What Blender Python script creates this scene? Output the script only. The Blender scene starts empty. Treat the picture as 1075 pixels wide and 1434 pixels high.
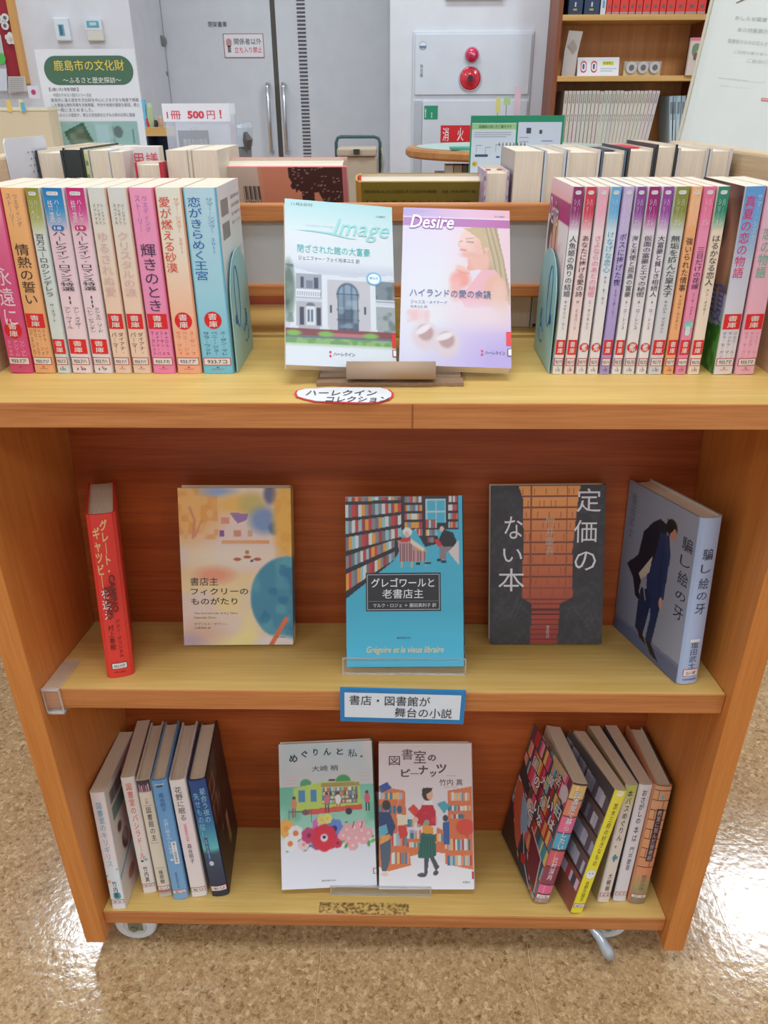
import bpy, math, random
import numpy as np
from mathutils import Matrix, Vector

scene = bpy.context.scene
COLL = scene.collection
random.seed(7)

# ------------------------------------------------------------------ camera
CX, CY, CZ = 0.016486, -0.662453, 1.072302
PITCH, YAW, ROLL, FPX = 0.489081, -0.018623, -0.003937, 1075.0
fwd = Vector((math.sin(YAW)*math.cos(PITCH), math.cos(YAW)*math.cos(PITCH), -math.sin(PITCH)))
rgt = Vector((math.cos(YAW), -math.sin(YAW), 0))
upv = rgt.cross(fwd)
Rr = rgt*math.cos(ROLL) + upv*math.sin(ROLL)
Uu = -rgt*math.sin(ROLL) + upv*math.cos(ROLL)
camd = bpy.data.cameras.new('camera')
cam = bpy.data.objects.new('camera', camd)
COLL.objects.link(cam)
M = Matrix((Rr, Uu, -fwd)).transposed().to_4x4()
M.translation = Vector((CX, CY, CZ))
cam.matrix_world = M
camd.sensor_fit = 'VERTICAL'
camd.sensor_height = 36.0
camd.sensor_width = 27.0
camd.lens = FPX/1434.0*36.0
camd.clip_start = 0.02
scene.camera = cam

# ------------------------------------------------------------------ world, lights, exposure
world = bpy.data.worlds.new('world'); scene.world = world
world.use_nodes = True
world.node_tree.nodes['Background'].inputs[0].default_value = (0.8, 0.88, 1.0, 1)
world.node_tree.nodes['Background'].inputs[1].default_value = 0.4
scene.view_settings.view_transform = 'Standard'
scene.view_settings.look = 'None'
scene.view_settings.gamma = 1.0
scene.view_settings.use_curve_mapping = False
scene.view_settings.exposure = 0.05
scene.cycles.use_denoising = True
scene.cycles.max_bounces = 8
scene.cycles.diffuse_bounces = 4
scene.cycles.transparent_max_bounces = 12

CEIL = 2.75
LAMPS = [(-1.5, 1.86, .32, .32, 25), (1.95, 2.0, .5, .55, 38), (0.0, -0.3, 1.2, .6, 24), (-2.1, -0.3, .62, .62, 10), (2.2, -0.3, .62, .62, 10),
         (-1.9, -2.4, 1.2, .62, 20), (2.1, -2.4, 1.2, .62, 20), (0.1, -2.4, 1.2, .62, 20), (0.1, 3.6, 1.2, .3, 17), (-1.9, 3.7, .62, .3, 8)]
for (lx, ly, sx, sy, pw) in LAMPS:
    ld = bpy.data.lights.new('ceiling_lamp_light', 'AREA')
    ld.shape = 'RECTANGLE'; ld.size = sx; ld.size_y = sy; ld.energy = pw
    ld.color = (0.81, 0.915, 1.0)
    lo = bpy.data.objects.new('ceiling_lamp_light', ld)
    lo.location = (lx, ly, CEIL-0.035)
    COLL.objects.link(lo)

# ------------------------------------------------------------------ helpers
def at(px, py, Y):
    d = fwd*FPX + Rr*(px-537.5) - Uu*(py-717)
    t = (Y-CY)/d.y
    return Vector((CX, CY, CZ)) + d*t
def atx(px, py, X):
    d = fwd*FPX + Rr*(px-537.5) - Uu*(py-717)
    return Vector((CX, CY, CZ)) + d*((X-CX)/d.x)
def atz(px, py, Z):
    d = fwd*FPX + Rr*(px-537.5) - Uu*(py-717)
    return Vector((CX, CY, CZ)) + d*((Z-CZ)/d.z)
def s2l(c):
    c = np.asarray(c, float)/255.0
    return np.where(c <= 0.04045, c/12.92, ((c+0.055)/1.055)**2.4)
def lin(c):
    r = s2l(c); return (float(r[0]), float(r[1]), float(r[2]), 1.0)

MATS = {}
def bsdf(m): return m.node_tree.nodes['Principled BSDF']
def mat(name, col=(200, 200, 200), rough=0.5, metal=0.0, **kw):
    if name in MATS: return MATS[name]
    m = bpy.data.materials.new(name); m.use_nodes = True
    b = bsdf(m); b.inputs['Base Color'].default_value = lin(col)
    b.inputs['Roughness'].default_value = rough; b.inputs['Metallic'].default_value = metal
    for k, v in kw.items(): b.inputs[k.replace('_', ' ')].default_value = v
    nt = m.node_tree                       # faint procedural variation
    tc = nt.nodes.new('ShaderNodeTexCoord'); n = nt.nodes.new('ShaderNodeTexNoise')
    n.inputs['Scale'].default_value = 9.0; n.inputs['Detail'].default_value = 4
    nt.links.new(tc.outputs['Object'], n.inputs['Vector'])
    mx = nt.nodes.new('ShaderNodeMix'); mx.data_type = 'RGBA'
    c2 = [min(255, x*0.93) for x in col]
    mx.inputs[6].default_value = lin(col); mx.inputs[7].default_value = lin(c2)
    nt.links.new(n.outputs['Fac'], mx.inputs[0]); nt.links.new(mx.outputs[2], b.inputs['Base Color'])
    MATS[name] = m
    return m
def mat_print(name, rough, coat=0.0):
    m = bpy.data.materials.new(name); m.use_nodes = True
    nt = m.node_tree; b = bsdf(m)
    a = nt.nodes.new('ShaderNodeAttribute'); a.attribute_name = 'Col'
    nt.links.new(a.outputs['Color'], b.inputs['Base Color'])
    b.inputs['Roughness'].default_value = rough
    b.inputs['Coat Weight'].default_value = coat; b.inputs['Coat Roughness'].default_value = 0.2
    MATS[name] = m; return m
PRINT = mat_print('print', 0.5)
GLOSS = mat_print('glossy_print', 0.42, 0.06)
def mat_wood(name, c1, c2, axis, rough=0.42, scale=1.0):
    m = bpy.data.materials.new(name); m.use_nodes = True
    nt = m.node_tree; b = bsdf(m)
    tc = nt.nodes.new('ShaderNodeTexCoord'); mp = nt.nodes.new('ShaderNodeMapping')
    sc = [60*scale]*3; sc['XYZ'.index(axis)] = 2.2*scale
    mp.inputs['Scale'].default_value = sc
    nt.links.new(tc.outputs['Object'], mp.inputs['Vector'])
    n = nt.nodes.new('ShaderNodeTexNoise'); n.inputs['Scale'].default_value = 1.0; n.inputs['Detail'].default_value = 6; n.inputs['Roughness'].default_value = .62
    n.inputs['Distortion'].default_value = 0.6
    nt.links.new(mp.outputs[0], n.inputs['Vector'])
    mp2 = nt.nodes.new('ShaderNodeMapping'); s2 = [420*scale]*3; s2['XYZ'.index(axis)] = 14*scale
    mp2.inputs['Scale'].default_value = s2
    nt.links.new(tc.outputs['Object'], mp2.inputs['Vector'])
    n2 = nt.nodes.new('ShaderNodeTexNoise'); n2.inputs['Scale'].default_value = 1.0; n2.inputs['Detail'].default_value = 3
    nt.links.new(mp2.outputs[0], n2.inputs['Vector'])
    ad = nt.nodes.new('ShaderNodeMath'); ad.operation = 'MULTIPLY_ADD'; ad.inputs[1].default_value = 0.55
    nt.links.new(n2.outputs['Fac'], ad.inputs[0]); nt.links.new(n.outputs['Fac'], ad.inputs[2])
    rp = nt.nodes.new('ShaderNodeValToRGB'); e = rp.color_ramp.elements
    e[0].position = .55; e[0].color = lin(c2); e[1].position = .98; e[1].color = lin(c1)
    nt.links.new(ad.outputs[0], rp.inputs[0]); nt.links.new(rp.outputs[0], b.inputs['Base Color'])
    b.inputs['Roughness'].default_value = rough
    b.inputs['Specular IOR Level'].default_value = 0.35
    MATS[name] = m; return m
W_TOP = mat_wood('pale_oak_laminate', (230, 194, 118), (214, 172, 92), 'X')
W_EDGE = mat_wood('oak_edge_band', (214, 142, 84), (180, 108, 56), 'X')
W_SIDE = mat_wood('oak_side', (222, 143, 72), (200, 121, 55), 'Z')
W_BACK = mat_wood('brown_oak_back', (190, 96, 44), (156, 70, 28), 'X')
W_FAR = mat_wood('far_bookcase_wood', (232, 168, 106), (210, 142, 80), 'Z', scale=.35)
W_FARP = mat_wood('far_shelf_wood', (222, 178, 110), (200, 152, 84), 'X', scale=.35)
W_DARK = mat_wood('dark_edge_wood', (150, 84, 52), (118, 62, 36), 'Z', scale=.35)

def paper_mat():
    m = bpy.data.materials.new('page_paper'); m.use_nodes = True
    nt = m.node_tree; b = bsdf(m)
    tc = nt.nodes.new('ShaderNodeTexCoord'); mp = nt.nodes.new('ShaderNodeMapping')
    mp.inputs['Scale'].default_value = (1600, 6, 6)
    nt.links.new(tc.outputs['Object'], mp.inputs['Vector'])
    n = nt.nodes.new('ShaderNodeTexNoise'); n.inputs['Detail'].default_value = 3
    nt.links.new(mp.outputs[0], n.inputs['Vector'])
    rp = nt.nodes.new('ShaderNodeValToRGB'); e = rp.color_ramp.elements
    e[0].position = .3; e[0].color = lin((214, 196, 172)); e[1].position = .7; e[1].color = lin((246, 232, 212))
    nt.links.new(n.outputs['Fac'], rp.inputs[0]); nt.links.new(rp.outputs[0], b.inputs['Base Color'])
    b.inputs['Roughness'].default_value = .85
    MATS['page_paper'] = m; return m
PAPER = paper_mat()
def acrylic(name, tint=(245, 250, 252), alpha=.22):
    m = bpy.data.materials.new(name); m.use_nodes = True
    nt = m.node_tree; b = bsdf(m)
    tr = nt.nodes.new('ShaderNodeBsdfTransparent'); gl = nt.nodes.new('ShaderNodeBsdfGlossy')
    gl.inputs['Roughness'].default_value = .12; gl.inputs['Color'].default_value = lin(tint)
    df = nt.nodes.new('ShaderNodeBsdfDiffuse'); df.inputs['Color'].default_value = lin(tint)
    ms = nt.nodes.new('ShaderNodeMixShader'); ms2 = nt.nodes.new('ShaderNodeMixShader')
    ms.inputs[0].default_value = .5
    nt.links.new(gl.outputs[0], ms.inputs[1]); nt.links.new(df.outputs[0], ms.inputs[2])
    ms2.inputs[0].default_value = alpha
    nt.links.new(tr.outputs[0], ms2.inputs[1]); nt.links.new(ms.outputs[0], ms2.inputs[2])
    nt.links.new(ms2.outputs[0], nt.nodes['Material Output'].inputs['Surface'])
    nt.nodes.remove(b)
    MATS[name] = m; return m
ACR = acrylic('clear_acrylic', alpha=.09)
ACR_EDGE = acrylic('acrylic_edge', (235, 235, 235), alpha=.6)
ACR_MID = acrylic('acrylic_mid', (245, 245, 245), alpha=.3)
ACR_BOX = acrylic('frosted_clear_plastic', (236, 240, 248), alpha=.3)

class MB:
    """collects polygons with a colour per polygon and links them as one mesh"""
    def __init__(s): s.v = []; s.f = []; s.c = []
    def poly(s, pts, col=(200, 200, 200)):
        n = len(s.v); s.v += [tuple(p) for p in pts]; s.f.append(tuple(range(n, n+len(pts))))
        s.c += [tuple(s2l(col))]*len(pts)
    def mesh(s, verts, faces, col=(200, 200, 200)):
        n = len(s.v); s.v += [tuple(p) for p in verts]; s.f += [tuple(i+n for i in f) for f in faces]
        s.c += [tuple(s2l(col))]*len(verts)
    def box(s, a, b, col=(200, 200, 200), R=None, O=None):
        x0, y0, z0 = a; x1, y1, z1 = b
        vs = [Vector(p) for p in ((x0,y0,z0),(x1,y0,z0),(x1,y1,z0),(x0,y1,z0),(x0,y0,z1),(x1,y0,z1),(x1,y1,z1),(x0,y1,z1))]
        if R is not None: vs = [R @ v for v in vs]
        if O is not None: vs = [v+Vector(O) for v in vs]
        s.mesh(vs, [(0,3,2,1),(4,5,6,7),(0,1,5,4),(1,2,6,5),(2,3,7,6),(3,0,4,7)], col)
        return s
    def tube(s, path, r, col=(200,200,200), n=10, cap=True):
        P = [Vector(p) for p in path]; vs = []; fs = []
        rr = r if isinstance(r, (list, tuple)) else [r]*len(P)
        prev = None
        for i, p in enumerate(P):
            d = (P[min(i+1, len(P)-1)]-P[max(i-1, 0)]).normalized()
            if prev is None:
                a = Vector((0, 0, 1)) if abs(d.z) < .9 else Vector((1, 0, 0))
                x = d.cross(a).normalized()
            else:
                x = (prev - d*prev.dot(d)).normalized()
            prev = x; y = d.cross(x)
            for k in range(n):
                t = 2*math.pi*k/n; vs.append(p + (x*math.cos(t)+y*math.sin(t))*rr[i])
        for i in range(len(P)-1):
            for k in range(n):
                a = i*n+k; b = i*n+(k+1) % n; fs.append((a, b, b+n, a+n))
        if cap: fs.append(tuple(range(n-1, -1, -1))); fs.append(tuple(range((len(P)-1)*n, len(P)*n)))
        s.mesh(vs, fs, col); return s
    def prism(s, pts, d, col=(200,200,200)):
        """pts: 3D outline, d: extrusion vector"""
        n = len(pts); d = Vector(d); P = [Vector(p) for p in pts]
        s.mesh(P+[p+d for p in P], [tuple(range(n-1, -1, -1)), tuple(range(n, 2*n))]+[(i, (i+1) % n, (i+1) % n+n, i+n) for i in range(n)], col)
        return s
    def build(s, name, material, parent=None, smooth=False):
        me = bpy.data.meshes.new(name); me.from_pydata(s.v, [], s.f)
        at_ = me.color_attributes.new('Col', 'FLOAT_COLOR', 'POINT')
        a = np.ones((len(s.v), 4), np.float32)
        if s.v: a[:, :3] = np.array(s.c, np.float32)
        at_.data.foreach_set('color', a.ravel())
        if smooth: me.polygons.foreach_set('use_smooth', [True]*len(me.polygons))
        me.materials.append(material); me.update()
        o = bpy.data.objects.new(name, me); COLL.objects.link(o)
        if parent is not None: o.parent = parent
        return o
def bevel(o, w=.001, seg=2):
    m = o.modifiers.new('bevel', 'BEVEL'); m.width = w; m.segments = seg; m.limit_method = 'ANGLE'
    return o
def tag(o, label=None, cat=None, group=None, kind=None):
    if label: o['label'] = label
    if cat: o['category'] = cat
    if group: o['group'] = group
    if kind: o['kind'] = kind
    return o
def empty(name, loc=(0, 0, 0), label=None, cat=None, group=None, M=None):
    o = bpy.data.objects.new(name, None); COLL.objects.link(o); o.empty_display_size = .05
    if M is not None: o.matrix_world = M
    else: o.location = loc
    return tag(o, label, cat, group)

# ---------- glyphs: any text as a flat mesh inside the unit square
GC = {}
def glyph(txt, vert=False, bold=0.0, shear=0.0):
    if any('\u4e00' <= ch <= '\u9fff' for ch in txt): bold = min(bold, .004)
    key = (txt, vert, bold, shear)
    if key in GC: return GC[key]
    cu = bpy.data.curves.new('t', 'FONT'); cu.resolution_u = 2
    t = txt
    if vert:
        t = '\n'.join(list(txt.replace('ー', '｜').replace('・', '･').replace('～', '∫')))
        cu.align_x = 'CENTER'; cu.space_line = 1.02
    cu.body = t; cu.size = 1.0; cu.offset = bold; cu.shear = shear
    o = bpy.data.objects.new('t', cu); COLL.objects.link(o)
    bpy.context.view_layer.update()
    me = o.evaluated_get(bpy.context.evaluated_depsgraph_get()).to_mesh()
    n = len(me.vertices); a = np.zeros(n*3, np.float32); me.vertices.foreach_get('co', a)
    a = a.reshape(-1, 3)[:, :2]
    fs = [tuple(p.vertices) for p in me.polygons]
    bpy.data.objects.remove(o); bpy.data.curves.remove(cu)
    if n:
        lo = a.min(0); hi = a.max(0); asp = (hi-lo)[0]/max((hi-lo)[1], 1e-6); a = (a-lo)/np.maximum(hi-lo, 1e-6)
    else: asp = 1
    GC[key] = (a, fs, float(asp))
    return GC[key]

# ---------- canvas: procedural picture computed on a grid, later vertex colours of a printed sheet
class Cv:
    def __init__(s, w, h, col=(255, 255, 255)):
        s.w, s.h = w, h; s.a = np.ones((h, w, 3))*np.array(col, float)
        s.X, s.Y = np.meshgrid(np.linspace(0, 1, w), np.linspace(0, 1, h)); s.asp = h/w
    def put(s, m, col, al=1.0):
        m = (m*al)[..., None]; s.a = s.a*(1-m)+np.array(col, float)*m; return s
    def rect(s, x0, y0, x1, y1, c, al=1.): return s.put(((s.X >= x0) & (s.X <= x1) & (s.Y >= y0) & (s.Y <= y1)).astype(float), c, al)
    def ell(s, cx, cy, rx, ry, c, soft=0.08, al=1., rot=0.):
        dx = s.X-cx; dy = (s.Y-cy)*s.asp
        u = dx*math.cos(rot)+dy*math.sin(rot); v = -dx*math.sin(rot)+dy*math.cos(rot)
        d = np.sqrt((u/rx)**2+(v/(ry*s.asp))**2)
        return s.put(np.clip((1+soft-d)/(2*soft+1e-6), 0, 1), c, al)
    def poly(s, pts, c, al=1.):
        ins = np.zeros(s.X.shape, bool); n = len(pts)
        for i in range(n):
            x1, y1 = pts[i]; x2, y2 = pts[(i+1) % n]
            if y1 == y2: continue
            cnd = (s.Y > min(y1, y2)) & (s.Y <= max(y1, y2)); xi = x1+(s.Y-y1)*(x2-x1)/(y2-y1)
            ins ^= cnd & (s.X < xi)
        return s.put(ins.astype(float), c, al)
    def line(s, pts, w, c, al=1.):
        m = np.zeros(s.X.shape)
        for (x1, y1), (x2, y2) in zip(pts[:-1], pts[1:]):
            ax, ay = x2-x1, (y2-y1)*s.asp; L = ax*ax+ay*ay+1e-12
            t = np.clip(((s.X-x1)*ax+(s.Y-y1)*s.asp*ay)/L, 0, 1)
            d = np.hypot(s.X-x1-t*ax, (s.Y-y1)*s.asp-t*ay)
            m = np.maximum(m, np.clip((w*.5-d)*s.w+.5, 0, 1))
        return s.put(m, c, al)
    def vg(s, y0, y1, c0, c1, x0=0, x1=1):
        t = np.clip((s.Y-y0)/(y1-y0), 0, 1)[..., None]
        g = np.array(c0, float)*(1-t)+np.array(c1, float)*t
        k = ((s.Y >= y0) & (s.Y <= y1) & (s.X >= x0) & (s.X <= x1))[..., None]
        s.a = np.where(k, g, s.a); return s
    def hg(s, x0, x1, c0, c1, y0=0, y1=1, al=1.):
        t = np.clip((s.X-x0)/(x1-x0), 0, 1)[..., None]
        g = np.array(c0, float)*(1-t)+np.array(c1, float)*t
        k = ((s.Y >= y0) & (s.Y <= y1) & (s.X >= x0) & (s.X <= x1))[..., None]*al
        s.a = s.a*(1-k)+g*k; return s
    def vn(s, k, seed=0):
        r = np.random.RandomState(seed); ky = max(2, int(k*s.asp)); g = r.rand(ky+2, k+2)
        x = s.X*k; y = s.Y*ky; i = x.astype(int); j = y.astype(int); fx = x-i; fy = y-j
        fx = fx*fx*(3-2*fx); fy = fy*fy*(3-2*fy)
        return (g[j, i]*(1-fx)+g[j, i+1]*fx)*(1-fy)+(g[j+1, i]*(1-fx)+g[j+1, i+1]*fx)*fy
    def blot(s, k, c, al=.5, seed=0, lo=.45, hi=.7, box=None):
        m = np.clip((s.vn(k, seed)-lo)/(hi-lo), 0, 1)
        if box: m = m*((s.X >= box[0]) & (s.Y >= box[1]) & (s.X <= box[2]) & (s.Y <= box[3]))
        return s.put(m, c, al)
    def books(s, x0, y0, x1, y1, cols, bw, seed=0, sl=0.0, dy=0.0):
        """row of little book spines; sl: slope of the row, dy: height jitter"""
        r = random.Random(seed); x = x0
        while x < x1:
            w = bw*(.6+.8*r.random()); xe = min(x1, x+w); c = cols[r.randrange(len(cols))]; h = dy*r.random()
            ya = y0+(x-x0)*sl+h; yb = y0+(xe-x0)*sl+h; za = y1+(x-x0)*sl*.2; zb = y1+(xe-x0)*sl*.2
            s.poly([(x, ya), (xe, yb), (xe, zb), (x, za)], c); x = xe
        return s

class Face:
    """maps (u right, v down) in 0..1 plus an outward offset to 3D"""
    def __init__(s, o, du, dv, n, fn=None): s.o, s.du, s.dv, s.n, s.fn = Vector(o), Vector(du), Vector(dv), Vector(n), fn
    def p(s, u, v, off=0.0):
        q = s.o + s.du*u + s.dv*v + s.n*off
        return s.fn(q, u, v) if s.fn else q
def put_rect(mb, F, u0, v0, u1, v1, col, off, seg=1, rnd=0.0):
    if rnd:
        W = F.du.length*(u1-u0); H = F.dv.length*(v1-v0); r = min(rnd, W/2*.999, H/2*.999); ru = r/F.du.length; rv = r/F.dv.length
        pts = []
        for cx, cy, a0 in ((u1-ru, v0+rv, -90), (u1-ru, v1-rv, 0), (u0+ru, v1-rv, 90), (u0+ru, v0+rv, 180)):
            for k in range(7):
                a = math.radians(a0+15*k); pts.append((cx+ru*math.cos(a), cy+rv*math.sin(a)))
        mb.poly([F.p(u, v, off) for u, v in reversed(pts)], col); return
    for i in range(seg):
        a = u0+(u1-u0)*i/seg; b = u0+(u1-u0)*(i+1)/seg
        mb.poly([F.p(a, v1, off), F.p(b, v1, off), F.p(b, v0, off), F.p(a, v0, off)], col)
def put_text(mb, F, txt, u0, v0, u1, v1, col, off, vert=False, bold=0.012, shear=0., keep=False, lift=None):
    a, fs, asp = glyph(txt, vert, bold, shear)
    if not len(a): return
    if keep:
        W = F.du.length*(u1-u0); H = F.dv.length*(v1-v0)
        if W/H > asp: w = H*asp/F.du.length; m = (u0+u1)/2; u0, u1 = m-w/2, m+w/2
        else: h = W/asp/F.dv.length; m = (v0+v1)/2; v0, v1 = m-h/2, m+h/2
    vs = []
    for x, y in a:
        dv = lift(x) if lift else 0
        vs.append(F.p(u0+(u1-u0)*float(x), v1-(v1-v0)*float(y)+dv, off))
    mb.mesh(vs, fs, col)
def put_canvas(name, F, cv, u0, v0, u1, v1, off, parent, material=None):
    h, w = cv.h, cv.w
    vs = [F.p(u0+(u1-u0)*i/(w-1), v0+(v1-v0)*j/(h-1), off) for j in range(h) for i in range(w)]
    me = bpy.data.meshes.new(name)
    idx = np.arange(h*w).reshape(h, w)
    q = np.stack([idx[1:, :-1], idx[1:, 1:], idx[:-1, 1:], idx[:-1, :-1]], -1).reshape(-1, 4)
    me.vertices.add(h*w); me.vertices.foreach_set('co', np.array([tuple(v) for v in vs], np.float32).ravel())
    me.loops.add(q.size); me.loops.foreach_set('vertex_index', q.ravel().astype(np.int32))
    me.polygons.add(len(q)); me.polygons.foreach_set('loop_start', np.arange(0, q.size, 4, dtype=np.int32))
    me.polygons.foreach_set('loop_total', np.full(len(q), 4, np.int32))
    me.update(calc_edges=True)
    at_ = me.color_attributes.new('Col', 'FLOAT_COLOR', 'POINT')
    a = np.ones((h*w, 4), np.float32); a[:, :3] = s2l(np.clip(cv.a, 0, 255)).reshape(-1, 3)
    at_.data.foreach_set('color', a.ravel())
    me.materials.append(material or PRINT)
    o = bpy.data.objects.new(name, me); COLL.objects.link(o); o.parent = parent
    return o

# ---------- shelf frames and books
TILT = {'top': 0.0, 'mid': math.radians(8.3), 'bot': math.radians(8.3)}
SORG = {'top': (0, 0, .8313), 'mid': (0, .0125, .4804), 'bot': (0, .0125, .0804)}
def RX(a): return Matrix.Rotation(a, 4, 'X')
def RY(a): return Matrix.Rotation(a, 4, 'Y')
def RZ(a): return Matrix.Rotation(a, 4, 'Z')
def shelfM(shelf): return Matrix.Translation(SORG[shelf]) @ RX(-TILT[shelf])
def pose(shelf, u, v, yaw, roll, lean, T, H, D, face=False, w=0.0, S=None):
    R = RZ(yaw) @ RY(roll) @ RX(-lean)
    if face: R = R @ RZ(math.pi/2)
    zs = [(R @ Vector((x, y, z))).z for x in (-T/2, T/2) for y in (0, D) for z in (0, H)]
    return (S or shelfM(shelf)) @ Matrix.Translation((u, v, -min(zs)+w+.0003)) @ R

class Book:
    def __init__(s, name, label, T, H, D, M, cols, hard=False, bulge=0.0, group=None, open_=0.0, cat='book', gloss=True):
        s.T, s.H, s.D = T, H, D; s.mat = GLOSS if gloss else PRINT
        s.root = empty(name, label=label, cat=cat, group=group, M=M)
        s.bulge = bulge; s.parts = {}
        cf, cs, cb = cols
        th = .0026 if hard else .0005
        gap = .003 if hard else .0003
        r = min(.0022 if not hard else .004, T*.3)
        def prof(off):
            P = [(T/2-off, D-0.0), (T/2-off, r)]
            for k in range(1, 4):
                a = k*math.pi/8; P.append((T/2-r+(r-off)*math.cos(a), r-(r-off)*math.sin(a)))
            xs = np.linspace(T/2-r, -T/2+r, 7)
            for x in xs: P.append((float(x), off - s.bul(x)))
            for k in range(3, 0, -1):
                a = k*math.pi/8; P.append((-T/2+r-(r-off)*math.cos(a), r-(r-off)*math.sin(a)))
            P += [(-T/2+off, r), (-T/2+off, D-0.0)]
            return P
        O = prof(0.0); I = prof(th); n = len(O)
        so, co = math.sin(open_), math.cos(open_)
        def sw(p, i):
            if open_ and i == n-1: d = p[1]-r; return (-T/2+(p[0]+T/2) - so*d, r+co*d)
            return p
        O = [sw(p, i) for i, p in enumerate(O)]; I = [sw(p, i) for i, p in enumerate(I)]
        mb = MB()
        for i in range(n-1):
            c = cb if i == 0 else (cf if i == n-2 else cs)
            (x1, y1), (x2, y2) = O[i], O[i+1]; (a1, b1), (a2, b2) = I[i], I[i+1]
            mb.poly([(x2, y2, 0), (x1, y1, 0), (x1, y1, H), (x2, y2, H)], c)
            mb.poly([(a1, b1, 0), (a2, b2, 0), (a2, b2, H), (a1, b1, H)], (228, 214, 196))
            mb.poly([(x1, y1, H), (a1, b1, H), (a2, b2, H), (x2, y2, H)], c)
            mb.poly([(x1, y1, 0), (x2, y2, 0), (a2, b2, 0), (a1, b1, 0)], c)
        for (p, q, c) in ((O[0], I[0], cb), (O[-1], I[-1], cf)):
            mb.poly([(p[0], p[1], 0), (q[0], q[1], 0), (q[0], q[1], H), (p[0], p[1], H)], c)
        mb.build('cover', s.mat, s.root)
        pb = MB(); e = th+.0001
        # page block: square fore edge, top slightly hollow towards the spine for hard covers
        x0, x1 = -T/2+e, T/2-e; y0, y1 = th+.0004, D-gap; z0, z1 = gap, H-gap
        nseg = 6; xs = np.linspace(x0, x1, nseg+1)
        ring = [(float(x), y0+(.0 if not hard else -.0)) for x in xs] + [(float(x), y1-(.0022 if hard else .0004)*(1-(2*x/T)**2)) for x in xs[::-1]]
        pb.prism([(x, y, z0) for x, y in ring], (0, 0, z1-z0))
        pb.build('page_block', PAPER, s.root)
        f = lambda q, u, v: q + Vector((0, -s.bul(q.x), 0))
        s.F = {'spine': Face((-T/2, 0, H), (T, 0, 0), (0, 0, -H), (0, -1, 0), f),
               'front': Face((-T/2, D, H), (0, -D, 0), (0, 0, -H), (-1, 0, 0)),
               'back': Face((T/2, 0, H), (0, D, 0), (0, 0, -H), (1, 0, 0))}
        if open_:
            s.F['front'] = Face((-T/2-so*(D-r), r+co*(D-r), H), (so*(D-r), -co*(D-r)-r, 0), (0, 0, -H), (-co, -so, 0))
    def bul(s, x): return s.bulge*(1-(2*x/s.T)**2)
    def mb(s, part): return s.parts.setdefault(part, MB())
    def rect(s, part, face, u0, v0, u1, v1, col, off=.0003, rnd=0.0):
        put_rect(s.mb(part), s.F[face], u0, v0, u1, v1, col, off, seg=5 if (face == 'spine' and s.bulge) else 1, rnd=rnd); return s
    def text(s, part, face, txt, u0, v0, u1, v1, col, off=.0005, **k):
        put_text(s.mb(part), s.F[face], txt, u0, v0, u1, v1, col, off, **k); return s
    def canvas(s, part, face, cv, u0=0.0, v0=0.0, u1=1.0, v1=1.0, off=.00015):
        if face == 'spine': u0 = max(u0, .06); u1 = min(u1, .94)
        put_canvas(part, s.F[face], cv, u0, v0, u1, v1, off, s.root, s.mat); return s
    def done(s):
        for k, m in s.parts.items():
            if m.v: m.build(k, s.mat, s.root)
        return s.root
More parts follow.
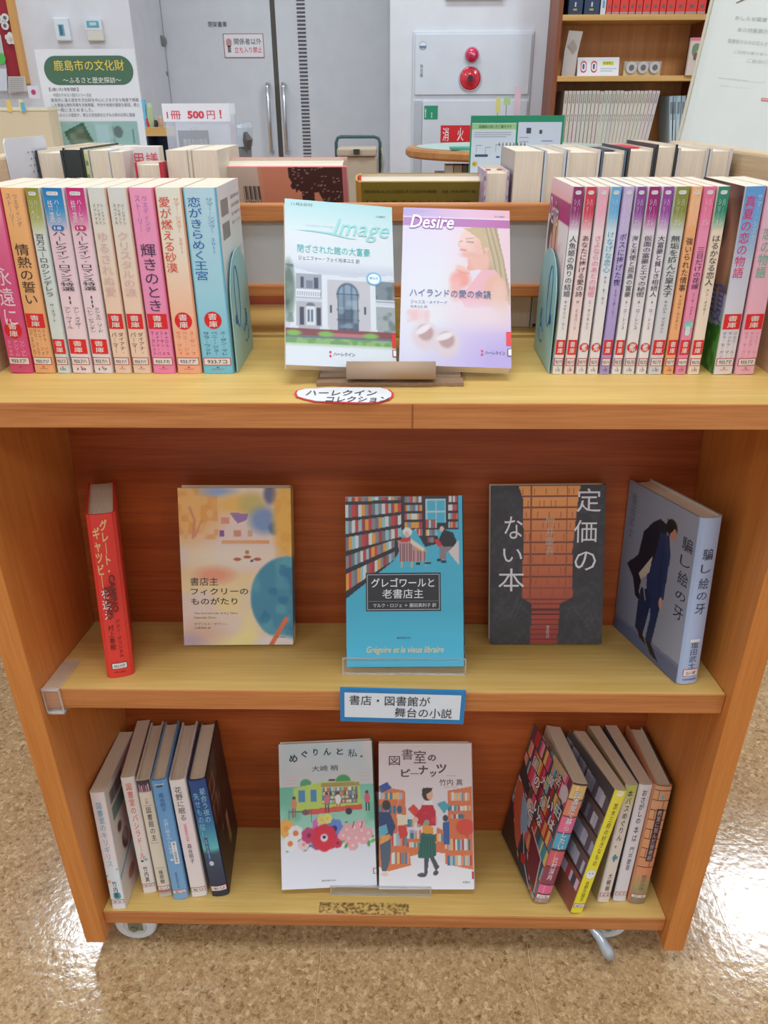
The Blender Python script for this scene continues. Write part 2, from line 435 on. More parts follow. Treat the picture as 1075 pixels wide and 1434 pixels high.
# ------------------------------------------------------------------ room
def struct(name, mb, m, parent=None):
    o = mb.build(name, m, parent)
    if parent is None: o['kind'] = 'structure'
    return o
WALL = mat('white_wall_paint', (232, 232, 238), .7)
CEILM = mat('ceiling_paint', (240, 240, 240), .8)
DOORM = mat('grey_steel_door', (222, 225, 231), .5)
DARKM = mat('dark_gap', (105, 98, 90), .7)
def cork(name):
    m = bpy.data.materials.new(name); m.use_nodes = True; nt = m.node_tree; b = bsdf(m)
    geo = nt.nodes.new('ShaderNodeNewGeometry')
    def vor(scale, stops):
        n = nt.nodes.new('ShaderNodeTexNoise'); n.inputs['Scale'].default_value = scale*.6
        nt.links.new(geo.outputs['Position'], n.inputs['Vector'])
        ad = nt.nodes.new('ShaderNodeMix'); ad.data_type = 'RGBA'; ad.blend_type = 'LINEAR_LIGHT'; ad.inputs[0].default_value = .006
        nt.links.new(geo.outputs['Position'], ad.inputs[6]); nt.links.new(n.outputs['Color'], ad.inputs[7])
        v = nt.nodes.new('ShaderNodeTexVoronoi'); v.inputs['Scale'].default_value = scale
        nt.links.new(ad.outputs[2], v.inputs['Vector'])
        rp = nt.nodes.new('ShaderNodeValToRGB'); el = rp.color_ramp.elements
        el[0].position = stops[0][0]; el[0].color = lin(stops[0][1]); el[1].position = stops[-1][0]; el[1].color = lin(stops[-1][1])
        for p, c in stops[1:-1]: e = el.new(p); e.color = lin(c)
        sp = nt.nodes.new('ShaderNodeSeparateColor'); nt.links.new(v.outputs['Color'], sp.inputs[0])
        nt.links.new(sp.outputs[0], rp.inputs[0]); return rp, v
    r1, v1 = vor(180, [(0, (112, 80, 48)), (.08, (154, 116, 76)), (.35, (176, 142, 100)), (.85, (190, 158, 116)), (1, (220, 190, 146))])
    r2, v2 = vor(330, [(0, (118, 84, 50)), (.22, (166, 130, 88)), (.7, (190, 156, 112)), (1, (222, 192, 150))])
    mx = nt.nodes.new('ShaderNodeMix'); mx.data_type = 'RGBA'; mx.inputs[0].default_value = .42
    nt.links.new(r1.outputs[0], mx.inputs[6]); nt.links.new(r2.outputs[0], mx.inputs[7])
    nt.links.new(mx.outputs[2], b.inputs['Base Color'])
    n = nt.nodes.new('ShaderNodeTexNoise'); n.inputs['Scale'].default_value = 75; n.inputs['Detail'].default_value = 3
    nt.links.new(geo.outputs['Position'], n.inputs['Vector'])
    bp = nt.nodes.new('ShaderNodeBump'); bp.inputs['Strength'].default_value = .24; bp.inputs['Distance'].default_value = .0016
    nt.links.new(n.outputs['Fac'], bp.inputs['Height'])
    n3 = nt.nodes.new('ShaderNodeTexNoise'); n3.inputs['Scale'].default_value = 9; n3.inputs['Detail'].default_value = 2
    nt.links.new(geo.outputs['Position'], n3.inputs['Vector'])
    mr = nt.nodes.new('ShaderNodeMapRange'); mr.inputs['To Min'].default_value = .06; mr.inputs['To Max'].default_value = .2
    nt.links.new(n3.outputs['Fac'], mr.inputs['Value'])
    b.inputs['Roughness'].default_value = .75; b.inputs['Specular IOR Level'].default_value = .2
    b.inputs['Coat Weight'].default_value = .7; nt.links.new(mr.outputs[0], b.inputs['Coat Roughness'])
    b.inputs['Coat IOR'].default_value = 1.5
    nt.links.new(bp.outputs[0], b.inputs['Coat Normal'])
    MATS[name] = m; return m
CORK = cork('waxed_cork')
fl = MB(); fl.box((-3.2, -3.4, -.12), (3.6, 5.2, -.0007), (120, 92, 62))
floor = struct('floor', fl, mat('floor_joint', (236, 206, 170), .7))
TS = .2965; tile_me = {}
for i in range(-8, 9):
    for j in range(-4, 9):
        x0 = -.0885+TS*i; y0 = .2-TS+TS*j
        if 'a' not in tile_me:
            g = .00045; t = MB(); t.box((g, g, -.0007), (TS-g, TS-g, 0)); o = t.build('floor_tile', CORK, floor)
            tile_me['a'] = o.data
        else:
            o = bpy.data.objects.new('floor_tile', tile_me['a']); COLL.objects.link(o); o.parent = floor
        o.location = (x0, y0, 0)
# the rest of the floor beyond the separately laid tiles
fr = MB()
X0, X1, Y0, Y1 = -.0885-8*TS, -.0885+9*TS, .2-5*TS, .2+8*TS
for a, b in (((-3.2, -3.4), (3.6, Y0)), ((-3.2, Y1), (3.6, 5.2)), ((-3.2, Y0), (X0, Y1)), ((X1, Y0), (3.6, Y1))):
    fr.box((a[0], a[1], -.0007), (b[0], b[1], 0))
tag(fr.build('tile_field', CORK, floor), kind='stuff')

c = MB(); c.box((-3.3, -3.5, CEIL), (3.7, 5.3, CEIL+.1)); struct('ceiling', c, CEILM)
wl = MB(); wl.box((-3.3, -3.5, 0), (-3.2, 4.35, CEIL)); struct('wall_left', wl, WALL)
wr = MB(); wr.box((3.6, -3.5, 0), (3.7, 4.35, CEIL)); struct('wall_right', wr, WALL)
wf = MB(); wf.box((-3.3, -3.5, 0), (3.7, -3.4, CEIL)); struct('wall_front', wf, WALL)
wb = MB()
wb.box((-3.3, 4.35, 0), (-1.468, 5.2, CEIL)); wb.box((-.032, 4.35, 0), (3.7, 5.2, CEIL)); wb.box((-1.468, 5.06, 0), (-.032, 5.2, CEIL))
wb.box((-1.468, 4.9, 2.25), (-.032, 5.06, CEIL))
struct('wall_back', wb, WALL)

# double steel door
def door(name, x0, x1, hx):
    d = MB(); d.box((x0, 5.0, .01), (x1, 5.055, 2.24)); o = bevel(struct(name, d, DOORM), .003)
    h = MB(); zt, zb = 1.182, .79
    h.tube([(hx, 5.0, zt), (hx, 4.955, zt), (hx, 4.945, zt-.012), (hx, 4.945, zb+.012), (hx, 4.955, zb), (hx, 5.0, zb)], .0135, n=12)
    h.build('door_handle', mat('chrome', (225, 225, 228), .18, 1.0), o, smooth=True)
    return o
d1 = door('door_1', -1.466, -.786, -.826)
d2 = door('door_2', -.755, -.05, -.722)
g = MB(); g.box((-.785, 5.02, .01), (-.756, 5.05, 2.24)); struct('trim_1', g, DARKM)
fr_ = MB(); fr_.box((-.05, 4.97, 0), (-.033, 5.06, 2.25)); fr_.box((-1.468, 4.97, 2.24), (-.033, 5.06, 2.25)); struct('trim_2', fr_, DOORM)
# louvre strip: pressed slots in the right leaf
v = MB(); z = .30
while z < 2.1:
    v.box((-.619, 4.9965, z), (-.567, 4.9995, z+.0105)); z += .0215
tag(v.build('vent_slot', mat('slot_dark', (96, 92, 98), .7), d2), kind='stuff')
# door lettering and sign
F = Face(at(290, 28, 4.998), (.075, 0, 0), (0, 0, -.028), (0, -1, 0)); F = Face((at(291, 30, 4.998)), at(317, 30, 4.998)-at(291, 30, 4.998), (0, 0, -.030), (0, -1, 0))
m = MB(); put_text(m, F, '閉架書庫', 0, 0, 1, 1, (90, 90, 95), .0); m.build('door_lettering', PRINT, d1)
A = at(312, 47, 4.996); Bv = at(368, 45, 4.996); Cc = at(314, 81, 4.996)
t = empty('door_sign', A, 'white keep-out notice with thin red border taped on the grey steel door', 'sign')
F = Face((0, 0, 0), (Bv.x-A.x, 0, 0), (0, 0, Cc.z-A.z), (0, -1, 0))
m = MB(); m.box((0, -.001, Cc.z-A.z), (Bv.x-A.x, .001, 0), (238, 236, 240)); m.build('sheet', PRINT, t)
m = MB()
for r in ((0, 0, 1, .03), (0, .97, 1, 1), (0, 0, .015, 1), (.985, 0, 1, 1)): put_rect(m, F, *r, (190, 90, 100), .0015)
put_rect(m, F, .06, .2, .2, .55, (200, 150, 150), .0015, rnd=.02); put_rect(m, F, .09, .5, .17, .78, (120, 120, 125), .0015)
put_text(m, F, '関係者以外', .26, .2, .95, .46, (80, 80, 85), .002); put_text(m, F, '立ち入り禁止', .26, .55, .95, .8, (215, 70, 90), .002)
m.build('lettering', PRINT, t)
# door knob / stop hanging at the jamb
p = at(222, 57, 4.93)
t = empty('door_closer', p, 'small round metal latch fitting on the grey door edge', 'door fitting')
m = MB(); m.tube([(0, .07, 0), (0, .0, 0), (0, -.01, 0)], [.034, .034, .028], n=18); m.build('body', mat('dull_metal', (150, 150, 148), .35, .8), t)
m = MB(); m.tube([(0, .03, -.03), (.01, .03, -.07), (-.005, .03, -.11), (.012, .03, -.15)], .004, n=6); m.box((-.02, .03, -.19), (.02, .05, -.165)); m.build('chain', MATS['dull_metal'], t)

# ------------------------------------------------------------------ things on the far left wall
def wallbox(name, label, cat, x0, y0, x1, y1, Y, depth, col, rough=.4):
    a = at(x0, y0, Y); b = at(x1, y1, Y)
    w, h = b.x-a.x, a.z-b.z
    t = empty(name, (a.x, Y, b.z), label, cat)
    o = MB().box((0, -depth, 0), (w, 0, h), col).build('body', mat(name+'_body', col, rough), t); bevel(o, .006)
    return t, w, h, Face((0, -depth, h), (w, 0, 0), (0, 0, -h), (0, -1, 0))
t, w, h, F = wallbox('room_thermostat', 'white wall controller with narrow blue display, upright', 'thermostat', 76, 25, 102, 58, 4.35, .03, (236, 242, 248))
m = MB(); put_rect(m, F, .3, .3, .68, .78, (120, 170, 190), .001); put_rect(m, F, .36, .34, .56, .74, (70, 120, 140), .002); m.build('display', GLOSS, t)
t, w, h, F = wallbox('air_conditioner_controller', 'cream wall controller with wide pale blue display on top', 'thermostat', 120, 27, 148, 58, 4.35, .03, (232, 226, 218))
m = MB(); put_rect(m, F, .0, .0, 1, .5, (222, 232, 240), .001); put_rect(m, F, .12, .1, .85, .4, (110, 170, 190), .002); put_rect(m, F, .3, .16, .7, .3, (190, 225, 235), .003); m.build('display', GLOSS, t)

# notice board with rosettes
a = at(-22, -60, 4.33); b = at(39.5, 108, 4.33)
W, H = b.x-a.x, a.z-b.z
t = empty('notice_board', (a.x, 4.35, b.z), 'red felt notice board in a pale wood frame on the left wall', 'notice board')
MB().box((0, -.03, 0), (W-.004, 0, H-.002)).build('felt', mat('red_felt', (172, 52, 62), .9), t)
m = MB(); fw = .032
m.box((W-fw, -.045, 0), (W, 0, H)); m.box((0, -.045, -fw), (W, 0, .0)); m.box((0, -.045, H), (W, 0, H+fw))
m.build('frame', mat_wood('light_frame_wood', (226, 172, 104), (204, 146, 80), 'Z', scale=.4), t)
PW = mat('white_paper_things', (236, 234, 232), .7)
for (px, py, r, nm, lb) in ((-1, 27, 4.0, 'paper_rosette', 'round white paper badge cut by the photo edge on the red board'), (7.5, 25, 4.2, 'paper_rosette', 'round white paper badge, upper of the pair on the red board'), (7.5, 36, 4.2, 'paper_rosette', 'round white paper badge, lower of the pair on the red board')):
    q = at(px, py, 4.315); k = empty(nm, q, lb, 'badge', 'round badges on the red board'); rr = r/1075*4.98*1.05
    m = MB(); m.tube([(0, .004, 0), (0, -.006, 0)], rr, n=20); m.build('disc', PW, k)
    m = MB(); m.tube([(0, -.006, 0), (0, -.008, 0)], rr*.45, (110, 110, 115), n=14); m.build('picture', PRINT, k)
q = at(15.5, 54, 4.315); k = empty('paper_flower', q, 'white paper flower with five petals on the red board', 'paper flower')
for i in range(5):
    a_ = i*2*math.pi/5; m = MB(); m.tube([(.017*math.sin(a_), .002, .017*math.cos(a_)), (.017*math.sin(a_), -.006-.0007*i, .017*math.cos(a_))], .014, n=12); m.build('petal', PW, k)
m = MB(); m.tube([(0, -.006, 0), (0, -.013, 0)], .009, n=10); m.build('centre', mat('pale_yellow', (226, 214, 180), .6), k)
def sheet(name, label, pts, Y, col, cat='paper', th=.002, lines=None):
    P = [at(x, y, Y) for x, y in pts]; o = P[3]
    m = MB().prism([Vector(p)-o for p in P], (0, th, 0), col); ob = m.build(name, PRINT); ob.location = o
    tag(ob, label, cat); return ob, o, P
o, og, P = sheet('pinned_paper', 'pale newspaper sheet pinned under the red notice board', [(11, 107), (35, 107), (38, 128), (12, 130)], 4.3, (214, 208, 204))
m = MB(); F = Face(P[0]-og, P[1]-P[0], P[3]-P[0], (0, -1, 0))
for i in range(7): put_rect(m, F, .08, .08+i*.13, .92, .13+i*.13, (180, 176, 176), .002)
m.build('print', PRINT, o)
sheet('white_handbill', 'white sheet with green spot hanging left of the red board', [(-14, 96), (9, 96), (10, 127), (-14, 128)], 4.29, (222, 226, 236))
q = at(1, 82, 4.3); m = MB(); m.tube([(0, 0, 0), (0, -.004, 0)], .028, (90, 196, 90), n=16); ob = m.build('green_sticker', PRINT); ob.location = q; tag(ob, 'bright green round sticker at the left photo edge', 'sticker')
sheet('pale_poster', 'pale grey poster strip beside the red notice board', [(-14, 20), (1, 50), (9, 96), (-14, 96)], 4.31, (206, 204, 204))

# ------------------------------------------------------------------ hydrant cabinet on the back wall
HY = 4.35
a = at(576, 49, HY); b = at(743, 135, HY)
x0, x1 = .096, .765
t = empty('hydrant_cabinet', ((x0+x1)/2, HY, .62), 'white fire hydrant cabinet with red lamp and red bell', 'hydrant cabinet')
w2 = (x1-x0)/2; cab = mat('cabinet_white', (226, 230, 238), .35)
zt = 1.41-.62; zm = 1.115-.62; zb = 0
m = MB(); m.box((-w2, -.012, zb), (w2, 0, zt+.015)); bevel(m.build('frame', cab, t), .003)
m = MB(); m.box((-w2+.012, -.022, zm+.0), (w2-.012, -.012, zt)); bevel(m.build('upper_panel', cab, t), .002)
m = MB(); m.box((-w2+.06, -.022, zb+.01), (w2-.012, -.012, zm-.03)); bevel(m.build('lower_door', cab, t), .002)
m = MB(); m.box((-w2+.012, -.02, zb+.01), (-w2+.052, -.012, zm-.03)); m.build('hinge_strip', mat('cabinet_grey', (196, 200, 208), .4), t)
for (px, py, r0, dp, nm, col, al) in ((660.5, 77, .038, .035, 'red_lamp', (225, 35, 90), 1), (658, 110, .060, .03, 'alarm_bell', (222, 44, 66), 1)):
    q = at(px, py, HY-.02)-t.location
    m = MB(); m.tube([(q.x, -.012, q.z), (q.x, -.03, q.z)], r0*1.06, n=28); rim = m.build(nm+'_rim', mat('chrome_rim', (200, 190, 195), .3, .6), t)
    m = MB(); ss = [(1.0, .03), (.98, .034), (.85, .03+dp*.6), (.6, .03+dp*.85), (.3, .03+dp*.97), (.02, .03+dp)]
    if nm == 'alarm_bell': ss = [(1, .024), (.97, .03), (.8, .034), (.45, .036), (.4, .040), (.02, .042)]
    m.tube([(q.x, -y, q.z) for _, y in ss], [r0*k for k, _ in ss], n=28); m.build(nm, mat(nm, col, .22, 0, Coat_Weight=.6), t, smooth=True)
    if nm == 'alarm_bell':
        m = MB(); m.tube([(q.x, -.041, q.z), (q.x, -.046, q.z)], .017, n=14); m.build('bell_centre', mat('bell_dark', (70, 40, 45), .4), t)
    else:
        m = MB(); m.tube([(q.x-.012, -.074, q.z+.008), (q.x+.012, -.078, q.z-.004)], .006, n=6); m.build('lamp_glint', mat('pink_glint', (255, 150, 190), .2), t)  # highlight on the lamp dome, painted as a pale pink sliver before it
F = Face((-w2, -.0225, zt), (2*w2, 0, 0), (0, 0, -(zt)), (0, -1, 0))
def inF(px, py):
    q = at(px, py, HY-.022)-t.location; return ((q.x+w2)/(2*w2), (zt-q.z)/zt)
m = MB(); u0, v0 = inF(587, 58); u1, v1 = inF(597, 70); put_rect(m, F, u0, v0, u1, v1, (150, 170, 190), .0006, rnd=.02); put_rect(m, F, u0+.004, v0+.005, u1-.004, v1-.006, (232, 236, 242), .001, rnd=.02); put_rect(m, F, u0+.004, (v0+v1)/2, u1-.004, v1-.01, (110, 130, 160), .0014)
u0, v0 = inF(588, 90); u1, v1 = inF(592, 108); put_text(m, F, '発信機', u0, v0, u1, v1, (130, 140, 150), .001, vert=True)
m.build('small_label', PRINT, t)
m = MB(); u0, v0 = inF(594, 148); u1, v1 = inF(612.5, 167); put_rect(m, F, u0, v0, u1, v1, (40, 150, 110), .001)
cu, cv_ = (u0+u1)/2, (v0+v1)/2; put_rect(m, F, u0+.009, v0+.02, u0+.014, v1-.012, (240, 250, 245), .0015); put_rect(m, F, u0+.005, v0+.03, u0+.018, v0+.036, (240, 250, 245), .0015); put_rect(m, F, cu+.002, cv_, cu+.011, v1-.01, (240, 250, 245), .0015, rnd=.01); put_rect(m, F, cu+.0045, cv_+.006, cu+.0085, v1-.016, (40, 150, 110), .002, rnd=.01)
m.build('green_sticker', PRINT, t)
m = MB(); u0, v0 = inF(617, 175.5); u1, v1 = inF(706, 199); put_rect(m, F, u0, v0, u1, v1, (222, 34, 44), .001)
put_text(m, F, '消', u0+.018, v0+.015, u0+.072, v1-.008, (250, 245, 245), .002, bold=.03); put_text(m, F, '火', u0+.145, v0+.015, u0+.2, v1-.008, (250, 245, 245), .002, bold=.03); put_text(m, F, '栓', u0+.27, v0+.015, u0+.325, v1-.008, (250, 245, 245), .002, bold=.03)
m.build('red_sign', PRINT, t)

# frame bottom of a picture at top of the back wall
m = MB(); a = at(624, 0, 4.33); b = at(705, 0, 4.33)
m.box((0, -.02, 0), (b.x-a.x, 0, .4)); ob = m.build('framed_notice', mat('cream_frame', (224, 222, 214), .5)); ob.location = (a.x, 4.35, a.z+.003)
tag(ob, 'bottom edge of a pale framed notice above the hydrant cabinet', 'frame')

ORD = ['first', 'second', 'third', 'fourth', 'fifth', 'sixth', 'seventh', 'eighth', 'ninth', 'tenth', 'eleventh', 'twelfth', 'thirteenth', 'fourteenth', 'fifteenth', 'sixteenth', 'seventeenth', 'eighteenth', 'nineteenth', 'twentieth', 'twenty-first', 'twenty-second', 'twenty-third', 'twenty-fourth', 'twenty-fifth', 'twenty-sixth']
# ------------------------------------------------------------------ far bookcase
BY = 4.05
bx0, bx1 = at(781, 30, BY).x, at(993, 30, BY).x
zA = at(880, 20, BY).z; zB = at(880, 106, BY).z
t = empty('far_bookcase', (bx0, BY, 0), 'tall brown bookcase against the back wall, holding red volumes', 'bookcase')
BW = bx1-bx0; D_ = .29
m = MB(); m.box((0, 0, 0), (.022, D_, 2.1)); m.build('side_panel', W_DARK, t)
m = MB(); m.box((BW, 0, 0), (BW+.022, D_, 2.1)); m.build('side_panel', W_DARK, t)
m = MB(); m.box((.022, D_-.008, .05), (BW, D_, 2.1)); m.build('back_panel', W_FAR, t)
for zz in (zA, zB, zB-.385, zB-.77, zA+.33, 2.08):
    m = MB(); m.box((.022, .0, zz-.026), (BW, D_-.008, zz)); bevel(m.build('shelf', W_FARP, t), .002)
def farbook(name, label, cat, group, px0, px1, ztop, zbase, col, lean=0., depth=.2, marks=None, y=None, top_col=None):
    yy = BY+.03 if y is None else y
    x0_ = at(px0, 60, yy).x; x1_ = at(px1, 60, yy).x; w = x1_-x0_-.0012; h = ztop-zbase
    o = empty(name, (x0_, yy, zbase+.0005), label, cat, group); o.rotation_euler = (0, lean, 0)
    bevel(MB().box((0, 0, 0), (w, depth, h), col).build('cover', PRINT, o), .0015, 1)
    if top_col: MB().box((.002, .004, h-.001), (w-.002, depth-.004, h+.0003), top_col).build('page_block', PRINT, o)
    if marks:
        m = MB(); marks(m, Face((0, 0, h), (w, 0, 0), (0, 0, -h), (0, -1, 0))); m.build('spine_print', PRINT, o)
    return o
def navy(m, F):
    put_rect(m, F, .35, .9, .62, .93, (190, 160, 90), .0006); put_rect(m, F, .44, .8, .54, .87, (200, 205, 215), .0006); put_rect(m, F, .05, .965, .95, .985, (60, 70, 80), .0006)
    put_text(m, F, '史', .3, .62, .65, .76, (210, 200, 160), .0008)
def redm(m, F):
    put_rect(m, F, .28, .84, .68, .9, (110, 90, 90), .0006, rnd=.01); put_rect(m, F, .02, .955, .98, .99, (170, 150, 150), .0006)
    put_text(m, F, '百科', .25, .5, .75, .75, (240, 230, 220), .0008, vert=True)
NV = [(791, 811, 'left'), (813, 834, 'right')]
for a_, b_, s_ in NV: farbook('navy_volume', 'dark navy volume on the upper far shelf, %s of the navy pair' % s_, 'book', 'navy volumes on the far shelf', a_, b_, zA+.28, zA, (38, 58, 88), marks=navy)
farbook('white_volume', 'thin white volume between navy and red volumes on far shelf', 'book', None, 835.5, 843, zA+.25, zA, (214, 214, 218), marks=lambda m, F: put_rect(m, F, .3, .75, .7, .88, (90, 150, 200), .0006))
rx = [843.6, 851.5, 862.5, 874.5, 884.5, 894, 905, 917, 926.5, 938.5, 953, 969, 981]
for i in range(len(rx)-1):
    farbook('red_volume', 'bright red volume, %s from the left in the set on the upper far shelf' % ORD[i], 'book', 'red volumes on the far shelf', rx[i], rx[i+1]-.6, zA+.27+.006*(i % 2), zA, (222, 58, 50), marks=redm)
# journals
jc = [790.5]; rnd = random.Random(3)
jx = list(np.linspace(791, 925, 25))
for i in range(len(jx)-1):
    a_, b_ = jx[i], jx[i+1]; lean = .012 if i < 10 else .03+.007*(i-10)
    x0_ = at(a_, 125, BY+.03).x-.297*math.sin(lean)
    zb_ = zB-.385; o = empty('thin_journal', (x0_, BY+.03, zb_+.001+.018*math.sin(lean)), 'thin cream journal, %s from the left in the leaning row on the far shelf' % ORD[i], 'journal', 'cream journals on the far shelf')
    o.rotation_euler = (0, lean, 0); w = at(b_, 125, BY+.03).x-at(a_, 125, BY+.03).x-.0034
    cc = (226-rnd.randrange(14), 218-rnd.randrange(14), 206-rnd.randrange(14)); hh = .315 if i < 6 or i > 21 else .312+.004*rnd.random()
    MB().box((0, 0, 0), (w, .2, hh), cc).build('cover', PRINT, o)
    m = MB(); F = Face((0, 0, hh), (w, 0, 0), (0, 0, -hh), (0, -1, 0))
    put_text(m, F, '文化紀要', .2, .05, .75, .19, (90, 86, 84), .0006, vert=True, bold=0); put_text(m, F, '第三号', .25, .36, .7, .47, (110, 100, 98), .0006, vert=True, bold=0)
    m.build('spine_print', PRINT, o)
for i, (a_, s_) in enumerate(zip((939, 944, 950, 957), ('first', 'second', 'third', 'fourth'))):
    yy = BY+.03; x0_ = at(a_, 122-i, yy).x; lean = -.16+.02*i; hh = .29
    o = empty('blue_grey_magazine', (x0_+hh*math.sin(-lean), yy, zB-.385+.001), 'blue-grey magazine leaning on the far lower shelf, %s from the left' % s_, 'magazine', 'blue-grey magazines on the far shelf'); o.rotation_euler = (0, lean, 0)
    MB().box((0, 0, 0), (.021, .2, hh), [(168, 188, 198), (150, 172, 186), (176, 198, 204), (160, 180, 192)][i]).build('cover', PRINT, o)
    m = MB(); F = Face((0, 0, hh), (.021, 0, 0), (0, 0, -hh), (0, -1, 0)); put_rect(m, F, .2, .1, .8, .3, (120, 130, 140), .0006); put_rect(m, F, .25, .4, .7, .8, (200, 214, 220), .0006); m.build('spine_print', PRINT, o)
# bag, sign, box on the shelf
q = at(786, 103, BY+.05); q.z = zB
t = empty('paper_bag', q, 'crumpled translucent bag standing on the far shelf', 'bag')
m = MB(); n = 8
P0 = [(-.0, 0, 0), (.07, 0, 0), (.075, .04, 0), (.0, .04, 0)]; P1 = [(.005, .0, .12), (.075, -.006, .11), (.08, .03, .12), (.01, .035, .13)]; P2 = [(.02, .01, .21), (.092, .0, .205), (.092, .015, .205), (.02, .025, .212)]
vs = P0+P1+P2; fs = [(0, 3, 2, 1)]+[(i+4*k, (i+1) % 4+4*k, (i+1) % 4+4*k+4, i+4*k+4) for k in (0, 1) for i in range(4)]+[(8, 9, 10, 11)]
m.mesh(vs, fs); m.build('film', mat('bag_film', (206, 196, 190), .5), t)
m = MB(); m.poly([(.02, -.006, .14), (.05, -.006, .1), (.07, -.008, .13), (.045, -.006, .17)], (170, 150, 142)); m.build('fold', PRINT, t)
a = at(808, 102, BY+.06); a.z = zB; w = at(866, 102, BY+.06).x-a.x; h = at(830, 80, BY+.06).z-zB
t = empty('table_notice', a, 'small white tent card with two red prohibition signs on the far shelf', 'sign')
m = MB(); m.prism([(0, 0, 0), (0, .05, 0), (0, .025, h)], (w, 0, 0), (236, 236, 240)); m.build('card', PRINT, t)
nn = Vector((0, -h, .025)).normalized()
F = Face((0, .025, h), (w, 0, 0), (0, -.025, -h), nn); m = MB()
for cu in (.15, .4):
    hw = .26/2*h/w*1.4
    put_rect(m, F, cu-hw, .18, cu+hw, .82, (214, 60, 80), .0006, rnd=.1); put_rect(m, F, cu-hw*.75, .27, cu+hw*.75, .73, (240, 240, 244), .001, rnd=.1)
    put_rect(m, F, cu-hw*.4, .34, cu+hw*.3, .64, (60, 90, 130), .0014, rnd=.02)
put_rect(m, F, .6, .2, .88, .42, (236, 230, 60), .0006); put_text(m, F, '飲食禁止', .62, .23, .86, .39, (70, 70, 60), .001); put_rect(m, F, .56, .58, .95, .62, (170, 180, 200), .0006); put_rect(m, F, .56, .7, .85, .74, (170, 180, 200), .0006)
m.build('print', PRINT, t)
a = at(873, 102, BY+.06); a.z = zB; w = at(924, 102, BY+.06).x-a.x; h = at(900, 86, BY+.06).z-zB
t = empty('disc_box', a, 'small cream box with three round silver discs on the far shelf', 'box')
bevel(MB().box((0, 0, 0), (w, .05, h), (228, 206, 160)).build('box', mat('cream_card', (226, 204, 158), .6), t), .002)
m = MB(); m.box((0, -.002, h*.45), (w, 0, h), (178, 168, 160)); m.build('window_strip', GLOSS, t)
for k in range(3):
    cx = w*(.18+.32*k); m = MB(); m.tube([(cx, -.003, h*.58), (cx, -.012, h*.58)], .028, (200, 196, 196), n=20); m.tube([(cx, -.012, h*.58), (cx, -.014, h*.58)], .014, (110, 104, 104), n=14); m.build('disc', GLOSS, t)
# further bookcase fragment on the right of the shelf
a = at(968, 98, BY-.1); t = empty('picture_book', (a.x, BY-.02, zB), 'pale picture book with pink top leaning at the right shelf end', 'book')
MB().box((0, 0, 0), (.12, .02, .17), (216, 200, 190)).build('cover', PRINT, t)
m = MB(); F = Face((0, 0, .17), (.12, 0, 0), (0, 0, -.17), (0, -1, 0)); put_rect(m, F, 0, 0, 1, .08, (224, 120, 150), .0006); put_rect(m, F, .1, .15, .45, .5, (120, 140, 110), .0006, rnd=.03); put_rect(m, F, .3, .3, .6, .7, (170, 190, 160), .0009, rnd=.03); put_rect(m, F, .2, .4, .4, .6, (120, 90, 80), .0012, rnd=.02); m.build('cover_print', PRINT, t)

# ------------------------------------------------------------------ round table, cart bag
t = empty('round_table', (.56, 3.3, 0), 'round wooden pedestal table with green mat in front of the hydrant cabinet', 'table')
wd = mat_wood('table_wood', (206, 146, 86), (180, 116, 60), 'X', scale=.4)
R_ = .51; m = MB(); m.tube([(0, 0, .853), (0, 0, .862), (0, 0, .882), (0, 0, .893)], [R_-.012, R_, R_, R_-.01], n=64); m.build('tabletop', wd, t, smooth=False)
m = MB(); m.tube([(0, 0, .8935), (0, 0, .8955)], R_-.05, (186, 206, 196), n=64); m.build('mat', PRINT, t)
m = MB(); m.box((-.36, -.3, .05), (.36, .3, .77)); bevel(m.build('cabinet_base', mat_wood('table_base_wood', (192, 122, 74), (168, 98, 54), 'X', scale=.4), t), .004)
m = MB(); m.tube([(0, 0, .77), (0, 0, .853)], .07, n=16); m.build('post', wd, t)
m = MB(); m.tube([(0, 0, 0), (0, 0, .05)], .3, n=32); m.build('foot', wd, t)
rnd = random.Random(5); x = .225
k = 0
while x < .47:
    w = .02+.02*rnd.random(); cc = rnd.choice([(206, 196, 180), (150, 140, 128), (226, 222, 214), (120, 110, 104), (190, 176, 150)])
    o = MB().box((0, 0, 0), (w, .12, .06), cc).build('small_book', PRINT); o.location = (x, 3.03, .771); tag(o, 'small upright booklet under the round tabletop, %s from the left' % ORD[k], 'book', 'booklets under the round tabletop'); x += w+.003; k += 1
ob = MB().box((-.09, -.06, 0), (.12, .06, .01), (70, 170, 140)).build('green_folder', PRINT); ob.location = (.33, 3.0, .896); tag(ob, 'thin green folder lying on the round table', 'folder')

BYY = 3.5
def bp(px, py): return at(px, py, BYY)
q = bp(505, 215); t = empty('wheeled_bag_trolley', (q.x, BYY, 0), 'beige bag trolley with dark teal tube handle by the steel door', 'trolley')
x_ = lambda px: bp(px, 220).x-q.x
z_ = lambda py: bp(505, py).z
tm = mat('teal_tube', (70, 104, 108), .4, .3); bm = mat('beige_fabric', (206, 188, 166), .8)
m = MB(); m.tube([(x_(471), 0, 0.05), (x_(471), 0, z_(200)), (x_(473.5), 0, z_(193)), (x_(478), 0, z_(191.5)), (x_(524), 0, z_(191.5)), (x_(530), 0, z_(194)), (x_(532), 0, z_(200)), (x_(532), 0, .05)], .008, n=10); m.build('handle', tm, t, smooth=True)
m = MB(); m.box((x_(474), -.12, z_(217)), (x_(528), .1, z_(206))); bevel(m.build('lid', bm, t), .008)
m = MB(); m.prism([(x_(478), -.1, .12), (x_(526), -.1, .12), (x_(529), -.1, z_(217.5)), (x_(475), -.1, z_(217.5))], (0, .19, 0)); bevel(m.build('bag', bm, t), .01)
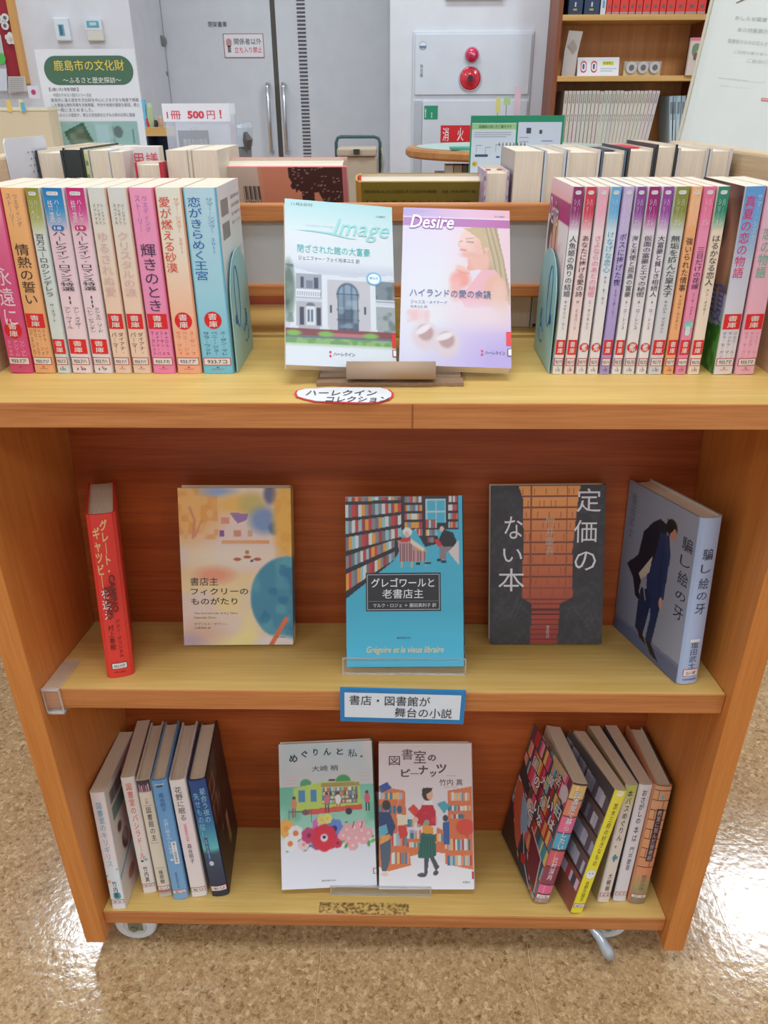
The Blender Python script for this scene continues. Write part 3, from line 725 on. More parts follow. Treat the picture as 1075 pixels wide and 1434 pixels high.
m = MB(); m.box((x_(497), -.135, z_(214)), (x_(505), -.12, z_(207))); m.build('latch', mat('dark_plastic', (60, 60, 62), .5), t)
m = MB(); m.tube([(x_(535), -.02, z_(207)), (x_(537), -.03, z_(225)), (x_(534), -.03, z_(245))], .006, n=8); m.build('strap', mat('pale_strap', (200, 196, 180), .7), t)
for sx in (-1, 1):
    m = MB(); m.tube([(sx*.12-.012, 0, .05), (sx*.12+.012, 0, .05)], .05, n=20); m.build('wheel', mat('dark_plastic'), t)
# ------------------------------------------------------------------ display tables behind the cart
def table(name, label, x0, x1, y0, y1, z, col):
    t = empty(name, ((x0+x1)/2, (y0+y1)/2, 0), label, 'table'); w = (x1-x0)/2; d = (y1-y0)/2
    tm = mat(name+'_top', col, .5)
    bevel(MB().box((-w, -d, z-.025), (w, d, z)).build('tabletop', tm, t), .003)
    for sx in (-1, 1):
        for sy in (-1, 1): MB().box((sx*(w-.03)-.015, sy*(d-.03)-.015, 0), (sx*(w-.03)+.015, sy*(d-.03)+.015, z-.025)).build('leg', mat('grey_table_leg', (150, 150, 152), .4, .5), t)
    return t
TA = .87
table('display_table', 'pale display table behind the left half of the cart', -1.25, -.3, .85, 1.75, TA, (226, 222, 214))
TB = .84
table('side_table', 'pale table behind the right half of the cart', -.05, .5, 1.45, 1.95, TB, (224, 224, 220))
# big poster
Y = 1.2
A = at(47.5, 69, Y); B_ = at(187.5, 69, Y); H = A.z-TA-.001
W = B_.x-A.x
t = empty('local_history_poster', (A.x, Y, TA+.001), 'white poster with green rounded title box standing behind the left books', 'poster')
MB().box((0, 0, 0), (W, .004, H), (232, 232, 236)).build('board', PRINT, t)
MB().prism([(W*.3, .0045, 0), (W*.3, .1, 0), (W*.3, .0045, H*.6)], (W*.4, 0, 0), (220, 220, 222)).build('strut', PRINT, t)
F = Face((0, 0, H), (W, 0, 0), (0, 0, -H), (0, -1, 0))
def vv(py): return (A.z-at(120, py, Y).z)/H
m = MB(); put_rect(m, F, .065, vv(78), .965, vv(119), (74, 112, 86), .0006, rnd=.031); m.build('title_box', PRINT, t)
m = MB(); put_text(m, F, '鹿島市の文化財', .17, vv(84), .88, vv(99), (236, 208, 90), .0012, bold=.03); put_text(m, F, '～ふるさと歴史探訪～', .24, vv(108), .83, vv(116.5), (236, 238, 230), .0012, bold=.02)
m.build('title_lettering', PRINT, t)
m = MB()
for k, (py, x1, s) in enumerate(((125, .38, '【本の特徴】'), (133, .5, '今回のテキスト紹介シリーズは'), (140, .98, '鹿島市に遺る歴史を文化財を中心にさまざまな角度で掲載'), (147, .98, 'した貴重な資料写真を多数掲載、市内や地域の遺産を解説、郷土'), (154, .5, 'を一冊にまとめました。'), (161, .92, 'ふるさとの歴史や、郷土の文化財をたずねる旅のお供に最適'))):
    put_text(m, F, s, .08+(.03 if k in (1, 5) else 0), vv(py-2.6), x1, vv(py+2.6), (128, 124, 126), .001, bold=0)
m.build('body_lettering', PRINT, t)
cv = Cv(60, 34, (150, 186, 180)); cv.poly([(.03, .35), (.3, .02), (.42, .8), (.12, 1.0)], (62, 96, 72)); cv.poly([(.1, .42), (.28, .24), (.34, .7), (.16, .9)], (96, 106, 84)); cv.ell(.14, .85, .06, .1, (110, 70, 60)); cv.rect(.45, .1, .62, .9, (166, 200, 204)); cv.ell(.74, .35, .06, .2, (100, 116, 116)); cv.rect(.67, .15, .68, .9, (120, 150, 150)); cv.rect(.93, .25, .945, .75, (90, 120, 130)); cv.blot(8, (180, 206, 200), .4, 3)
put_canvas('photo_print', F, cv, .13, vv(170), .93, vv(212), .0008, t)

# beige partition card with sticky notes
Y = 1.1; A = at(-40, 152, Y); B_ = at(66, 151, Y); H = A.z-TA-.001; W = B_.x-A.x
t = empty('beige_file_box', (A.x, Y, TA+.001), 'large beige file box with cream top edge at the left edge of the photo', 'box')
MB().box((0, 0, 0), (W, .05, H), (226, 206, 172)).build('box', mat('beige_card', (228, 206, 172), .7), t)
MB().box((-.001, -.002, H-.004), (W+.001, .05, H+.002), (236, 226, 196)).build('rim', mat('cream_rim', (238, 228, 198), .6), t)
for px0, px1, py0, py1, cc, nm, lb in ((8, 16.5, 140, 152, (236, 196, 104), 'sticky_note', 'orange-yellow sticky note standing on the beige file box'), (25.5, 33, 139.5, 150, (238, 230, 140), 'sticky_note', 'pale yellow sticky note behind the blue one on the beige file box'), (28, 35, 143.5, 151.5, (104, 176, 206), 'sticky_note', 'light blue sticky note on the beige file box')):
    a = at(px0, py0, Y-.006 if cc[0] < 200 else Y-.003); b = at(px1, py1, a.y); zb = A.z-.006
    o = MB().box((0, 0, 0), (b.x-a.x, .0008, a.z-zb), cc).build(nm, PRINT); o.location = (a.x, a.y, zb); tag(o, lb, 'sticky note')
q = at(47, 131, 1.16)
o = MB().box((-.012, 0, -.012), (.012, .001, .012), (222, 214, 226)).build('small_card', PRINT); o.location = (q.x, 1.3, TA+.013+.17)
o.location = at(47, 129, 1.205); tag(o, 'tiny pale card with a pink blossom clipped beside the poster', 'card')
m = MB(); m.tube([(0, -.0002, 0), (0, -.001, 0)], .005, (190, 60, 110), n=10); m.build('blossom', PRINT, o)

# white perforated book support standing on the far side shelf of the cart (left)
# clear price box
Y = 1.1; A = at(228, 145, Y); B_ = at(319, 143, Y); W = B_.x-A.x; H = A.z-TA-.001
t = empty('leaflet_box', (A.x, Y, TA+.001), 'clear plastic leaflet box with red 500 yen price sign', 'box')
MB().box((.0, .0, 0), (W, .002, H-.031)).build('front_plate', ACR_BOX, t)
MB().box((.0, .07, 0), (W, .073, H)).build('back_plate', mat('white_card', (238, 238, 244), .5), t)
MB().box((0, .002, 0), (.002, .07, H-.02)).build('side_plate', ACR_BOX, t); MB().box((W-.002, .002, 0), (W, .07, H-.02)).build('side_plate', ACR_BOX, t)
MB().box((-.002, -.004, H-.033), (W+.002, -.001, H), (242, 240, 246)).build('price_card', PRINT, t)
F = Face((-.002, -.004, H), (W+.004, 0, 0), (0, 0, -.033), (0, -1, 0)); m = MB()
put_text(m, F, '1冊', .06, .4, .27, .86, (226, 66, 84), .0006, bold=.03); put_text(m, F, '500', .37, .4, .62, .84, (226, 66, 84), .0006, bold=.04); put_text(m, F, '円', .66, .4, .78, .86, (226, 66, 84), .0006, bold=.03); put_text(m, F, '！', .85, .36, .88, .82, (226, 66, 84), .0006, bold=.02)
m.build('price_lettering', PRINT, t)
t2 = empty('dark_leaflet', (A.x+W*.12, Y+.03, TA+.003), 'dark charcoal leaflet with white title inside the clear box', 'leaflet')
cvH = H-.052
MB().box((0, 0, 0), (W*.48, .003, cvH), (84, 72, 78)).build('sheet', PRINT, t2)
m = MB(); put_text(m, Face((0, 0, cvH), (W*.48, 0, 0), (0, 0, -cvH), (0, -1, 0)), '鹿島市の民話', .15, .1, .95, .21, (220, 214, 216), .0006); m.build('lettering', PRINT, t2)
for k in range(6):
    o = MB().box((0, 0, 0), (.004, .012, H-.045-.004*abs(k-3)), (238, 240, 246)).build('white_leaflet', PRINT); o.location = (A.x+W*(.17+.045*k), Y+.05, TA+.003); tag(o, 'folded white leaflet inside the clear box, %s from the left' % ORD[k], 'leaflet', 'white leaflets in the clear box')
# small clutter between poster and box: shelf with ornaments
Y = 1.5; A = at(200, 179, Y); B_ = at(232, 187, Y)
t = empty('ornament_rack', (A.x, Y, TA+.001), 'small wooden rack seen between the poster and the clear box', 'rack')
m = MB(); m.box((0, 0, A.z-TA-.02), (.085, .09, A.z-TA)); m.build('shelf', W_FARP, t)
m = MB(); m.box((0, .08, 0), (.085, .09, A.z-TA-.02)); m.box((0, 0, 0), (.01, .08, A.z-TA-.02)); m.box((.075, 0, 0), (.085, .08, A.z-TA-.02)); m.build('stand', mat('navy_rack', (40, 48, 80), .5), t)
def orn(name, label, px, pz0, h, r, col, box=False):
    x = at(px, 170, Y+.03).x
    m = MB(); (m.box((-r, -r, 0), (r, r, h), col) if box else m.tube([(0, 0, 0), (0, 0, h*.3), (0, 0, h*.8), (0, 0, h)], [r*.8, r, r*.9, r*.5], col, n=12))
    o = m.build(name, GLOSS); o.location = (x, Y+.035, A.z+.001); tag(o, label, 'ornament'); return o
orn('blue_pen_stand', 'tall light blue acrylic slab on the small rack', 202.5, 0, .062, .006, (110, 190, 226), True)
orn('green_bottle', 'pale green glass bottle on the small rack', 211, 0, .055, .010, (176, 196, 158))
orn('red_cup', 'small red cup on the small rack', 207.5, 0, .024, .009, (206, 60, 80))
orn('dark_figurine', 'tiny dark figurine beside the red cup', 217, 0, .016, .006, (60, 60, 60))
orn('beige_figurine', 'tiny beige figurine at the right end of the rack', 224, 0, .025, .007, (196, 168, 140))
# fabric bundle in grey-blue plastic bag right of the box
Y = 1.35; q = at(334, 195, Y)
t = empty('plastic_bin', (q.x, Y, TA+.001), 'grey bin lined with a clear plastic bag right of the price box', 'bin')
hh = at(334, 175, Y).z-TA-.001
m = MB(); m.tube([(0, 0, 0), (0, 0, hh-.02)], [.025, .03], n=20); m.build('bin', mat('bin_grey', (128, 128, 126), .5), t)
m = MB(); m.tube([(0, 0, hh-.045), (0, 0, hh-.02), (.001, 0, hh-.005), (0, 0, hh)], [.0335, .034, .033, .03], n=14); m.build('liner_bag', mat('liner', (196, 206, 214), .3), t)
m = MB(); m.tube([(.024, -.022, hh-.05), (.026, -.026, hh-.03), (.022, -.026, hh-.014)], [.008, .012, .004], n=8); m.build('fold', mat('fold_dark', (90, 84, 80), .4), t)

# green board with two leaflets
Y = 1.6; A = at(659.5, 162, Y); B_ = at(791, 162, Y); W = B_.x-A.x; H = A.z-TB-.001
t = empty('green_board', (A.x, Y, TB+.001), 'green board holding two printed instruction sheets side by side', 'board')
MB().box((0, 0, 0), (W, .005, H), (40, 160, 120)).build('board', mat('green_plastic', (38, 158, 116), .4), t)
MB().prism([(W*.3, .0055, 0), (W*.3, .09, 0), (W*.3, .0055, H*.7)], (W*.4, 0, 0), (40, 150, 110)).build('strut', MATS['green_plastic'], t)
F = Face((0, 0, H), (W, 0, 0), (0, 0, -H), (0, -1, 0))
def vg_(py): return (A.z-at(720, py, Y).z)/H
m = MB(); put_rect(m, F, .015, vg_(172), .49, vg_(268), (222, 234, 244), .0008); put_rect(m, F, .015, vg_(173), .49, vg_(181), (168, 214, 150), .0012)
put_text(m, F, '図書館の使い方ご案内です', .09, vg_(175), .44, vg_(179.5), (70, 100, 80), .0016)
for k in range(3): put_rect(m, F, .04, vg_(185+k*3), .44-.05*(k == 2), vg_(186+k*3), (170, 180, 196), .0012)
put_rect(m, F, .06, vg_(216), .2, vg_(219.5), (70, 90, 120), .0012); put_rect(m, F, .29, vg_(218.5), .33, vg_(221), (80, 100, 150), .0012)
for (xa, ya) in ((.07, 203), (.17, 206), (.28, 202), (.36, 208)): put_rect(m, F, xa, vg_(ya), xa+.004, vg_(ya+10), (150, 160, 180), .0012); put_rect(m, F, xa, vg_(ya), xa+.06, vg_(ya+.8), (150, 160, 180), .0012)
put_rect(m, F, .03, vg_(226), .09, vg_(233), (226, 200, 80), .0012, rnd=.01); put_rect(m, F, .045, vg_(228), .07, vg_(231), (180, 150, 50), .0016, rnd=.005)
m.build('left_sheet', PRINT, t)
m = MB(); put_rect(m, F, .51, vg_(171), .975, vg_(268), (220, 232, 246), .0008)
for (a, b, c_, d, cc) in ((.6, 179, .65, 187, (80, 84, 96)), (.74, 182, .77, 187.5, (80, 84, 96)), (.56, 206, .66, 210, (70, 130, 190)), (.56, 224, .66, 228, (70, 130, 190)), (.77, 197, .89, 198, (90, 130, 190)), (.52, 244.5, .7, 245.5, (120, 170, 210)), (.53, 192, .63, 193, (206, 160, 176)), (.53, 198, .63, 199, (206, 160, 176)), (.53, 216, .66, 217, (176, 186, 200)), (.53, 234, .66, 235, (176, 186, 200)), (.53, 250, .64, 251, (176, 186, 200))):
    put_rect(m, F, a, vg_(b), c_, vg_(d), cc, .0012)
m.build('right_sheet', PRINT, t)
# sticky notes on a wire above the green board
for nm, lb, px0, px1, py0, py1, cc in (('yellow_flag_note', 'yellow note flag above the green board', 694.5, 700, 136.5, 158, (232, 226, 140)), ('green_flag_note', 'pale green note flag above the green board', 705.5, 714, 136, 147, (186, 222, 160)), ('pink_marker', 'slim pink marker standing behind the green board', 722, 727, 121, 161, (232, 200, 214))):
    a = at(px0, py0, Y+.012); b = at(px1, py1, Y+.012)
    o = empty(nm, (a.x, Y+.012, TB+.001), lb, 'sticky note' if 'note' in nm else 'marker')
    MB().box((0, 0, b.z-TB-.001), (b.x-a.x, .001 if 'note' in nm else .006, a.z-TB-.001), cc).build('tip' if 'note' in nm else 'barrel', PRINT, o)
    MB().box(((b.x-a.x)*.4, 0, 0), ((b.x-a.x)*.4+.0015, .001, b.z-TB-.001), (120, 110, 100)).build('wire', PRINT, o)

# tilted show card stand on the right
P = [at(951.5, 198.5, 1.1), at(1190, 246, .93), at(1260, -60, .98), at(1014, -60, 1.16)]
n_ = (P[1]-P[0]).cross(P[3]-P[0]).normalized()
if n_.y > 0: n_ = -n_
P[2] = P[2]-n_*((P[2]-P[0]).dot(n_)); 
t = empty('notice_stand', (P[0].x+.12, 1.12, 0), 'large tilted pale board with faint printed lines at the right edge', 'board')
O = Vector(t.location)
MB().prism([p-O for p in P], -n_*.006, (222, 226, 222)).build('board', mat('pale_board', (238, 242, 236), .35), t)
F = Face(P[3]-O, P[2]-P[3], P[0]-P[3], n_); m = MB()
def bf(px, py):
    d = fwd*FPX + Rr*(px-537.5) - Uu*(py-717); o_ = Vector((CX, CY, CZ)); q = o_+d*((P[0]-o_).dot(n_)/d.dot(n_))-P[3]
    a = P[2]-P[3]; b = P[0]-P[3]; aa, bb, ab = a.dot(a), b.dot(b), a.dot(b); qa, qb = q.dot(a), q.dot(b); D = aa*bb-ab*ab
    return ((qa*bb-qb*ab)/D, (qb*aa-qa*ab)/D)
for (px0, py0, px1, py1, s, cc) in ((1030, 22, 1073, 31, 'おしらせ図書', (176, 178, 164)), (1033, 38, 1074, 48, '本の特集展示', (190, 194, 180)), (1020, 54, 1074, 65, '図書館からのお知らせ', (196, 198, 186)), (1028, 70, 1074, 79, 'ご利用の皆さまへ', (198, 200, 188)), (1046, 82, 1074, 90, 'ご自由に', (200, 202, 192)), (1006, 108, 1070, 117, '毎月の新着図書を展示しています', (204, 206, 192)), (1008, 119, 1050, 125, '貸出できます。', (206, 208, 198))):
    u0, v0 = bf(px0, py0); u1, v1 = bf(px1, py1)
    put_text(m, F, s, u0, v0, u1, v1, cc, .0008, bold=0)
m.build('faint_lettering', PRINT, t)
m = MB(); u0, v0 = bf(1066, 137); u1, v1 = bf(1085, 143.5); put_rect(m, F, u0, v0, u1, v1, (214, 120, 126), .0008); put_rect(m, F, u0+.006, v0+.006, u1-.006, v1-.006, (228, 222, 218), .0012)
u0, v0 = bf(1032, 3); u1, v1 = bf(1043, 0); m.poly([F.p(*bf(1031, 5), .0008), F.p(*bf(1043, 0), .0008), F.p(*bf(1042, -2), .0008), F.p(*bf(1030, 4), .0008)], (110, 96, 90)); m.build('red_mark', PRINT, t)
MB().tube([P[3]-O+Vector((-.004, 0, 0)), P[0]-O+Vector((-.004, 0, 0))], .0035, n=8).build('frame', mat('cream_edge', (222, 214, 190), .4), t)
back = -n_*.03
for k, s in ((.2, 0), (.8, 0)):
    a = P[0].lerp(P[1], k)-O+back*.3; MB().tube([a, Vector((a.x, a.y+.05, -O.z+.0))], .012, n=8).build('leg', mat('chrome'), t)
MB().tube([P[0].lerp(P[1], .5).lerp(P[3].lerp(P[2], .5), .6)-O+back*.3, Vector((.18, .45, 0))], .012, n=8).build('leg', MATS['chrome'], t)

# ------------------------------------------------------------------ the cart
DEP = .52; HWI = .39; TP = .0278; ZT = .8313; ZM = .4804; ZB = .0804; MIDY = DEP/2
cart = empty('book_display_cart', (0, MIDY, 0), 'orange-brown wooden double-sided book display cart on casters', 'book cart')
def part(mb, name, m, bv=.0015, parent=cart):
    mb.v = [(x, y-MIDY, z) if parent is cart else (x, y, z) for x, y, z in mb.v]
    o = mb.build(name, m, parent)
    if bv: bevel(o, bv)
    return o
for s in (-1, 1):
    m = MB(); a, b = sorted((s*HWI, s*(HWI+TP))); m.box((a, 0, .03), (b, DEP, ZT-.0247)); part(m, 'side_panel', W_SIDE)
    m = MB(); m.box((a, 0.0, ZT-.0247), (b, DEP, 1.0255)); part(m, 'upper_side_panel', mat_wood('upper_side_%d' % (s+1), (222, 196, 160), (204, 174, 134), 'Y'), .003)
def board(name, z0, y0, th_, tilt, depth, x=HWI-.0003, mirror=False, mt=W_TOP, edge=True):
    """shelf board tilting down towards the middle, with a front edge band as a sub-part"""
    c_, s_ = math.cos(tilt), math.sin(tilt)
    def tr(v, w): # v along board, w up
        y = y0 + c_*v + s_*w; z = z0 - s_*v + c_*w
        return (y if not mirror else DEP-y, z)
    e = .002
    def quad(v0, v1, w0, w1, X): 
        pts = [tr(v0, w0), tr(v1, w0), tr(v1, w1), tr(v0, w1)]
        return [(-X, a, b) for a, b in pts]
    # plumb front: board front cut vertically
    m = MB(); pts = [(y0+e, z0-th_/1.0), (y0+e, z0)]; 
    f = lambda y, z: (y if not mirror else DEP-y, z)
    P = [f(y0+e, z0-th_), f(y0+e, z0), tr(depth, 0), tr(depth, -th_)]
    m.prism([(-x, a, b) for a, b in P], (2*x, 0, 0)); o = part(m, name, mt, .0006)
    if edge:
        m = MB(); P = [f(y0, z0-th_), f(y0, z0+.0001), f(y0+e, z0+.0001), f(y0+e, z0-th_)]
        m.prism([(-x, a-MIDY, b) for a, b in P], (2*x, 0, 0)); eb = m.build('edge_band', W_EDGE, o); bevel(eb, .0011, 2)
    return o
ZFAR = .8313
TT, TM_ = TILT['top'], TILT['mid']
for mir in (False, True):
    if not mir: board('top_shelf', ZT, 0.0, .0247, TT, .2235)
    else: board('top_shelf', ZFAR, 0.0, .0247, 0.0, .2815, mirror=True)
    board('middle_shelf', ZM, .0125, .0276, TM_, .262, mirror=mir, x=HWI-.0004) if not mir else board('middle_shelf', ZM, .0125, .0276, TM_, .2, mirror=mir)
    board('bottom_shelf', ZB, .0125, .0245, TM_, .235, mirror=mir)
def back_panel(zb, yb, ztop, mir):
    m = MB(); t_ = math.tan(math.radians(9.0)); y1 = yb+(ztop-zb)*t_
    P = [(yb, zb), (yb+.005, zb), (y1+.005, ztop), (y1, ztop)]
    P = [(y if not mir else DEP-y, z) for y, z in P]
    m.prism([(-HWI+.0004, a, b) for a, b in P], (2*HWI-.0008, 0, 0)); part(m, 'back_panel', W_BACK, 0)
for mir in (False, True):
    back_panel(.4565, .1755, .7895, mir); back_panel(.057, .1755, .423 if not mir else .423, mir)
# rails and divider of the top level
RY_ = .232
for z0, z1, nm in ((.957, .9755, 'rail'), (.8755, .8895, 'rail')):
    m = MB(); m.box((-HWI+.0003, RY_, z0), (HWI-.0003, RY_+.02, z1)); part(m, nm, W_EDGE, .002)
m = MB(); m.box((-HWI+.0003, RY_+.008, .8895), (HWI-.0003, RY_+.013, .957)); part(m, 'divider_panel', mat('grey_divider', (206, 204, 204), .6), 0)
m = MB(); m.box((-.04, RY_-.006, .8313), (.06, RY_+.006, .8755)); part(m, 'divider_post', W_TOP, 0)
# stickers and marks of the cart
m = MB(); m.box((0.0300, -.0006, ZT-.0244), (.0312, 0, ZT-.0006), (150, 84, 44)); part(m, 'edge_joint', PRINT, 0)
# casters
WHL = mat('white_nylon', (226, 230, 234), .35); GZ = mat('zinc', (150, 156, 140), .4, .8); LEV = acrylic('milky_plastic', (206, 214, 222), .8)
def caster(x, y, yaw, brake=False):
    # housing on the cart underside; wheel radius 31 mm
    cst = empty('caster', (x, y-MIDY, 0)); cst.parent = cart; cst.rotation_euler = (0, 0, yaw)
    w = MB(); r = .0305; prof = [(-.0125, r-.004), (-.010, r-.001), (0, r), (.010, r-.001), (.0125, r-.004)]
    w.tube([(0, a, r) for a, _ in prof], [b for _, b in prof], n=36); w.build('wheel', WHL, cst, smooth=False)
    for s in (-1, 1):
        h = MB(); h.tube([(0, s*.0126, r), (0, s*.0145, r)], [.017, .015], n=24); h.build('hub', mat('nylon_hub', (206, 208, 204), .4), cst)
        h = MB(); h.tube([(0, s*.0145, r), (0, s*.018, r)], [.0055, .005], n=8); h.build('axle_bolt', GZ, cst)
    f = MB()
    for s in (-1, 1): f.box((-.008, s*.0150-.001, r-.004), (.012, s*.0150+.001, .0565))
    f.box((-.012, -.017, .0525), (.016, .017, .0545)); f.build('fork', GZ, cst)
    if brake:
        b = MB(); b.tube([(-.028, -.012, .051), (-.029, -.024, .050), (-.019, -.037, .041), (-.009, -.048, .028), (-.004, -.053, .021)], [.006, .008, .0065, .0085, .007], n=10)
        b.v = [(x_, y_, .022+(z_-.022)*1.0) for x_, y_, z_ in b.v]; b.build('brake_lever', LEV, cst, smooth=True)
caster(-.356, .037, 0)
caster(.322, .048, 0, True)
caster(-.32, DEP-.07, .3); caster(.33, DEP-.07, -.4)

# ------------------------------------------------------------------ small things on the cart
SM = {k: shelfM(k) for k in SORG}
# cut clip of acrylic on the middle shelf edge
a = atz(56, 966, ZM+.001); b = atz(81, 966, ZM+.001); w = b.x-a.x
t = empty('acrylic_clip', (-.3885, .0125, ZM), 'clear U-shaped acrylic clip gripping the left end of the middle shelf', 'clip')
w = .0205; Rm = RX(-TILT['mid']).to_3x3()
m = MB(); m.box((0, -.001, .0006), (w, .062, .0026), R=Rm); bevel(m.build('top_plate', ACR_MID, t), .001)
m = MB(); m.box((0, -.0035, -.034), (w, -.0012, .0026)); bevel(m.build('front_plate', ACR, t), .001)
m = MB()
for x in (0, w-.0012): m.box((x, -.0037, -.034), (x+.0012, -.0014, .0026))
m.box((0, -.0037, -.034), (w, -.0014, -.0315)); m.box((0, -.004, .0008), (w, -.0012, .003)); m.build('bright_edge', ACR_EDGE, t)
m = MB(); m.box((0, -.0012, -.0345), (w, .02, -.0325)); m.build('lower_plate', ACR_EDGE, t)
# blue-bordered sign
t0 = at(476, 962.5, .006); t1 = at(652.5, 967, .006); b0 = at(477.5, 1009, .006)
ang = -math.atan2(t1.z-t0.z, t1.x-t0.x); W = (t1-t0).length; H = t0.z-b0.z
t = empty('shelf_sign', t0, 'white shelf sign with blue border on the middle shelf edge', 'sign'); t.rotation_euler = (0, ang, 0)
F = Face((0, -.0012, 0), (W, 0, 0), (0, 0, -H), (0, -1, 0))
MB().box((0, -.001, -H), (W, .001, 0), (44, 134, 196)).build('blue_card', PRINT, t)
m = MB(); put_rect(m, F, .035, .12, .965, .86, (232, 238, 246), .0003); m.build('white_card', PRINT, t)
m = MB(); put_text(m, F, '書店・図書館が', .075, .19, .72, .48, (60, 58, 62), .0007); put_text(m, F, '舞台の小説', .44, .53, .90, .82, (60, 58, 62), .0007); m.build('lettering', PRINT, t)
# oval tag lying on the top shelf front
def top_pt(px, py, w=0.0):
    n = Vector((0, math.sin(TT), math.cos(TT))); p0 = Vector((0, 0, ZT))+n*w
    d = fwd*FPX + Rr*(px-537.5) - Uu*(py-717); o_ = Vector((CX, CY, CZ)); return o_+d*((p0-o_).dot(n)/d.dot(n))
out = [(412, 552), (414, 548), (424, 545), (440, 544.5), (455, 543), (480, 542.5), (510, 543), (535, 543.5), (545, 546), (551, 551), (551, 556), (545, 561), (532, 564.5), (515, 565.5), (495, 565.5), (470, 564.5), (440, 563.5), (425, 560), (414, 556.5)]
P = [top_pt(x, y, .0006) for x, y in out]; cen = sum(P, Vector())/len(P)
t = empty('name_tag', cen, 'oval white paper tag with red outline lying on the top shelf front', 'tag')
nT = Vector((0, math.sin(TT), math.cos(TT)))
m = MB(); m.prism([p-cen for p in reversed(P)], nT*.0006, (224, 70, 74)); m.build('red_rim', PRINT, t)
m = MB(); m.poly([(p-cen)*.0+((p-cen)*1.0-(p-cen).normalized()*.0022)+nT*.0009 for p in reversed(P)], (238, 238, 240)); m.build('white_face', PRINT, t)
q0, q1, q2 = top_pt(415, 542, .002), top_pt(551, 542, .002), top_pt(412, 566, .002)
F = Face(q0-cen, q1-q0, q2-q0, nT); m = MB()
put_text(m, F, 'ハーレクイン', .1, .18, .82, .5, (80, 80, 86), .0, bold=0.01, shear=.2); put_text(m, F, 'コレクション', .3, .55, .93, .86, (80, 80, 86), .0, bold=0.01, shear=.2); m.build('lettering', PRINT, t)
# cardboard base and tube
CB = mat('cardboard', (186, 156, 130), .8); CB2 = mat('cardboard_dark', (160, 128, 100), .85)
a = top_pt(443, 541); b = top_pt(649, 541)
t = empty('cardboard_strip', M=SM['top'] @ Matrix.Translation((0, 0, .0004)), label='flat strip of corrugated cardboard under the display books', cat='cardboard')
rnd = random.Random(2); fe = [(a.x+(b.x-a.x)*i/24, a.y/math.cos(TT)-.0015*rnd.random()+.0008*(i % 2)) for i in range(25)]
m = MB(); m.prism([(x, y, 0) for x, y in fe]+[(b.x, a.y+.11, 0), (a.x, a.y+.11, 0)], (0, 0, .0034)); m.build('lower_sheet', CB2, t)
m = MB(); m.prism([(a.x+.002, a.y+.016, .0035), (b.x-.002, a.y+.016, .0035), (b.x-.002, a.y+.11, .0035), (a.x+.002, a.y+.11, .0035)], (0, 0, .0026)); m.build('upper_sheet', CB, t)
tb = empty('cardboard_tube', M=SM['top'] @ Matrix.Translation((.0105, .0505, .0152)), label='short brown cardboard tube propping the two display books', cat='cardboard tube')
m = MB(); n = 32; L_ = .0425
for (ra, rb) in ((.0122, .0122),):
    vs = []; fs = []
    for x in (-L_, L_):
        for r in (.0085, .0073):
            for k in range(n): vs.append((x, r*math.cos(2*math.pi*k/n), r*math.sin(2*math.pi*k/n)))
    for k in range(n):
        k2 = (k+1) % n; fs += [(k, k2, 2*n+k2, 2*n+k), (n+k, 3*n+k, 3*n+k2, n+k2), (k, n+k, n+k2, k2), (2*n+k, 2*n+k2, 3*n+k2, 3*n+k)]
    m.mesh(vs, fs)
m.build('tube', CB, tb, smooth=True)
# acrylic book rests
def rest(name, label, shelf, px0, px1, pyb, lip_h, u0=None, u1=None, v0=0, depth=.09, up=.14, lean=.35):
    M = SM[shelf] @ Matrix.Translation((u0, v0, .0004))
    t = empty(name, M=M, label=label, cat='acrylic stand'); w = u1-u0
    m = MB(); m.box((0, 0, 0), (w, depth, .002)); m.build('foot_plate', ACR, t)
    m = MB(); m.box((0, -.002, 0), (w, 0, lip_h)); m.build('front_lip', ACR, t)
    m = MB(); e = .0011; m.box((0, -.0023, lip_h-e), (w, .0003, lip_h)); m.box((0, -.0023, 0), (w, .0003, e))
    m.box((0, -.0023, 0), (e, .0003, lip_h)); m.box((w-e, -.0023, 0), (w, .0003, lip_h)); m.build('bright_edge', ACR_EDGE, t)
    m = MB(); Rl = RX(-lean).to_3x3(); m.box((0, 0, 0), (w, .002, up), R=Rl, O=(0, .064, .002)); m.build('back_plate', ACR, t)
    return t
rest('acrylic_stand', 'clear acrylic stand under the teal book on the middle shelf', 'mid', 472, 660, 950, .022, -.0465, .099, .0385, up=.15, depth=.10, lean=.30)
rest('acrylic_stand', 'clear acrylic stand under the two novels on the bottom shelf', 'bot', 455, 603, 1252, .016, -.075, .068, .0355, up=.10, depth=.10, lean=.40)
# glue residue on the bottom shelf
def shelf_pt(shelf, px, py, w=0.0):
    tl = TILT[shelf]; n = Vector((0, math.sin(tl), math.cos(tl))); p0 = Vector(SORG[shelf])+n*w
    d = fwd*FPX + Rr*(px-537.5) - Uu*(py-717); o_ = Vector((CX, CY, CZ)); return o_+d*((p0-o_).dot(n)/d.dot(n))
P = [shelf_pt('bot', x, y, .0003) for x, y in ((447, 1263), (572, 1265), (573, 1283), (446, 1278))]
rs = bpy.data.materials.new('tape_residue'); rs.use_nodes = True; nt = rs.node_tree; b_ = bsdf(rs)
b_.inputs['Base Color'].default_value = lin((112, 84, 50)); b_.inputs['Roughness'].default_value = .8
tc = nt.nodes.new('ShaderNodeTexCoord'); nz = nt.nodes.new('ShaderNodeTexNoise'); nz.inputs['Scale'].default_value = 190; nz.inputs['Detail'].default_value = 4
nt.links.new(tc.outputs['Object'], nz.inputs['Vector']); rp = nt.nodes.new('ShaderNodeValToRGB'); rp.color_ramp.elements[0].position = .42; rp.color_ramp.elements[1].position = .62
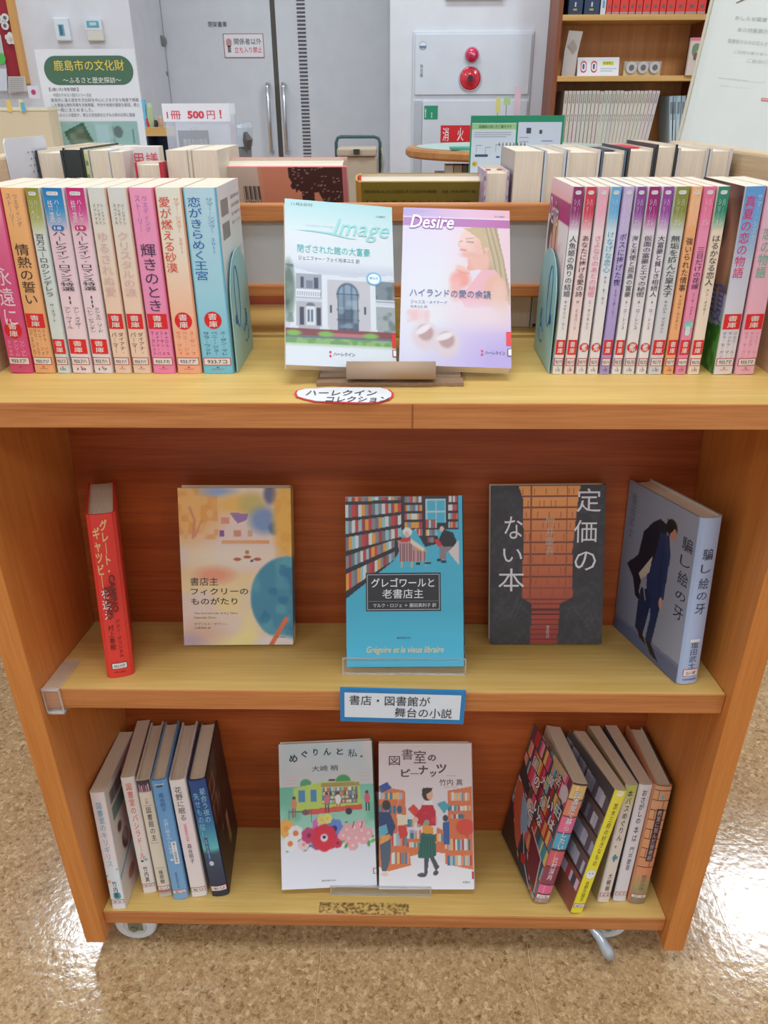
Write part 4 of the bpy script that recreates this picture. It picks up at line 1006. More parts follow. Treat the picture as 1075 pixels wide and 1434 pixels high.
nt.links.new(nz.outputs['Fac'], rp.inputs[0]); ml = nt.nodes.new('ShaderNodeMath'); ml.operation = 'MULTIPLY'; ml.inputs[1].default_value = .62; nt.links.new(rp.outputs[0], ml.inputs[0]); nt.links.new(ml.outputs[0], b_.inputs['Alpha'])
m = MB(); m.poly([P[3], P[2], P[1], P[0]]); ob = m.build('tape_residue', rs, None); ob.parent = cart
ob.location = (0, -MIDY, 0); ob['label'] = 'dark peeled tape mark on the bottom shelf'
# ------------------------------------------------------------------ books of the top shelf, front row
RED = (226, 36, 40); WH = (238, 234, 230); INK = (62, 56, 62)
def storage(b, kind, v0, v1, u0=.08, u1=.92):
    W, H = b.T, b.H
    if kind == 'circle':
        r = min(.0085, W*.45); cu, cv = .5, (v0+v1)/2
        du, dv = r/W, r/H
        b.rect('storage_sticker', 'spine', cu-du, cv-dv, cu+du, cv+dv, RED, .0004, rnd=r)
        u0, u1, v0, v1 = cu-du, cu+du, cv-dv, cv+dv
    else: b.rect('storage_sticker', 'spine', u0, v0, u1, v1, RED, .0004)
    m = (u0+u1)/2; hw = min((u1-u0)*.3, .0042/W); h = v1-v0
    b.text('storage_sticker', 'spine', '書', m-hw, v0+h*.1, m+hw, v0+h*.47, (250, 238, 234), .0007, bold=.02)
    b.text('storage_sticker', 'spine', '庫', m-hw, v0+h*.53, m+hw, v0+h*.9, (250, 238, 234), .0007, bold=.02)
def calllabel(b, txt, v0=.905, v1=.95, u0=.06, u1=.94, part='call_number_label', rim=(196, 60, 70)):
    b.rect(part, 'spine', u0, v0, u1, v1, rim, .0004)
    du = .0007/b.T; dv = .0007/b.H
    b.rect(part, 'spine', u0+du, v0+dv, u1-du, v1-dv, (236, 226, 222), .0006)
    b.text(part, 'spine', txt, u0+(u1-u0)*.14, v0+(v1-v0)*.28, u1-(u1-u0)*.14, v1-(v1-v0)*.26, (70, 66, 70), .0009)
def spine_grad(stops, w=5, h=60):
    cv = Cv(w, h, stops[-1][1])
    for (y0, c0), (y1, c1) in zip(stops[:-1], stops[1:]): cv.vg(y0, y1, c0, c1)
    return cv
HT, DT_, VT = .174, .105, .0868
def top_book(x0, x1, label, stops, title, tcol, tv, author=None, av=None, acol=INK, series=None, scol=None, sv=(.045, .14), stk='sq', stv=(.81, .885), call='933.7', num=None, tw=.62, mark=True, side=None, v=VT, h=HT, foot=True, nos=None, tu=None):
    T = x1-x0-.0013; xm = (x0+x1)/2
    rl = (-.16-xm)/.2*.034 if xm < 0 else .012-(xm-.176)/.18*.046
    M = pose('top', xm, VT, 0, rl, 0, T, h, DT_)
    cs = stops[len(stops)//2][1]; ce = stops[-1][1]
    b = Book('paperback', label, T, h, DT_, M, (side or ce, ce, side or ce), bulge=.0006, group='paperbacks on the top shelf')
    b.canvas('spine_print', 'spine', spine_grad(stops))
    if mark:
        b.rect('spine_lettering', 'spine', .24, .018, .76, .037, (240, 236, 236), .0004, rnd=.0015)
        b.text('spine_lettering', 'spine', 'Logo', .3, .021, .7, .034, (120, 110, 130), .0007) if False else b.text('spine_lettering', 'spine', 'ロマンス', .3, .022, .7, .033, (130, 120, 140), .0007, bold=0)
    tu0, tu1 = tu or ((.5-tw/2), (.5+tw/2))
    b.text('title_lettering', 'spine', title, tu0, tv[0], tu1, tv[1], tcol, .0005, vert=True, bold=.012)
    if series:
        for i, s in enumerate(series):
            n = len(series); w = .6/n; u0 = .22+w*(n-1-i)
            if n == 1: w = .3; u0 = .66
            b.text('spine_lettering', 'spine', s, u0, sv[0], u0+w*.72, sv[1], scol or (230, 230, 235), .0005, vert=True, bold=0)
    if nos: b.rect('spine_lettering', 'spine', .22, nos[1], .78, nos[1]+.028, nos[2], .0005, rnd=.004); b.text('spine_lettering', 'spine', nos[0], .34, nos[1]+.006, .66, nos[1]+.022, (240, 240, 245), .0008)
    if author:
        if isinstance(author, str): author = [author]
        n = len(author); w = .8/n if n > 1 else .34
        for i, s in enumerate(author):
            u0 = (.1+w*(n-1-i)) if n > 1 else .33
            b.text('author_lettering', 'spine', s, u0+w*.12, av[0], u0+w*.88, av[1], acol, .0005, vert=True, bold=0)
    storage(b, 'circle' if stk == 'circle' else 'sq', *stv)
    calllabel(b, call)
    if foot:
        b.text('spine_lettering', 'spine', '◆', .44, .958, .56, .967, (200, 60, 70), .0005, bold=0)
        if num: b.text('spine_lettering', 'spine', num, .28, .968, .72, .982, (90, 84, 90), .0005, bold=0)
        else: b.rect('spine_lettering', 'spine', .3, .972, .7, .975, (190, 120, 120), .0005)
    return b
XL = [(-0.3774, -0.3524), (-0.3522, -0.33), (-0.329, -0.3143), (-0.3136, -0.2918), (-0.2913, -0.271), (-0.2702, -0.252), (-0.2515, -0.232), (-0.2312, -0.2074), (-0.2066, -0.1806), (-0.1803, -0.148)]
AU = (170, 120, 140)
top_book(*XL[0], 'deep pink paperback at the left end of the top front row', [(0, (246, 190, 214)), (.2, (240, 120, 160)), (.5, (226, 90, 140)), (1, (228, 84, 134))], '永遠に', (250, 220, 232), (.4, .72), ['リン・グレ', 'アンソール', 'ミシェル'], (.81, .9), (250, 200, 216), stk='circle', stv=(.705, .79), call='933.7ア', mark=False).done()
top_book(*XL[1], 'orange paperback with large black title and a square red sticker, left on the top shelf', [(0, (250, 188, 120)), (.5, (246, 184, 124)), (1, (244, 180, 128))], '情熱の誓い', (70, 54, 50), (.28, .6), ['ステラ・バグ', 'ベニー・ジョ', 'マリ・フェラ', 'ジェシカ'], (.745, .89), (150, 100, 70), series=['ウエディング', 'ストーリー'], scol=(170, 130, 150), sv=(.03, .19), stv=(.655, .735), call='933.7ジ', mark=False).done()
top_book(*XL[2], 'slim paperback with olive green top and pale grey spine on the top shelf', [(0, (150, 152, 50)), (.14, (176, 178, 96)), (.24, (222, 230, 224)), (1, (218, 226, 224))], '百万ユーロのシンデレラ', INK, (.23, .56), 'M・スコート', (.6, .7), series=['ハーレ', 'リク'], sv=(.06, .15), stv=(.8, .885), call='933.7ス', num='R-2802').done()
top_book(*XL[3], 'paperback with bright blue top fading to pale pink, left group of the top shelf', [(0, (30, 130, 196)), (.1, (56, 150, 206)), (.22, (238, 206, 214)), (.6, (246, 218, 224)), (1, (244, 222, 226))], 'ハーレクイン・ロマンス特選 II', INK, (.22, .6), ['アン・メイザー', 'アン・ウィール'], (.62, .74), INK, series=['ハーレク', '特選'], sv=(.06, .17), stv=(.8, .885), call='933.7ハ', nos=('18', .185, (60, 120, 190)), num='18').done()
top_book(*XL[4], 'paperback with magenta top fading to pale pink, left group of the top shelf', [(0, (206, 36, 118)), (.1, (214, 70, 140)), (.22, (244, 206, 218)), (.6, (246, 220, 226)), (1, (240, 226, 228))], 'ハーレクイン・ロマンス特選 III', INK, (.22, .62), ['ミシェル・リード', 'ヘレン・ビアンチン'], (.62, .76), INK, series=['ハーレク', '特選'], sv=(.06, .17), stv=(.8, .885), call='933.7ハ', nos=('19', .185, (206, 60, 110)), num='19').done()
for k, (ttl, lb) in enumerate((('ゆるされぬ愛', 'beige paperback with pale pink title, left one of the beige pair'), ('クリスタルの涙', 'beige paperback with pale pink title, right one of the beige pair'))):
    top_book(*XL[5+k], lb+' on the top shelf', [(0, (226, 228, 222)), (.3, (238, 222, 204)), (.6, (244, 212, 188)), (1, (242, 208, 186))], ttl, (226, 186, 180), (.22, .56), ['ダイアナ・', 'パーマー'], (.76, .88), (90, 60, 60), series=['ハーレクイン', 'プレゼンツ', 'スペシャル'], scol=INK, sv=(.08, .18), stv=(.655, .74), call='933.7パ', mark=False).done()
top_book(*XL[7], 'vivid pink paperback with tall dark title on the top shelf', [(0, (250, 164, 198)), (.5, (244, 152, 192)), (1, (246, 138, 182))], '輝きのとき', (80, 56, 90), (.28, .64), ['キャロル・モ', 'スーザン・メ', 'ダイアナ・パ', 'マーガレット'], (.755, .89), (150, 60, 110), series=['ウエディング', 'ストーリー'], scol=(190, 110, 200), sv=(.04, .22), stv=(.655, .74), call='933.7カ', mark=False).done()
top_book(*XL[8], 'cream to coral paperback with red title and round red sticker', [(0, (240, 238, 222)), (.35, (246, 228, 206)), (.7, (250, 190, 156)), (1, (248, 176, 140))], '愛が燃える砂漠', (226, 84, 60), (.045, .43), ['スーザン・マ', 'ペニー・ジョ', 'サラ・クレイ'], (.755, .89), (226, 110, 80), series=['サマー・シズラー 2011'], scol=(236, 150, 120), sv=(.05, .33), stk='circle', stv=(.65, .74), call='933.7ア', mark=False, tu=(.1, .54)).done()
b = top_book(*XL[9], 'thick light blue paperback with barcode side next to the left bookend', [(0, (196, 226, 238)), (.5, (168, 218, 234)), (1, (120, 198, 224))], '恋がきらめく王宮', (36, 110, 180), (.045, .47), ['スーザン・マレ', 'ペニー・ジョー', 'サラ・ウッド'], (.755, .89), (60, 90, 130), series=['サマー・シズラー 2011'], scol=(110, 160, 200), sv=(.05, .33), stk='circle', stv=(.645, .735), call='933.7コ', mark=False, tu=(.12, .52), side=(206, 226, 222))
cv = Cv(24, 40); cv.vg(0, .5, (232, 226, 226), (214, 230, 222)); cv.vg(.5, 1, (214, 230, 222), (168, 206, 196)); cv.blot(5, (226, 226, 232), .5, 4)
b.canvas('back_print', 'back', cv)
for v0 in (.07, .19):
    for k in range(16): b.rect('barcode', 'back', .1+.021*k, v0, .1+.021*k+(.004+.008*((k*7) % 3)/2), v0+.085, (90, 80, 84), .0004)
for k, s in enumerate(('ISBN978-4-596', 'C0297 ¥838E', '定価（本体838円＋税）', '発行/ハーレクイン')):
    b.text('back_lettering', 'back', s, .55, .07+.045*k, .95, .09+.045*k, (120, 112, 118), .0005, bold=0)
b.text('back_lettering', 'back', '恋がきらめく', .35, .36, .9, .4, (170, 140, 190), .0005)
for k in range(9): b.rect('back_lettering', 'back', .35, .43+.025*k, .6+.04*((k*5) % 4), .437+.025*k, (190, 176, 206), .0005)
b.done()

XR = [(0.1712, 0.1826), (0.1831, 0.1944), (0.195, 0.2062), (0.2068, 0.2181), (0.2186, 0.2298), (0.2307, 0.2413), (0.2419, 0.2547), (0.2553, 0.2666), (0.2671, 0.2817), (0.2822, 0.2935), (0.2941, 0.3059), (0.3065, 0.3193), (0.3318, 0.3523), (0.3532, 0.374)]
def rb(i, label, top, mid, low, title, tcol, author, tv=(.24, .56), av=(.58, .74), stk='sq', acol=INK, call='933.7', **k):
    return top_book(*XR[i], label, [(0, top), (.12, top), (.22, mid), (.75, low), (1, low)], title, tcol, tv, author, av, acol, series=k.pop('series', ['ハーレ', 'シリーズ']), sv=(.06, .19), stk=stk, stv=(.8, .885), call=call, num=k.pop('num', 'D-18%02d' % (i*7+1)), v=.1103, tw=.66, **k)
PUR = (146, 74, 156)
b = rb(0, 'paperback with maroon top and a woman on its visible side, right of the teal bookend', (150, 44, 110), (240, 236, 238), (234, 230, 228), '人魚姫の偽りの結婚', INK, 'キャサリン・マン', side=(232, 200, 206), call='933.7マ')
cv = Cv(60, 100, (238, 228, 226)); cv.rect(0, 0, 1, .1, (246, 196, 200)); cv.vg(0, .09, (246, 204, 214), (248, 180, 180)); cv.rect(0, .09, 1, .2, (176, 44, 120)); cv.ell(.22, .3, .16, .13, (96, 66, 54)); cv.ell(.34, .38, .16, .12, (236, 200, 176)); cv.ell(.4, .3, .14, .18, (110, 78, 60), .2); cv.poly([(.3, .2), (.55, .2), (.7, .95), (.35, .95)], (226, 176, 140)); cv.line([(.45, .22), (.5, .5), (.42, .8)], .05, (150, 96, 66)); cv.poly([(.05, .5), (.5, .48), (.7, 1), (.1, 1)], (216, 190, 140)); cv.blot(9, (240, 150, 170), .5, 8, box=(.2, .3, .9, .9)); cv.ell(.75, .75, .2, .2, (120, 150, 90), .4, .8)
b.canvas('cover_print', 'front', cv); b.text('cover_lettering', 'front', 'Desire', .04, .1, .5, .24, (244, 220, 236), .0006, shear=.3, bold=0); b.done()
rb(1, 'slim paperback with red top and pale pink spine, second in the right row', (220, 60, 84), (246, 214, 214), (246, 222, 218), 'あなたに捧げる愛の詩', INK, 'M・ミルバーン', call='933.7ミ').done()
rb(2, 'slim pale pink paperback with pink title in the right row', (246, 176, 196), (246, 222, 226), (240, 232, 232), 'さよならのあとの秘密', (240, 130, 160), 'C・マリネッリ', stk='circle', call='933.7マ').done()
rb(3, 'slim paperback with light blue top and blue title in the right row', (110, 180, 226), (226, 236, 240), (240, 232, 232), 'けなげな恋心', (80, 170, 214), 'サラ・モーガン', tv=(.22, .43), av=(.45, .6), stk='circle', call='933.7モ').done()
rb(4, 'slim lilac paperback in the right row beside the blue-topped one', (206, 186, 224), (204, 190, 226), (180, 160, 214), 'ボスに捧げた夜', (70, 60, 120), 'ミランダ・リー', tv=(.23, .5), av=(.52, .68), call='933.7リ').done()
rb(5, 'slim white-spined paperback with purple top, left of the two purple-topped ones', PUR, (226, 220, 230), (240, 234, 234), '海と天使と孤高の富豪', INK, 'A・ローレンス', call='933.7ロ').done()
rb(6, 'slim white-spined paperback with magenta top and round red sticker', (160, 36, 120), (226, 216, 226), (236, 230, 230), '仮面の富豪とエマの秘密', INK, 'A・ローレンス', stk='circle', call='933.7ロ').done()
rb(7, 'slim pale spined paperback with purple top, right of the magenta-topped one', (156, 70, 160), (230, 220, 232), (240, 234, 234), '大富豪と貧しき相続人', INK, 'A・ローレンス', stk='circle', call='933.7ロ').done()
rb(8, 'paperback with olive green top and pale grey spine in the right row', (140, 146, 60), (214, 218, 214), (218, 216, 222), '無垢を摘んだ皇太子', INK, 'キャロル・マリネッリ', av=(.58, .76), call='933.7マ').done()
rb(9, 'slim orange paperback in the right row', (250, 190, 140), (246, 178, 120), (246, 178, 124), '強いられた情事', (80, 60, 56), 'キャロル・マリネッリ', tv=(.25, .53), av=(.55, .74), call='933.7マ').done()
b = rb(10, 'slim pink paperback with small teal drawing low on its spine', (240, 120, 160), (244, 150, 184), (240, 146, 180), '三日だけの花嫁', (70, 50, 70), 'リーザ・メイナー', tv=(.3, .52), av=(.54, .68), call='933.7ウ')
b.rect('spine_drawing', 'spine', .1, .69, .9, .74, (150, 206, 200), .0005, rnd=.006); b.rect('spine_drawing', 'spine', .25, .72, .7, .775, (210, 230, 224), .0008, rnd=.004); b.done()
rb(11, 'slim cream paperback with green top in the right row', (44, 140, 110), (240, 220, 196), (244, 224, 206), 'はるかなる恋人', INK, 'アン・メイザー', tv=(.24, .5), av=(.52, .66), call='933.7メ').done()
b = top_book(*XR[12], 'thick blue to lilac paperback with large pink-red title near the right end', [(0, (96, 160, 220)), (.15, (120, 172, 226)), (.4, (206, 210, 230)), (1, (240, 228, 228))], '真夏の恋の物語', (226, 50, 110), (.045, .46), ['ジェニー・ルー', 'サンドラ・マー', 'サラ・モーガン'], (.755, .9), (110, 110, 150), series=['サマー・シズラー'], scol=(206, 226, 240), sv=(.04, .3), stv=(.655, .74), call='933.7マ', mark=False, v=.1103, tu=(.1, .6), side=(80, 60, 60))
cv = Cv(60, 100, (70, 56, 60)); cv.vg(0, 1, (90, 50, 56), (50, 96, 50)); cv.ell(.7, .35, .3, .3, (226, 170, 140), .3); cv.ell(.45, .2, .3, .15, (60, 34, 30), .3); cv.rect(.4, .55, 1, .75, (200, 206, 230), .8); cv.poly([(0, .8), (1, .72), (1, 1), (0, 1)], (60, 130, 50)); cv.blot(12, (120, 190, 90), .7, 3, box=(0, .7, 1, 1))
b.canvas('cover_print', 'front', cv); b.text('cover_lettering', 'front', '真夏', .62, .5, .98, .72, (120, 110, 190), .0006); b.done()
top_book(*XR[13], 'thick pink paperback with green title at the right end of the row', [(0, (180, 200, 226)), (.1, (226, 190, 214)), (.3, (246, 190, 210)), (1, (246, 184, 204))], '恋の物語', (110, 190, 160), (.2, .46), ['ジェニー・ルー', 'サンドラ・マー', 'サラ・モーガン'], (.755, .9), (220, 130, 160), series=['サマー'], scol=(220, 230, 240), sv=(.04, .18), stv=(.655, .74), call='933.7マ', mark=False, v=.1103, tu=(.12, .6)).done()

# bookends: teal bent sheet with round top and a line drawing
def bookend(label, x, facing):
    t = empty('bookend', M=SM['top'] @ Matrix.Translation((x, .088, .0004)), label=label, cat='bookend')
    tm = mat('teal_enamel', (156, 206, 208), .35); th = .0009; h = .113; d = .094
    pts = [(0, 0), (d, 0), (d, h-.044)]
    for k in range(1, 12): a = math.pi*k/12; pts.append((d/2+d/2*math.cos(a), h-.044+.044*math.sin(a)))
    pts.append((0, h-.044))
    m = MB(); m.prism([(0, y, z) for y, z in pts], (th, 0, 0)); m.build('plate', tm, t)
    m = MB(); s = -facing; m.box((min(0, s*.006), .012, 0), (max(0, s*.006), d-.012, .0003)); m.build('foot', tm, t)
    m = MB(); X = -.0003 if facing < 0 else th+.0003; X2 = X+(-.0002 if facing < 0 else .0002)
    def ln(path, col, r=.0008): m.tube([(X, y, z) for y, z in path], r*.5, col, n=5)
    c = (40, 110, 150)
    loop = [(.03+.011*math.cos(a), .07+.03*math.sin(a)) for a in [i*math.pi/9 for i in range(19)]]
    ln(loop, c); ln([(.062, .05), (.068, .046), (.07, .038), (.066, .034), (.063, .038), (.067, .05)], c); ln([(.052, .02), (.06, .016), (.07, .018), (.076, .026)], c); ln([(.05, .03), (.06, .036), (.066, .032)], c, .0014)
    m.tube([(X, .018, .05), (X2, .018, .05)], .005, (30, 90, 160), n=14)
    m.build('line_drawing', PRINT, t)
    return t
bookend('teal metal bookend with round top right of the left row', -.1458, 1)
bookend('teal metal bookend with round top left of the right row', .1684, -1)

# ------------------------------------------------------------------ the two display books on top
b = Book('paperback', 'pale aqua and white paperback with mansion photo leaning on cardboard', .012, .171, .108, pose('top', .0145, .0725, .19, .1, .635, .012, .171, .108, face=True, w=.0035), ((238, 246, 246), (236, 242, 244), (236, 240, 240)))
cv = Cv(100, 150, (236, 240, 244)); cv.vg(0, .2, (186, 232, 232), (232, 242, 244))
cv.rect(0, .385, 1, .8, (214, 216, 226)); cv.vg(.37, .44, (234, 238, 244), (206, 212, 226))
cv.poly([(0, .41), (.3, .45), (.62, .46), (1, .43), (1, .46), (.62, .485), (.3, .475), (0, .44)], (232, 236, 242))
cv.rect(.33, .48, .8, .79, (206, 202, 206)); cv.rect(.08, .45, .33, .6, (170, 172, 186)); cv.rect(.1, .62, .33, .78, (188, 186, 192)); cv.rect(.8, .47, 1, .6, (130, 140, 150)); cv.rect(.8, .63, 1, .8, (170, 176, 178))
for x in (.15, .28): cv.rect(x-.018, .47, x+.018, .54, (62, 70, 92))
cv.rect(.19, .49, .25, .54, (120, 130, 150))
for x in (.15, .295): cv.rect(x-.02, .655, x+.02, .76, (62, 66, 86))
cv.ell(.225, .645, .04, .02, (110, 116, 130)); cv.rect(.185, .65, .265, .76, (226, 228, 234)); cv.rect(.2, .665, .218, .74, (90, 110, 130)); cv.rect(.232, .665, .25, .74, (90, 110, 130))
cv.ell(.565, .57, .1, .075, (60, 76, 100)); cv.rect(.465, .57, .665, .785, (84, 102, 122)); cv.ell(.565, .565, .085, .06, (140, 164, 186)); cv.rect(.48, .575, .65, .66, (130, 150, 168))
for x in (.53, .6): cv.line([(x, .51), (x, .78)], .008, (56, 70, 92))
for y in (.565, .66, .72): cv.line([(.465, y), (.665, y)], .008, (56, 70, 92))
cv.blot(14, (180, 196, 206), .5, 5, box=(.48, .58, .65, .77))
for x in (.41, .72): cv.rect(x-.012, .635, x+.012, .68, (70, 80, 92))
for x0, w in ((.05, .05), (.325, .055), (.77, .05)): cv.rect(x0, .45, x0+w, .79, (232, 236, 242)); cv.rect(x0-.012, .77, x0+w+.012, .8, (226, 230, 236))
for (xa, xb, ya) in ((.1, .32, .55), (.82, 1, .585)):
    cv.rect(xa, ya, xb, ya+.008, (236, 238, 242)); cv.rect(xa, ya+.035, xb, ya+.045, (236, 238, 242)); x = xa
    while x < xb: cv.rect(x, ya, x+.008, ya+.04, (236, 238, 242)); x += .02
cv.ell(.03, .55, .055, .16, (96, 116, 104), .3); cv.blot(20, (60, 80, 72), .6, 6, box=(0, .4, .08, .75)); cv.blot(18, (150, 170, 150), .5, 9, box=(0, .4, .08, .75))
cv.blot(22, (60, 90, 80), .5, 11, box=(.82, .47, 1, .58)); cv.blot(22, (70, 96, 84), .5, 12, box=(.84, .66, 1, .8))
cv.rect(0, .785, 1, .83, (140, 74, 80)); cv.rect(.3, .8, .75, .84, (196, 120, 124)); cv.rect(0, .82, 1, .84, (110, 120, 134))
for x in (.07, .36, .77): cv.ell(x, .81, .07, .016, (136, 190, 90), .3)
cv.rect(0, .835, 1, .875, (150, 190, 120)); cv.blot(24, (96, 150, 90), .6, 7, box=(0, .835, 1, .9)); cv.vg(.872, .89, (190, 214, 180), (236, 240, 242)); cv.rect(0, .888, 1, 1, (238, 242, 246))
cv.a *= .92
b.canvas('cover_print', 'front', cv)
b.text('cover_lettering', 'front', '11月5日刊', .06, .02, .25, .038, (90, 110, 110), bold=.0)
b.text('cover_lettering', 'front', 'Image', .44, .1, .97, .235, (150, 214, 210), .0008, shear=.35, bold=.0)
mbk = b.mb('cover_lettering')
sw = [(.1, .19), (.25, .185), (.42, .19), (.58, .215), (.68, .222), (.58, .222), (.4, .202), (.25, .193)]
mbk.poly([b.F['front'].p(u, v, .0006) for u, v in reversed(sw)], (150, 214, 210))
b.text('cover_lettering', 'front', '-L3897-', .84, .062, .94, .074, (90, 120, 120), bold=0)
b.text('cover_lettering', 'front', 'ハーレクイン・イマージュ', .2, .15, .44, .163, (150, 190, 190), bold=0)
b.text('cover_lettering', 'front', '閉ざされた館の大富豪', .11, .275, .78, .325, (70, 186, 184), bold=0.01)
b.text('cover_lettering', 'front', 'ジェニファー・フェイ/杉本ユミ 訳', .12, .345, .68, .372, (84, 96, 104), bold=0)
b.rect('cover_lettering', 'front', .74, .42, .88, .5, (120, 176, 216), .0006, rnd=.007); b.rect('cover_lettering', 'front', .755, .43, .865, .492, (228, 240, 248), .0008, rnd=.006); b.text('cover_lettering', 'front', '貴公子', .77, .45, .85, .465, (60, 120, 170), .001, bold=0)
b.text('cover_lettering', 'front', '◆', .385, .907, .41, .925, (220, 40, 80), .0006, bold=.03); b.text('cover_lettering', 'front', '◆', .385, .93, .41, .948, (220, 40, 80), .0006, bold=.03)
b.text('cover_lettering', 'front', 'ハーレクイン', .425, .915, .62, .937, (60, 66, 80), .0006)
b.rect('storage_sticker', 'front', .965, .79, 1, .875, RED, .0006); b.rect('call_number_label', 'front', .965, .885, 1, .93, (170, 40, 60), .0006); b.rect('call_number_label', 'front', .973, .89, 1, .925, (240, 236, 236), .0008)
b.done()

b = Book('paperback', 'pink and purple paperback with blonde woman photo leaning on cardboard', .012, .1755, .109, pose('top', .127, .067, .0047, .0334, .74, .012, .1755, .109, face=True, w=.0052), ((236, 226, 240), (230, 222, 240), (236, 230, 236)))
cv = Cv(110, 165, (238, 236, 244)); cv.hg(0, 1, (232, 226, 246), (250, 222, 232)); 
t_ = np.clip((cv.Y-.25)/.75, 0, 1); cv.put(t_, (226, 222, 248), .75); cv.ell(.35, .6, .5, .32, (238, 240, 244), .6, .9); cv.ell(.9, .45, .35, .4, (250, 214, 218), .6, .8)
cv.ell(.95, .95, .5, .2, (196, 178, 240), .7, .9)
cv.hg(0, .6, (190, 174, 232), (240, 196, 222), 0, .055); cv.hg(.6, 1, (240, 196, 222), (244, 190, 206), 0, .055)
cv.rect(0, .055, 1, .062, (246, 240, 248)); cv.hg(0, 1, (190, 130, 200), (196, 92, 170), .062, .118)
# woman: long hair behind, neck, face in three-quarter profile, dress, hand
cv.poly([(.72, .118), (.88, .118), (.93, .3), (.99, .5), (1, .62), (.92, .55), (.8, .42), (.76, .25)], (190, 168, 122)); 
for k in range(8): cv.line([(.76+.014*k, .12), (.83+.015*k, .32), (.89+.013*k, .55)], .01, [(222, 204, 160), (150, 130, 90), (208, 186, 140)][k % 3], .8)
cv.poly([(.62, .26), (.78, .25), (.8, .42), (.6, .42)], (240, 170, 150)); cv.ell(.72, .33, .1, .08, (244, 186, 166), .3)
cv.ell(.655, .215, .125, .095, (250, 210, 196), .06); cv.poly([(.545, .25), (.56, .31), (.64, .325), (.74, .27), (.7, .2)], (248, 202, 186)); cv.poly([(.535, .205), (.515, .24), (.55, .25)], (250, 208, 194))
cv.ell(.72, .25, .06, .07, (244, 182, 164), .5, .7); cv.poly([(.56, .125), (.74, .118), (.8, .24), (.76, .3), (.72, .2), (.62, .15)], (206, 180, 130))
cv.line([(.59, .195), (.66, .19)], .008, (176, 140, 110)); cv.line([(.6, .215), (.66, .217)], .009, (120, 90, 84)); cv.line([(.535, .212), (.555, .212)], .007, (140, 110, 100)); cv.ell(.62, .3, .08, .02, (226, 160, 140), .5, .5); cv.line([(.53, .215), (.52, .24), (.54, .25)], .006, (226, 170, 150)); cv.line([(.54, .268), (.59, .27)], .016, (226, 120, 120)); cv.ell(.78, .26, .02, .015, (246, 190, 170))
cv.poly([(.6, .4), (.86, .39), (.92, .46), (.95, .62), (.6, .64), (.5, .56)], (248, 186, 194)); cv.poly([(.64, .4), (.74, .39), (.6, .52), (.48, .57)], (240, 226, 238)); cv.ell(.86, .52, .1, .1, (244, 186, 160), .12); cv.ell(.9, .6, .08, .12, (246, 200, 180), .4)
cv.ell(.56, .4, .07, .025, (250, 196, 176), .2, 1, .5); cv.ell(.54, .46, .09, .055, (250, 160, 146), .3); cv.ell(.5, .52, .05, .07, (250, 184, 176), .5)
for k in range(3): cv.line([(.5+.03*k, .4+.008*k), (.58+.02*k, .42)], .012, (240, 150, 140), .7)
cv.ell(.75, .68, .3, .07, (246, 224, 230), .7, .95); cv.rect(.0, .0, .0, .0, (0, 0, 0))
# baby shoes
for (x, y, rt) in ((.23, .78, -.6), (.42, .82, -.35)):
    cv.ell(x, y+.04, .12, .085, (232, 214, 216), .25, .95, rt); cv.ell(x, y+.02, .07, .05, (190, 150, 146), .2, .9, rt); cv.ell(x-.02, y+.0, .08, .02, (244, 234, 238), .2, 1, rt)
cv.ell(.16, .69, .09, .04, (246, 206, 204), .5, .8); cv.blot(16, (244, 190, 190), .5, 14, box=(.06, .66, .26, .74))
cv.a = np.clip(cv.a-np.array([6, 10, 10.]), 0, 255)*.91
b.canvas('cover_print', 'front', cv)
b.text('cover_lettering', 'front', 'ハーレクイン・ディザイア', .06, .018, .22, .03, (150, 130, 190), bold=0)
b.text('cover_lettering', 'front', 'Desire', .06, .045, .48, .14, (150, 80, 160), .0007, shear=.25, bold=.045)
b.text('cover_lettering', 'front', 'Desire', .065, .048, .475, .137, (246, 236, 246), .001, shear=.25, bold=.015)
b.text('cover_lettering', 'front', 'D-1885', .86, .038, .95, .048, (120, 90, 120), bold=0)
b.text('cover_lettering', 'front', 'ハイランドの愛の余韻', .08, .525, .82, .58, (250, 246, 250), .0006, bold=.05)
b.text('cover_lettering', 'front', 'ハイランドの愛の余韻', .08, .527, .82, .578, (64, 100, 150), .0009, bold=.01)
b.text('cover_lettering', 'front', 'ジャニス・メイナード', .09, .6, .42, .622, (80, 100, 140), bold=0); b.text('cover_lettering', 'front', '杉本ユミ 訳', .09, .632, .24, .648, (90, 100, 130), bold=0)
b.text('cover_lettering', 'front', '◆', .725, .893, .75, .911, (214, 40, 80), .0006, bold=.03); b.text('cover_lettering', 'front', '◆', .725, .915, .75, .933, (214, 40, 80), .0006, bold=.03)
b.text('cover_lettering', 'front', 'ハーレクイン', .765, .9, .945, .922, (60, 60, 90), .0006)
b.rect('storage_sticker', 'front', .955, .78, 1, .865, RED, .0006); b.rect('call_number_label', 'front', .965, .882, 1, .93, (90, 60, 80), .0006); b.rect('call_number_label', 'front', .973, .887, 1, .925, (240, 232, 240), .0008)
b.done()

